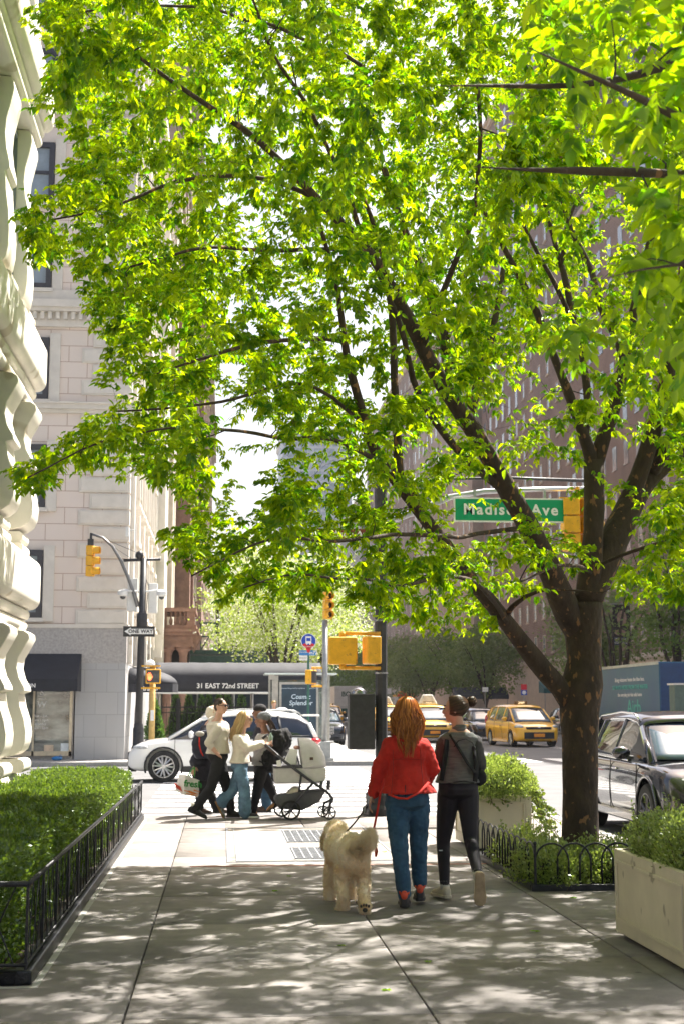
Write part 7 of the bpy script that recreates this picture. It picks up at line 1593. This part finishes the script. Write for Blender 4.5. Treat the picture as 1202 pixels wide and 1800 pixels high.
# leaflets of one hanging compound leaf: (along the stalk, side angle, droop)
def sprays(P, D, n_leaf, size):
    """each spray: n leaflets fanning out and hanging; returns base points, axes, sizes and tones"""
    n = len(P); D = D/np.linalg.norm(D, axis=1, keepdims=True)
    side = np.cross(D, np.array([0, 0, 1.0])); side /= np.linalg.norm(side, axis=1, keepdims=True)+1e-6; up = np.cross(side, D)
    stalk = size*.9; BP = []; AX = []; SZ = []; TN = []; NN = []
    t0 = np.clip(RNG.normal(.42, .24, n), 0, 1)
    ks = [(1.0, 0), (.72, 1), (.72, -1), (.42, 1), (.42, -1), (.16, 1), (.16, -1)][:n_leaf]
    for (a, s_) in ks:
        j = RNG.normal(size=(n, 3))*.16
        ax = D*(1.0 if s_ == 0 else .42) + side*(s_*.85) + j + np.array([0, 0, -.62])
        BP.append(P + D*(stalk*a)[:, None] + np.array([0, 0, -.06])*(a**2)*size[:, None]*8*.25); AX.append(ax); SZ.append(size*(1.1 if s_ == 0 else .9)*(.8+.4*RNG.random(n))); TN.append(np.clip(t0+RNG.normal(0, .14, n), 0, 1)); NN.append(up + RNG.normal(size=(n, 3))*.35)
    return np.concatenate(BP), np.concatenate(AX), np.concatenate(SZ), np.concatenate(TN), np.concatenate(NN)

def resample(pts, rad, step=.22):
    P = []; R_ = []
    for i in range(len(pts)-1):
        a, b = Vector(pts[i]), Vector(pts[i+1]); n = max(1, int((b-a).length/step))
        for k in range(n): P.append(a.lerp(b, k/n)); R_.append(rad[i]+(rad[i+1]-rad[i])*k/n)
    P.append(Vector(pts[-1])); R_.append(rad[-1]); return P, R_
def smooth_line(P, amp=.02, k=1.3):
    Q = [Vector(p) for p in P]
    for _ in range(3):
        for i in range(1, len(Q)-1): Q[i] = (Q[i-1]+Q[i]*2+Q[i+1])/4
    return [q+Vector((mnoise.noise(q*k), mnoise.noise(q*k+Vector((9, 0, 0))), mnoise.noise(q*k+Vector((0, 7, 0)))))*amp for q in Q]

def grow(limb_nodes, limb_rad, tips, part_mb, wob=.08):
    """connect every tip to the nearest branch already there; returns, per tip, the points along its twig"""
    maxn = len(limb_nodes)+len(tips)*5; N_ = np.zeros((maxn, 3)); Rr = np.zeros(maxn); n = len(limb_nodes)
    N_[:n] = np.array([tuple(p) for p in limb_nodes]); Rr[:n] = limb_rad
    T = np.array(tips); d0 = np.array([np.min(np.sum((N_[:n]-t_)**2, 1)) for t_ in T]); order = np.argsort(d0); out = []
    for i in order:
        t_ = T[i]; dd = np.sum((N_[:n]-t_)**2, 1) + .4*(N_[:n, 2] > t_[2]+.5); j = int(np.argmin(dd)); a = N_[j]; L_ = math.sqrt(max(dd[j], 1e-6))
        r0 = min(Rr[j]*.75, .004+.007*L_)
        m1 = a+(t_-a)*.33+np.array([0, 0, .10*L_])+RNG.normal(size=3)*wob*L_; m2 = a+(t_-a)*.68+np.array([0, 0, .09*L_])+RNG.normal(size=3)*wob*L_
        pts = [a, m1, m2, t_]; rs = [r0, r0*.75, r0*.5, .0018]
        part_mb.tube(pts, rs, 4 if L_ < 1 else 5, cap=False)
        for q in range(1, 4): N_[n] = pts[q]; Rr[n] = max(rs[q], .002); n += 1
        if L_ > .8:
            for q in range(3): N_[n] = (pts[q]+pts[q+1])/2 if n < maxn else 0; Rr[n] = rs[q]*.9; n += 1; 
            if n > maxn-8: N_ = np.vstack([N_, np.zeros((4000, 3))]); Rr = np.concatenate([Rr, np.zeros(4000)]); maxn += 4000
        out.append(pts)
    return out
def leaf_twigs(paths, per, size, spread=.12, nl=7):
    P = []; D = []
    for pts in paths:
        a = [np.array(p) for p in pts]; ax = a[3]-a[1]; ax = ax/(np.linalg.norm(ax)+1e-6)
        k = max(2, int(per*(.6+.8*random.random())))
        for q in range(k):
            u = 1-(q/k)**1.1*.75; seg = u*3; i = min(int(seg), 2); p = a[i]+(a[i+1]-a[i])*(seg-i)
            P.append(p); D.append(ax*.7+RNG.normal(size=3)*np.array([.7, .7, .35])+np.array([0, 0, -.12]))
    P = np.array(P)+RNG.normal(size=(len(P), 3))*spread*.25; D = np.array(D)
    s = size*(.75+.5*RNG.random(len(P)))
    return sprays(P, D, nl, s)

# ------------------------------------------------ the big tree, limbs measured from the photo
tree = thing('street_tree', 'big spreading street tree with backlit yellow green leaves, its dark trunk inside the hoop fence', 'tree', (3.66, 14.2, 0))
def L3(pts):  # (x px, y px, depth, width px) -> 3D line and radii
    return [at(x, y, Y) for x, y, Y, w_ in pts], [w_*.5*Y/FPX for x, y, Y, w_ in pts]
TR = [[(1019, 1535, 14.2, 74), (1020, 1480, 14.2, 66), (1019, 1400, 14.2, 62), (1018, 1300, 14.2, 64), (1018, 1250, 14.2, 72), (1022, 1205, 14.2, 76), (1026, 1160, 14.2, 60), (1024, 1110, 14.2, 66), (1022, 1060, 14.2, 74)]]
LIMBS = {
 'A': [(1016, 1110, 14.2, 50), (985, 1050, 14.0, 48), (958, 985, 13.8, 42), (925, 920, 13.5, 40), (895, 870, 13.2, 38), (862, 810, 13.0, 34), (820, 735, 12.8, 32), (785, 690, 12.6, 30), (745, 610, 12.4, 28), (700, 530, 12.1, 22), (640, 430, 11.7, 19), (545, 335, 11.2, 15), (450, 240, 10.8, 12), (330, 160, 10.3, 9), (230, 90, 10, 6)],
 'A2': [(895, 870, 13.2, 18), (850, 835, 13.0, 17), (800, 790, 12.8, 15), (765, 745, 12.6, 14), (740, 700, 12.4, 12), (715, 640, 12.2, 11), (700, 560, 12.0, 10), (660, 480, 11.8, 8)],
 'A3': [(785, 690, 12.6, 24), (800, 640, 12.9, 24), (770, 560, 13.0, 20), (745, 480, 13.1, 16), (700, 380, 13.2, 13), (660, 260, 13.3, 11), (640, 120, 13.4, 8)],
 'A4': [(820, 735, 12.8, 22), (838, 680, 13.0, 18), (850, 640, 13.2, 16), (875, 560, 13.4, 12), (880, 470, 13.5, 9)],
 'B': [(1030, 1075, 14.2, 50), (1040, 1000, 14.2, 44), (1044, 930, 14.2, 36), (1046, 860, 14.2, 36), (1042, 810, 14.2, 36)],
 'B1': [(1042, 815, 14.2, 28), (1020, 760, 14.1, 20), (1000, 700, 14.0, 18), (985, 660, 13.9, 17), (960, 600, 13.8, 15), (935, 520, 13.7, 14), (905, 470, 13.6, 12), (870, 420, 13.5, 9), (845, 360, 13.4, 7)],
 'B3': [(1024, 770, 14.1, 17), (1030, 700, 14.3, 15), (1020, 600, 14.4, 14), (1000, 530, 14.5, 13), (985, 470, 14.6, 11), (965, 420, 14.7, 9), (950, 340, 14.8, 8), (940, 260, 14.9, 6)],
 'B4': [(985, 470, 14.6, 10), (992, 400, 14.6, 8), (1000, 360, 14.7, 6), (1030, 330, 14.8, 4)],
 'B5': [(1020, 600, 14.4, 10), (975, 500, 14.2, 9), (930, 430, 14.0, 7), (905, 370, 13.9, 6)],
 'B2': [(1044, 820, 14.2, 30), (1062, 760, 14.2, 26), (1080, 710, 14.2, 24), (1098, 640, 14.1, 20), (1112, 560, 14.1, 18), (1130, 470, 14.0, 16), (1150, 400, 14.0, 12), (1165, 300, 13.9, 9), (1170, 160, 13.8, 7)],
 'C': [(1030, 1060, 14.2, 54), (1062, 990, 14.3, 54), (1084, 930, 14.4, 54), (1108, 875, 14.5, 50), (1145, 830, 14.7, 42), (1190, 790, 14.9, 38), (1250, 740, 15.2, 32), (1340, 650, 15.6, 24), (1450, 520, 16, 15)],
 'C2': [(1100, 890, 14.5, 40), (1122, 840, 14.4, 34), (1145, 770, 14.3, 30), (1165, 700, 14.2, 28), (1180, 620, 14.1, 25), (1190, 520, 14.0, 20), (1215, 400, 13.8, 15), (1230, 240, 13.6, 10)],
 'C3': [(1145, 830, 14.6, 30), (1180, 770, 14.2, 26), (1230, 700, 13.8, 22), (1300, 600, 13.4, 15), (1380, 460, 13, 9)],
 'D': [(1006, 1240, 14.2, 44), (975, 1205, 14.1, 38), (935, 1155, 13.9, 34), (895, 1105, 13.7, 30), (860, 1055, 13.4, 29), (820, 1010, 13.1, 27), (780, 960, 12.8, 26), (742, 915, 12.5, 25), (712, 865, 12.2, 25), (695, 835, 12.0, 24), (665, 815, 11.9, 22), (645, 760, 11.7, 17), (625, 690, 11.5, 16), (605, 630, 11.3, 14), (598, 560, 11.1, 12), (590, 470, 10.8, 9), (560, 380, 10.5, 7)],
 'D2': [(700, 845, 12.1, 20), (698, 780, 12.2, 15), (694, 700, 12.3, 14), (690, 600, 12.4, 13), (686, 500, 12.5, 11), (660, 400, 12.6, 9), (620, 300, 12.7, 7)],
 'D3': [(884, 1088, 13.6, 12), (885, 1060, 13.4, 10), (905, 1040, 13.2, 8), (945, 1032, 13.0, 6), (1000, 1035, 12.8, 4), (1060, 1040, 12.6, 3)],
 'E': [(930, 925, 13.5, 11), (880, 930, 13.2, 9), (850, 940, 12.9, 8), (812, 952, 12.5, 8), (790, 941, 12.2, 8), (720, 937, 11.6, 8), (650, 945, 11.0, 7), (580, 950, 10.5, 6), (500, 945, 10.0, 5), (420, 960, 9.6, 4), (340, 1010, 9.2, 3)],
 'F': [(668, 812, 11.9, 10), (630, 782, 11.5, 9), (560, 768, 11.0, 8), (480, 764, 10.5, 7), (400, 752, 10.0, 6), (320, 748, 9.6, 5), (250, 755, 9.3, 4), (180, 765, 9.0, 4), (110, 795, 8.8, 3), (50, 835, 8.6, 3)],
 'G': [(640, 745, 11.7, 8), (580, 700, 11.4, 7), (520, 672, 11.1, 7), (440, 690, 10.8, 6), (360, 718, 10.5, 5), (280, 735, 10.2, 4), (200, 725, 10, 3)],
 'Hh': [(600, 600, 11.2, 9), (540, 605, 11.0, 9), (470, 600, 10.8, 8), (400, 615, 10.6, 7), (330, 640, 10.4, 5), (270, 660, 10.2, 3)],
 'I': [(560, 350, 11.3, 10), (470, 310, 11.1, 9), (380, 300, 10.9, 8), (310, 320, 10.7, 7), (240, 350, 10.5, 6), (170, 372, 10.3, 5), (90, 385, 10.1, 3)],
 'J': [(650, 440, 11.7, 9), (540, 440, 11.3, 8), (430, 430, 10.9, 7), (330, 440, 10.5, 6), (230, 470, 10.2, 4)],
 'K': [(640, 120, 13.4, 8), (520, 60, 12.5, 7), (400, 20, 11.6, 6), (280, 10, 11, 5), (150, 20, 10.5, 4)],
 'Lm': [(640, 430, 11.7, 10), (600, 300, 10.6, 9), (540, 180, 9.6, 8), (470, 80, 8.8, 6), (420, -60, 8.2, 4)],
 'Mm': [(745, 610, 12.4, 13), (800, 470, 11.2, 11), (840, 330, 10.2, 9), (850, 200, 9.4, 8), (830, 60, 8.8, 6), (800, -120, 8.2, 4)],
 'Nn': [(1098, 640, 14.1, 14), (1040, 500, 12.5, 12), (1000, 380, 11.2, 10), (980, 240, 10.2, 8), (960, 80, 9.4, 6), (940, -100, 8.6, 4)],
 'Oo': [(1180, 620, 14.1, 14), (1240, 440, 12.4, 12), (1260, 250, 11, 9), (1240, 60, 9.8, 7), (1200, -150, 8.8, 4)],
 'Pp': [(895, 1105, 13.7, 9), (840, 1020, 12.6, 8), (770, 1010, 11.8, 7), (700, 1030, 11.2, 6), (620, 1020, 10.6, 5), (520, 1010, 10.1, 4), (430, 1030, 9.7, 3)],
 'Qq': [(1040, 1000, 14.2, 8), (1090, 975, 13.6, 7), (1150, 960, 13.0, 6), (1210, 950, 12.4, 4)],
 'Rr': [(1040, 1010, 14.2, 8), (1000, 985, 13.2, 7), (960, 1000, 12.6, 5), (910, 1020, 12.2, 4)],
}
mb = MB()
pts, rad = L3(TR[0]); P, R_ = resample(pts, rad, .07)
n_ = 22; rings = []
for i, (p, r) in enumerate(zip(P, R_)):
    ring = []
    for j in range(n_):
        a = 2*math.pi*j/n_; e = 1+.05*mnoise.noise(Vector((math.cos(a)*1.4, math.sin(a)*1.4, p.z*1.2)))+.02*mnoise.noise(Vector((math.cos(a)*5, math.sin(a)*5, p.z*5)))
        fl = 1+.35*max(0, .25-p.z)/.25
        kn = .15*math.exp(-((p.z-1.78)/.14)**2)*max(0, math.cos(a+2.0))**2
        ring.append(p+Vector((math.cos(a), math.sin(a), 0))*(r*e*fl*(1+kn)))
    rings.append(ring)
mb.loft(rings); nodes = []; nrad = []
big = ('A', 'B', 'C', 'C2', 'D', 'B1', 'B2', 'D2', 'A3')
mb.build('trunk', m_bark, tree, True, smooth=True)
mb2 = MB()
for k, l in LIMBS.items():
    pts, rad = L3(l); P, R_ = resample(pts, rad, .16); Q = smooth_line(P, .03 if k in big else .05)
    Q[0] = P[0]
    R2 = [r*(1+.10*mnoise.noise(q*3)) for r, q in zip(R_, Q)]
    m1 = MB().tube(Q, R2, 12 if k in big else 7)
    (m1.build('limb', m_bark, tree, True, smooth=True) if k in big else mb2.add(m1.v, m1.f))
    nodes += Q[1:]; nrad += R2[1:]
mb2.build('branches', m_bark, tree, True, smooth=True)
# crown: a wide low dome round the trunk, cut by where its leaves would darken the sunlit pavement
CAN = [(-400, -900), (130, -100), (105, 0), (40, 15), (28, 40), (70, 60), (110, 100), (60, 140), (30, 170), (95, 195), (105, 230), (125, 255), (120, 320), (55, 340), (12, 395), (45, 425), (60, 465), (125, 470), (150, 560), (190, 600), (195, 655), (250, 690), (195, 715), (150, 745), (100, 770), (80, 800), (15, 830), (25, 870), (110, 850), (150, 815), (210, 835), (300, 850), (325, 900), (280, 940), (300, 985), (360, 985), (355, 1030), (330, 1060), (400, 1065), (480, 1055), (540, 1075), (600, 1060), (680, 1090), (740, 1110), (760, 1150), (830, 1145), (870, 1110), (940, 1060), (985, 1010), (1040, 1000), (1090, 1060), (1160, 1075), (1202, 1060), (1500, 1100), (1900, 900), (1900, -900)]
HOLES = [([(370, 700), (440, 700), (500, 770), (500, 850), (440, 935), (385, 900), (350, 830)], .22), ([(1050, 740), (1120, 700), (1160, 860), (1100, 1000), (1060, 980)], .15), ([(505, 765), (610, 790), (600, 880), (520, 850)], .35),
         ([(690, 860), (880, 830), (1060, 850), (1060, 935), (690, 960)], .22), ([(850, 640), (1080, 600), (1040, 880), (860, 800)], .42), ([(880, 400), (1100, 330), (1100, 560), (900, 560)], .6), ([(1040, 1000), (1202, 940), (1202, 1060), (1090, 1060)], .6)]
SH = np.array([-SUND.x/SUND.z, -SUND.y/SUND.z])
def sun_ok(P):
    s = P[:, :2]+P[:, 2:3]*SH*1.0
    far = 14.75+.12*np.sin(s[:, 0]*3.1)
    bad = (s[:, 1] > far) & (s[:, 0] < 5.4) & (s[:, 0] > -3.0)
    ok = ~bad
    for (cx, cy, cz, rr) in ((1.15, 11.6, .75, .42), (1.5, 11.5, 1.3, .34), (2.0, 11.9, 1.4, .3)):
        d = P-np.array([cx, cy, cz]); u = np.array(SUND); t_ = d@u; ok &= ~((np.linalg.norm(d-t_[:, None]*u, axis=1) < rr) & (RNG.random(len(P)) < .8))
    return ok
def crown_points(n, C, R_, y_max=None):
    out = []
    while len(out) < n:
        q = RNG.uniform(-1, 1, (20000, 3)); rr = np.sum(np.abs(q)**2.8, 1)
        q = q[(rr < 1) & (RNG.random(20000) < .25+.75*np.minimum(rr, 1)**.8)]; P = q*np.array(R_)+np.array(C); P = P[P[:, 2] > 2.35]
        x, y = topx(P); ok = in_poly(x, y, CAN)
        for poly, pr in HOLES: ok &= ~(in_poly(x, y, poly) & (RNG.random(len(P)) > pr))
        ok &= sun_ok(P) | (RNG.random(len(P)) < .03)
        out += list(P[ok])
    return np.array(out[:n])
tips = crown_points(9600, (3.7, 12.6, 7.3), (6.6, 6.2, 5.8))
twm = MB(); paths = grow(nodes, nrad, tips, twm)
twm.build('twigs', m_bark2, tree, True)
BP, AX, SZ, TN, NN = leaf_twigs(paths, 15, .054)
ok = sun_ok(BP) | (RNG.random(len(BP)) < .25)
x, y = topx(BP); ok &= ~((y > 1110) & (x < 1000)) | (RNG.random(len(BP)) < .5)
S2 = BP[:, :2]+BP[:, 2:3]*SH
gap = np.array([mnoise.noise(Vector((a*1.5, b*1.1, 3.3))) for a, b in S2]) > .17      # thin columns of crown that let the sun through in patches
ok &= ~(gap & (S2[:, 1] < 10.2) & (RNG.random(len(BP)) < .62))
BP, AX, SZ, TN, NN = BP[ok], AX[ok], SZ[ok], TN[ok], NN[ok]
print('LEAVES', len(BP))
leaves('crown', BP, AX, SZ, m_leaf, tree, wid=.46, tone=TN, Nn=NN)
# hanging flower strings
i = RNG.choice(len(BP), 9000); leaves('flower_strings', BP[i], RNG.normal(size=(9000, 3))*.35+np.array([0, 0, -1]), np.full(9000, .055), m_catkin, tree, wid=.09, quad6=False)

# ------------------------------------------------ the nearer tree, its trunk outside the picture on the right
tree2 = thing('street_tree', 'nearer tree whose large hanging leaves and dark branches enter at the upper right edge', 'tree', (4.25, 4.6, 0))
mb = MB(); mb.tube([(4.25, 4.6, -.05), (4.25, 4.6, .4), (4.22, 4.62, 1.5), (4.2, 4.65, 2.6)], [.22, .17, .15, .14], 14); mb.build('trunk', m_bark, tree2, True, smooth=True)
fork = Vector((4.2, 4.65, 2.55)); nodes = []; nrad = []; mb = MB()
for l in ([(1330, 30, 5.4, 44), (1202, 108, 5.2, 22), (1120, 138, 5.1, 20), (1020, 158, 5.0, 14), (900, 158, 4.9, 11), (840, 140, 4.8, 6), (770, 152, 4.7, 2)], [(1330, 330, 5.8, 44), (1202, 308, 5.6, 20), (1120, 306, 5.5, 22), (1040, 300, 5.4, 20), (960, 292, 5.3, 12), (900, 310, 5.2, 6), (830, 296, 5.1, 2)],
          [(1330, 260, 4.6, 30), (1202, 215, 4.4, 22), (1150, 185, 4.3, 20), (1090, 150, 4.2, 14), (1000, 120, 4.1, 8), (925, 80, 4.0, 2)], [(1400, -200, 5, 40), (1200, -300, 5, 24), (1000, -350, 5, 18), (800, -350, 5, 12)], [(1400, 500, 4.2, 22), (1240, 470, 4.1, 12), (1180, 455, 4.0, 8), (1120, 470, 4.0, 5), (1070, 490, 3.9, 2)]):
    pts, rad = L3(l); pts = [fork, fork.lerp(pts[0], .5)+Vector((0, 0, .25))]+pts; rad = [.1, .06]+[r*.8 for r in rad]
    P, R_ = resample(pts, rad, .12); Q = smooth_line(P, .025); MB().tube(Q, R_, 9).build('limb', m_bark, tree2, True, smooth=True); k = int(len(Q)*.35); nodes += Q[k:]; nrad += R_[k:]
out = []
reg = [([(930, -250), (1500, -250), (1500, 330), (1140, 300), (1060, 180), (960, 120), (860, 60)], 1.0), ([(1120, 330), (1500, 330), (1500, 760), (1190, 680), (1150, 560), (1100, 450)], .9), ([(985, 560), (1090, 545), (1060, 640), (975, 635)], .9), ([(960, 480), (1010, 480), (1000, 560), (955, 560)], .8), ([(880, 30), (1100, 200), (1040, 260), (900, 210)], .5)]
while len(out) < 330:
    P = RNG.uniform((1.2, 3.7, 2.3), (5.2, 6.4, 6.0), (4000, 3)); x, y = topx(P); pr = np.zeros(len(P))
    for poly, p_ in reg: pr = np.maximum(pr, in_poly(x, y, poly)*p_)
    out += list(P[RNG.random(len(P)) < pr])
twm = MB(); paths = grow(nodes, nrad, np.array(out[:330]), twm, .05); twm.build('twigs', m_bark2, tree2, True)
BP, AX, SZ, TN, NN = leaf_twigs(paths, 5, .075, nl=5); leaves('crown', BP, AX, SZ, m_leaf2, tree2, wid=.5, tone=TN, Nn=NN, fold=.09)

# ------------------------------------------------ trees further off
m_lpale = leafmat('pale_leaf', (.20, .26, .05), (.36, .42, .10), (.35, .5, .06), (.6, .72, .15), .45, .05)
m_blos = leafmat('blossom', (.62, .62, .48), (.8, .8, .70), (.6, .62, .45), (.8, .8, .65), .35, .02)
m_lgrey = leafmat('grey_green_leaf', (.07, .13, .04), (.20, .28, .09), (.18, .28, .05), (.38, .5, .12), .35, .12)
m_lmid = leafmat('mid_green_leaf', (.05, .11, .02), (.13, .22, .04), (.12, .24, .02), (.3, .45, .05), .4, .1)
def bg_tree(label, x, y, h, r, mat, n, ls, z0=2.4, lean=0.0, blossom=0, group='trees along the far pavements', fork=1.6, seed=0, tips_n=110):
    rs = random.Random(seed*31+5); t = thing('street_tree', label, 'tree', (x, y, 0), group=group)
    mb = MB(); tr = .13*h/9; mb.tube([(x, y, -.05), (x+.1*lean, y, fork*.5), (x+.3*lean, y, fork)], [tr*1.2, tr, tr*.9], 9); nodes = []; nr = []
    for k in range(6):
        a = k*1.05+rs.random(); e = Vector((x+.3*lean+math.cos(a)*r*rs.uniform(.3, .75), y+math.sin(a)*r*rs.uniform(.3, .75), h*rs.uniform(.6, .92))); s0 = Vector((x+.3*lean, y, fork))
        m1 = s0.lerp(e, .45)+Vector((0, 0, .12*h)); P, R_ = resample([s0, m1, e], [tr*.7, tr*.45, tr*.12], .5); Q = smooth_line(P, .15, .7); Q[0] = s0; mb.tube(Q, R_, 6); nodes += Q; nr += R_
    mb.build('trunk', m_bark2, t, True, smooth=True)
    q = RNG.normal(size=(tips_n*3, 3)); q /= np.linalg.norm(q, axis=1, keepdims=True); q *= (RNG.random((len(q), 1))**.45)
    P = q*np.array([r, r, (h-z0)/2])+np.array([x+.3*lean, y, (h+z0)/2]); P += np.array([lump(P, .5, .6), lump(P+7, .5, .6), lump(P+3, .4, .6)]).T; P = P[:tips_n]
    tw = MB(); paths = grow(nodes, nr, P, tw); tw.build('twigs', m_bark2, t, True)
    ends = np.array([p[3] for p in paths]); mids = np.array([p[2] for p in paths]); i = RNG.integers(0, len(ends), n); u = RNG.random((n, 1))**2*.7
    C = ends[i]*(1-u)+mids[i]*u; sp = r*.115; LP = C+RNG.normal(size=(n, 3))*np.array([sp, sp, sp*.75])
    leaves('crown', LP, rand_unit(n)+np.array([0, 0, -.3]), ls*(.7+.6*RNG.random(n)), mat, t, wid=.6, quad6=False, tone=np.clip(RNG.random(n)*.7+.3*RNG.random(len(ends))[i], 0, 1))
    if blossom:
        i = RNG.integers(0, n, blossom); leaves('blossom', LP[i]+RNG.normal(size=(blossom, 3))*.08, rand_unit(blossom), np.full(blossom, ls*.75), m_blos, t, wid=.9, quad6=False)
    return t
bg_tree('blossoming pale tree rising behind the middle of the black canopy', 2.9, 56.5, 8.6, 3.1, m_lpale, 9000, .13, 3.2, -2.2, 5200, seed=1, tips_n=150)
bg_tree('blossoming pale tree behind the bus shelter', 4.1, 66, 8.6, 3.4, m_lpale, 9000, .14, 3.0, -.8, 6000, seed=2, tips_n=150)
bg_tree('feathery yellow green young tree by the sidewalk shed', .1, 68, 9.5, 1.8, m_lpale, 2600, .13, 3.0, 0, 0, seed=3, tips_n=60)
bg_tree('pale blossoming tree further down the left pavement', 4.1, 84, 10, 4.2, m_lpale, 8000, .17, 3.2, 0, 6000, seed=4, tips_n=130)
bg_tree('mid green tree far down the left pavement', 4.0, 112, 12, 4.8, m_lmid, 8000, .22, 2.6, 0, 1500, seed=5)
bg_tree('last green tree before the far tower on the left pavement', 4.0, 150, 13, 5.5, m_lmid, 8000, .28, 2.4, 0, 0, seed=6)
for k, (y, h, r, m_, lab) in enumerate(((73, 11.5, 3.1, m_lmid, 'green tree above the blue truck at the right edge'), (84.5, 11.5, 4.0, m_lgrey, 'dark trunked tree beside the museum banner'), (91, 10, 3.6, m_lgrey, 'grey green tree by the flag on the far right pavement'),
        (128, 9.5, 4.2, m_lgrey, 'grey green tree above the yellow minivan cab'), (143, 10, 4.6, m_lmid, 'green tree behind the dark-haired woman, far pavement'), (163, 10, 5, m_lgrey, 'greyish tree between the two women, far pavement'),
        (180, 11, 5, m_lgrey, 'greyish tree over the red and yellow umbrella'), (215, 12, 6, m_lmid, 'tree beyond the umbrella, right pavement'), (255, 12, 6.5, m_lgrey, 'furthest single tree on the right pavement'))):
    bg_tree(lab, 24.2, y, h, r, m_, 900 if y == 84.5 else 5600, .15+.0011*y, 2.6, 0, 0, seed=20+k)
# far-off park trees that read as one mass
n = 26000; c = np.stack([RNG.uniform(-40, 60, 150), RNG.uniform(300, 390, 150), RNG.uniform(5, 12, 150)], 1); c = c[(c[:, 0] < 3.5) | (c[:, 0] > 24.5)]; i = RNG.integers(0, len(c), n)
P = c[i]+RNG.normal(size=(n, 3))*np.array([2.8, 2.8, 2.4]); P[:, 2] = np.abs(P[:, 2]); o = leaves('distant_trees', P, rand_unit(n), np.full(n, .75), m_lmid, None, wid=.8, quad6=False); tag(o, 'far mass of green trees at the end of the avenue', 'trees', None, 'stuff')

# ------------------------------------------------ a few fallen leaflets on the paving
g0 = leaves('fallen_leaf', np.zeros((5, 3)), np.array([[1, .1, .05], [.3, 1, .05], [-.8, .5, .1], [-.2, -1, .05], [.6, -.7, .1]]), np.full(5, .055), m_leaf, None, wid=.5, tone=np.array([.2, .3, .1, .35, .2]), Nn=np.tile([0, 0, 1.], (5, 1)))
LF = [(508, 1540, 'near the sunlit edge left of the slab joint'), (678, 1740, 'alone in the dappled light towards the right bottom'), (1008, 1578, 'just in front of the hoop fence'), (752, 1690, 'in the middle of the dappled paving'), (675, 1497, 'beside the steel hatch'), (940, 1637, 'between the fence and the near planter'), (600, 1662, 'close behind the dog'), (484, 1566, 'left of the dog in the shade')]
for k, (x, y, lab) in enumerate(LF):
    o = g0 if k == 0 else g0.copy()
    if k: COL.objects.link(o)
    o.location = gr(x, y, .006); o.rotation_euler = (0, 0, k*1.3); o.scale = (.55+.1*(k % 3),)*3; tag(o, 'fallen green sprig ' + lab, 'leaf', 'fallen sprigs on the sidewalk')

# ------------------------------------------------ the spring air that pales the far end of the avenue
hz = MB().box((-70, -25, -1.2), (75, 560, 92)).build('haze', m_twig); tag(hz, kind='stuff')
hm = bpy.data.materials.new('air_haze'); hm.use_nodes = True; hn = hm.node_tree; hn.nodes.clear()
pv = hn.nodes.new('ShaderNodeVolumePrincipled'); pv.inputs['Color'].default_value = (.93, .95, 1, 1); pv.inputs['Density'].default_value = 0.0002; pv.inputs['Anisotropy'].default_value = 0.0
ho = hn.nodes.new('ShaderNodeOutputMaterial'); hn.links.new(pv.outputs[0], ho.inputs['Volume']); hz.data.materials.clear(); hz.data.materials.append(hm)
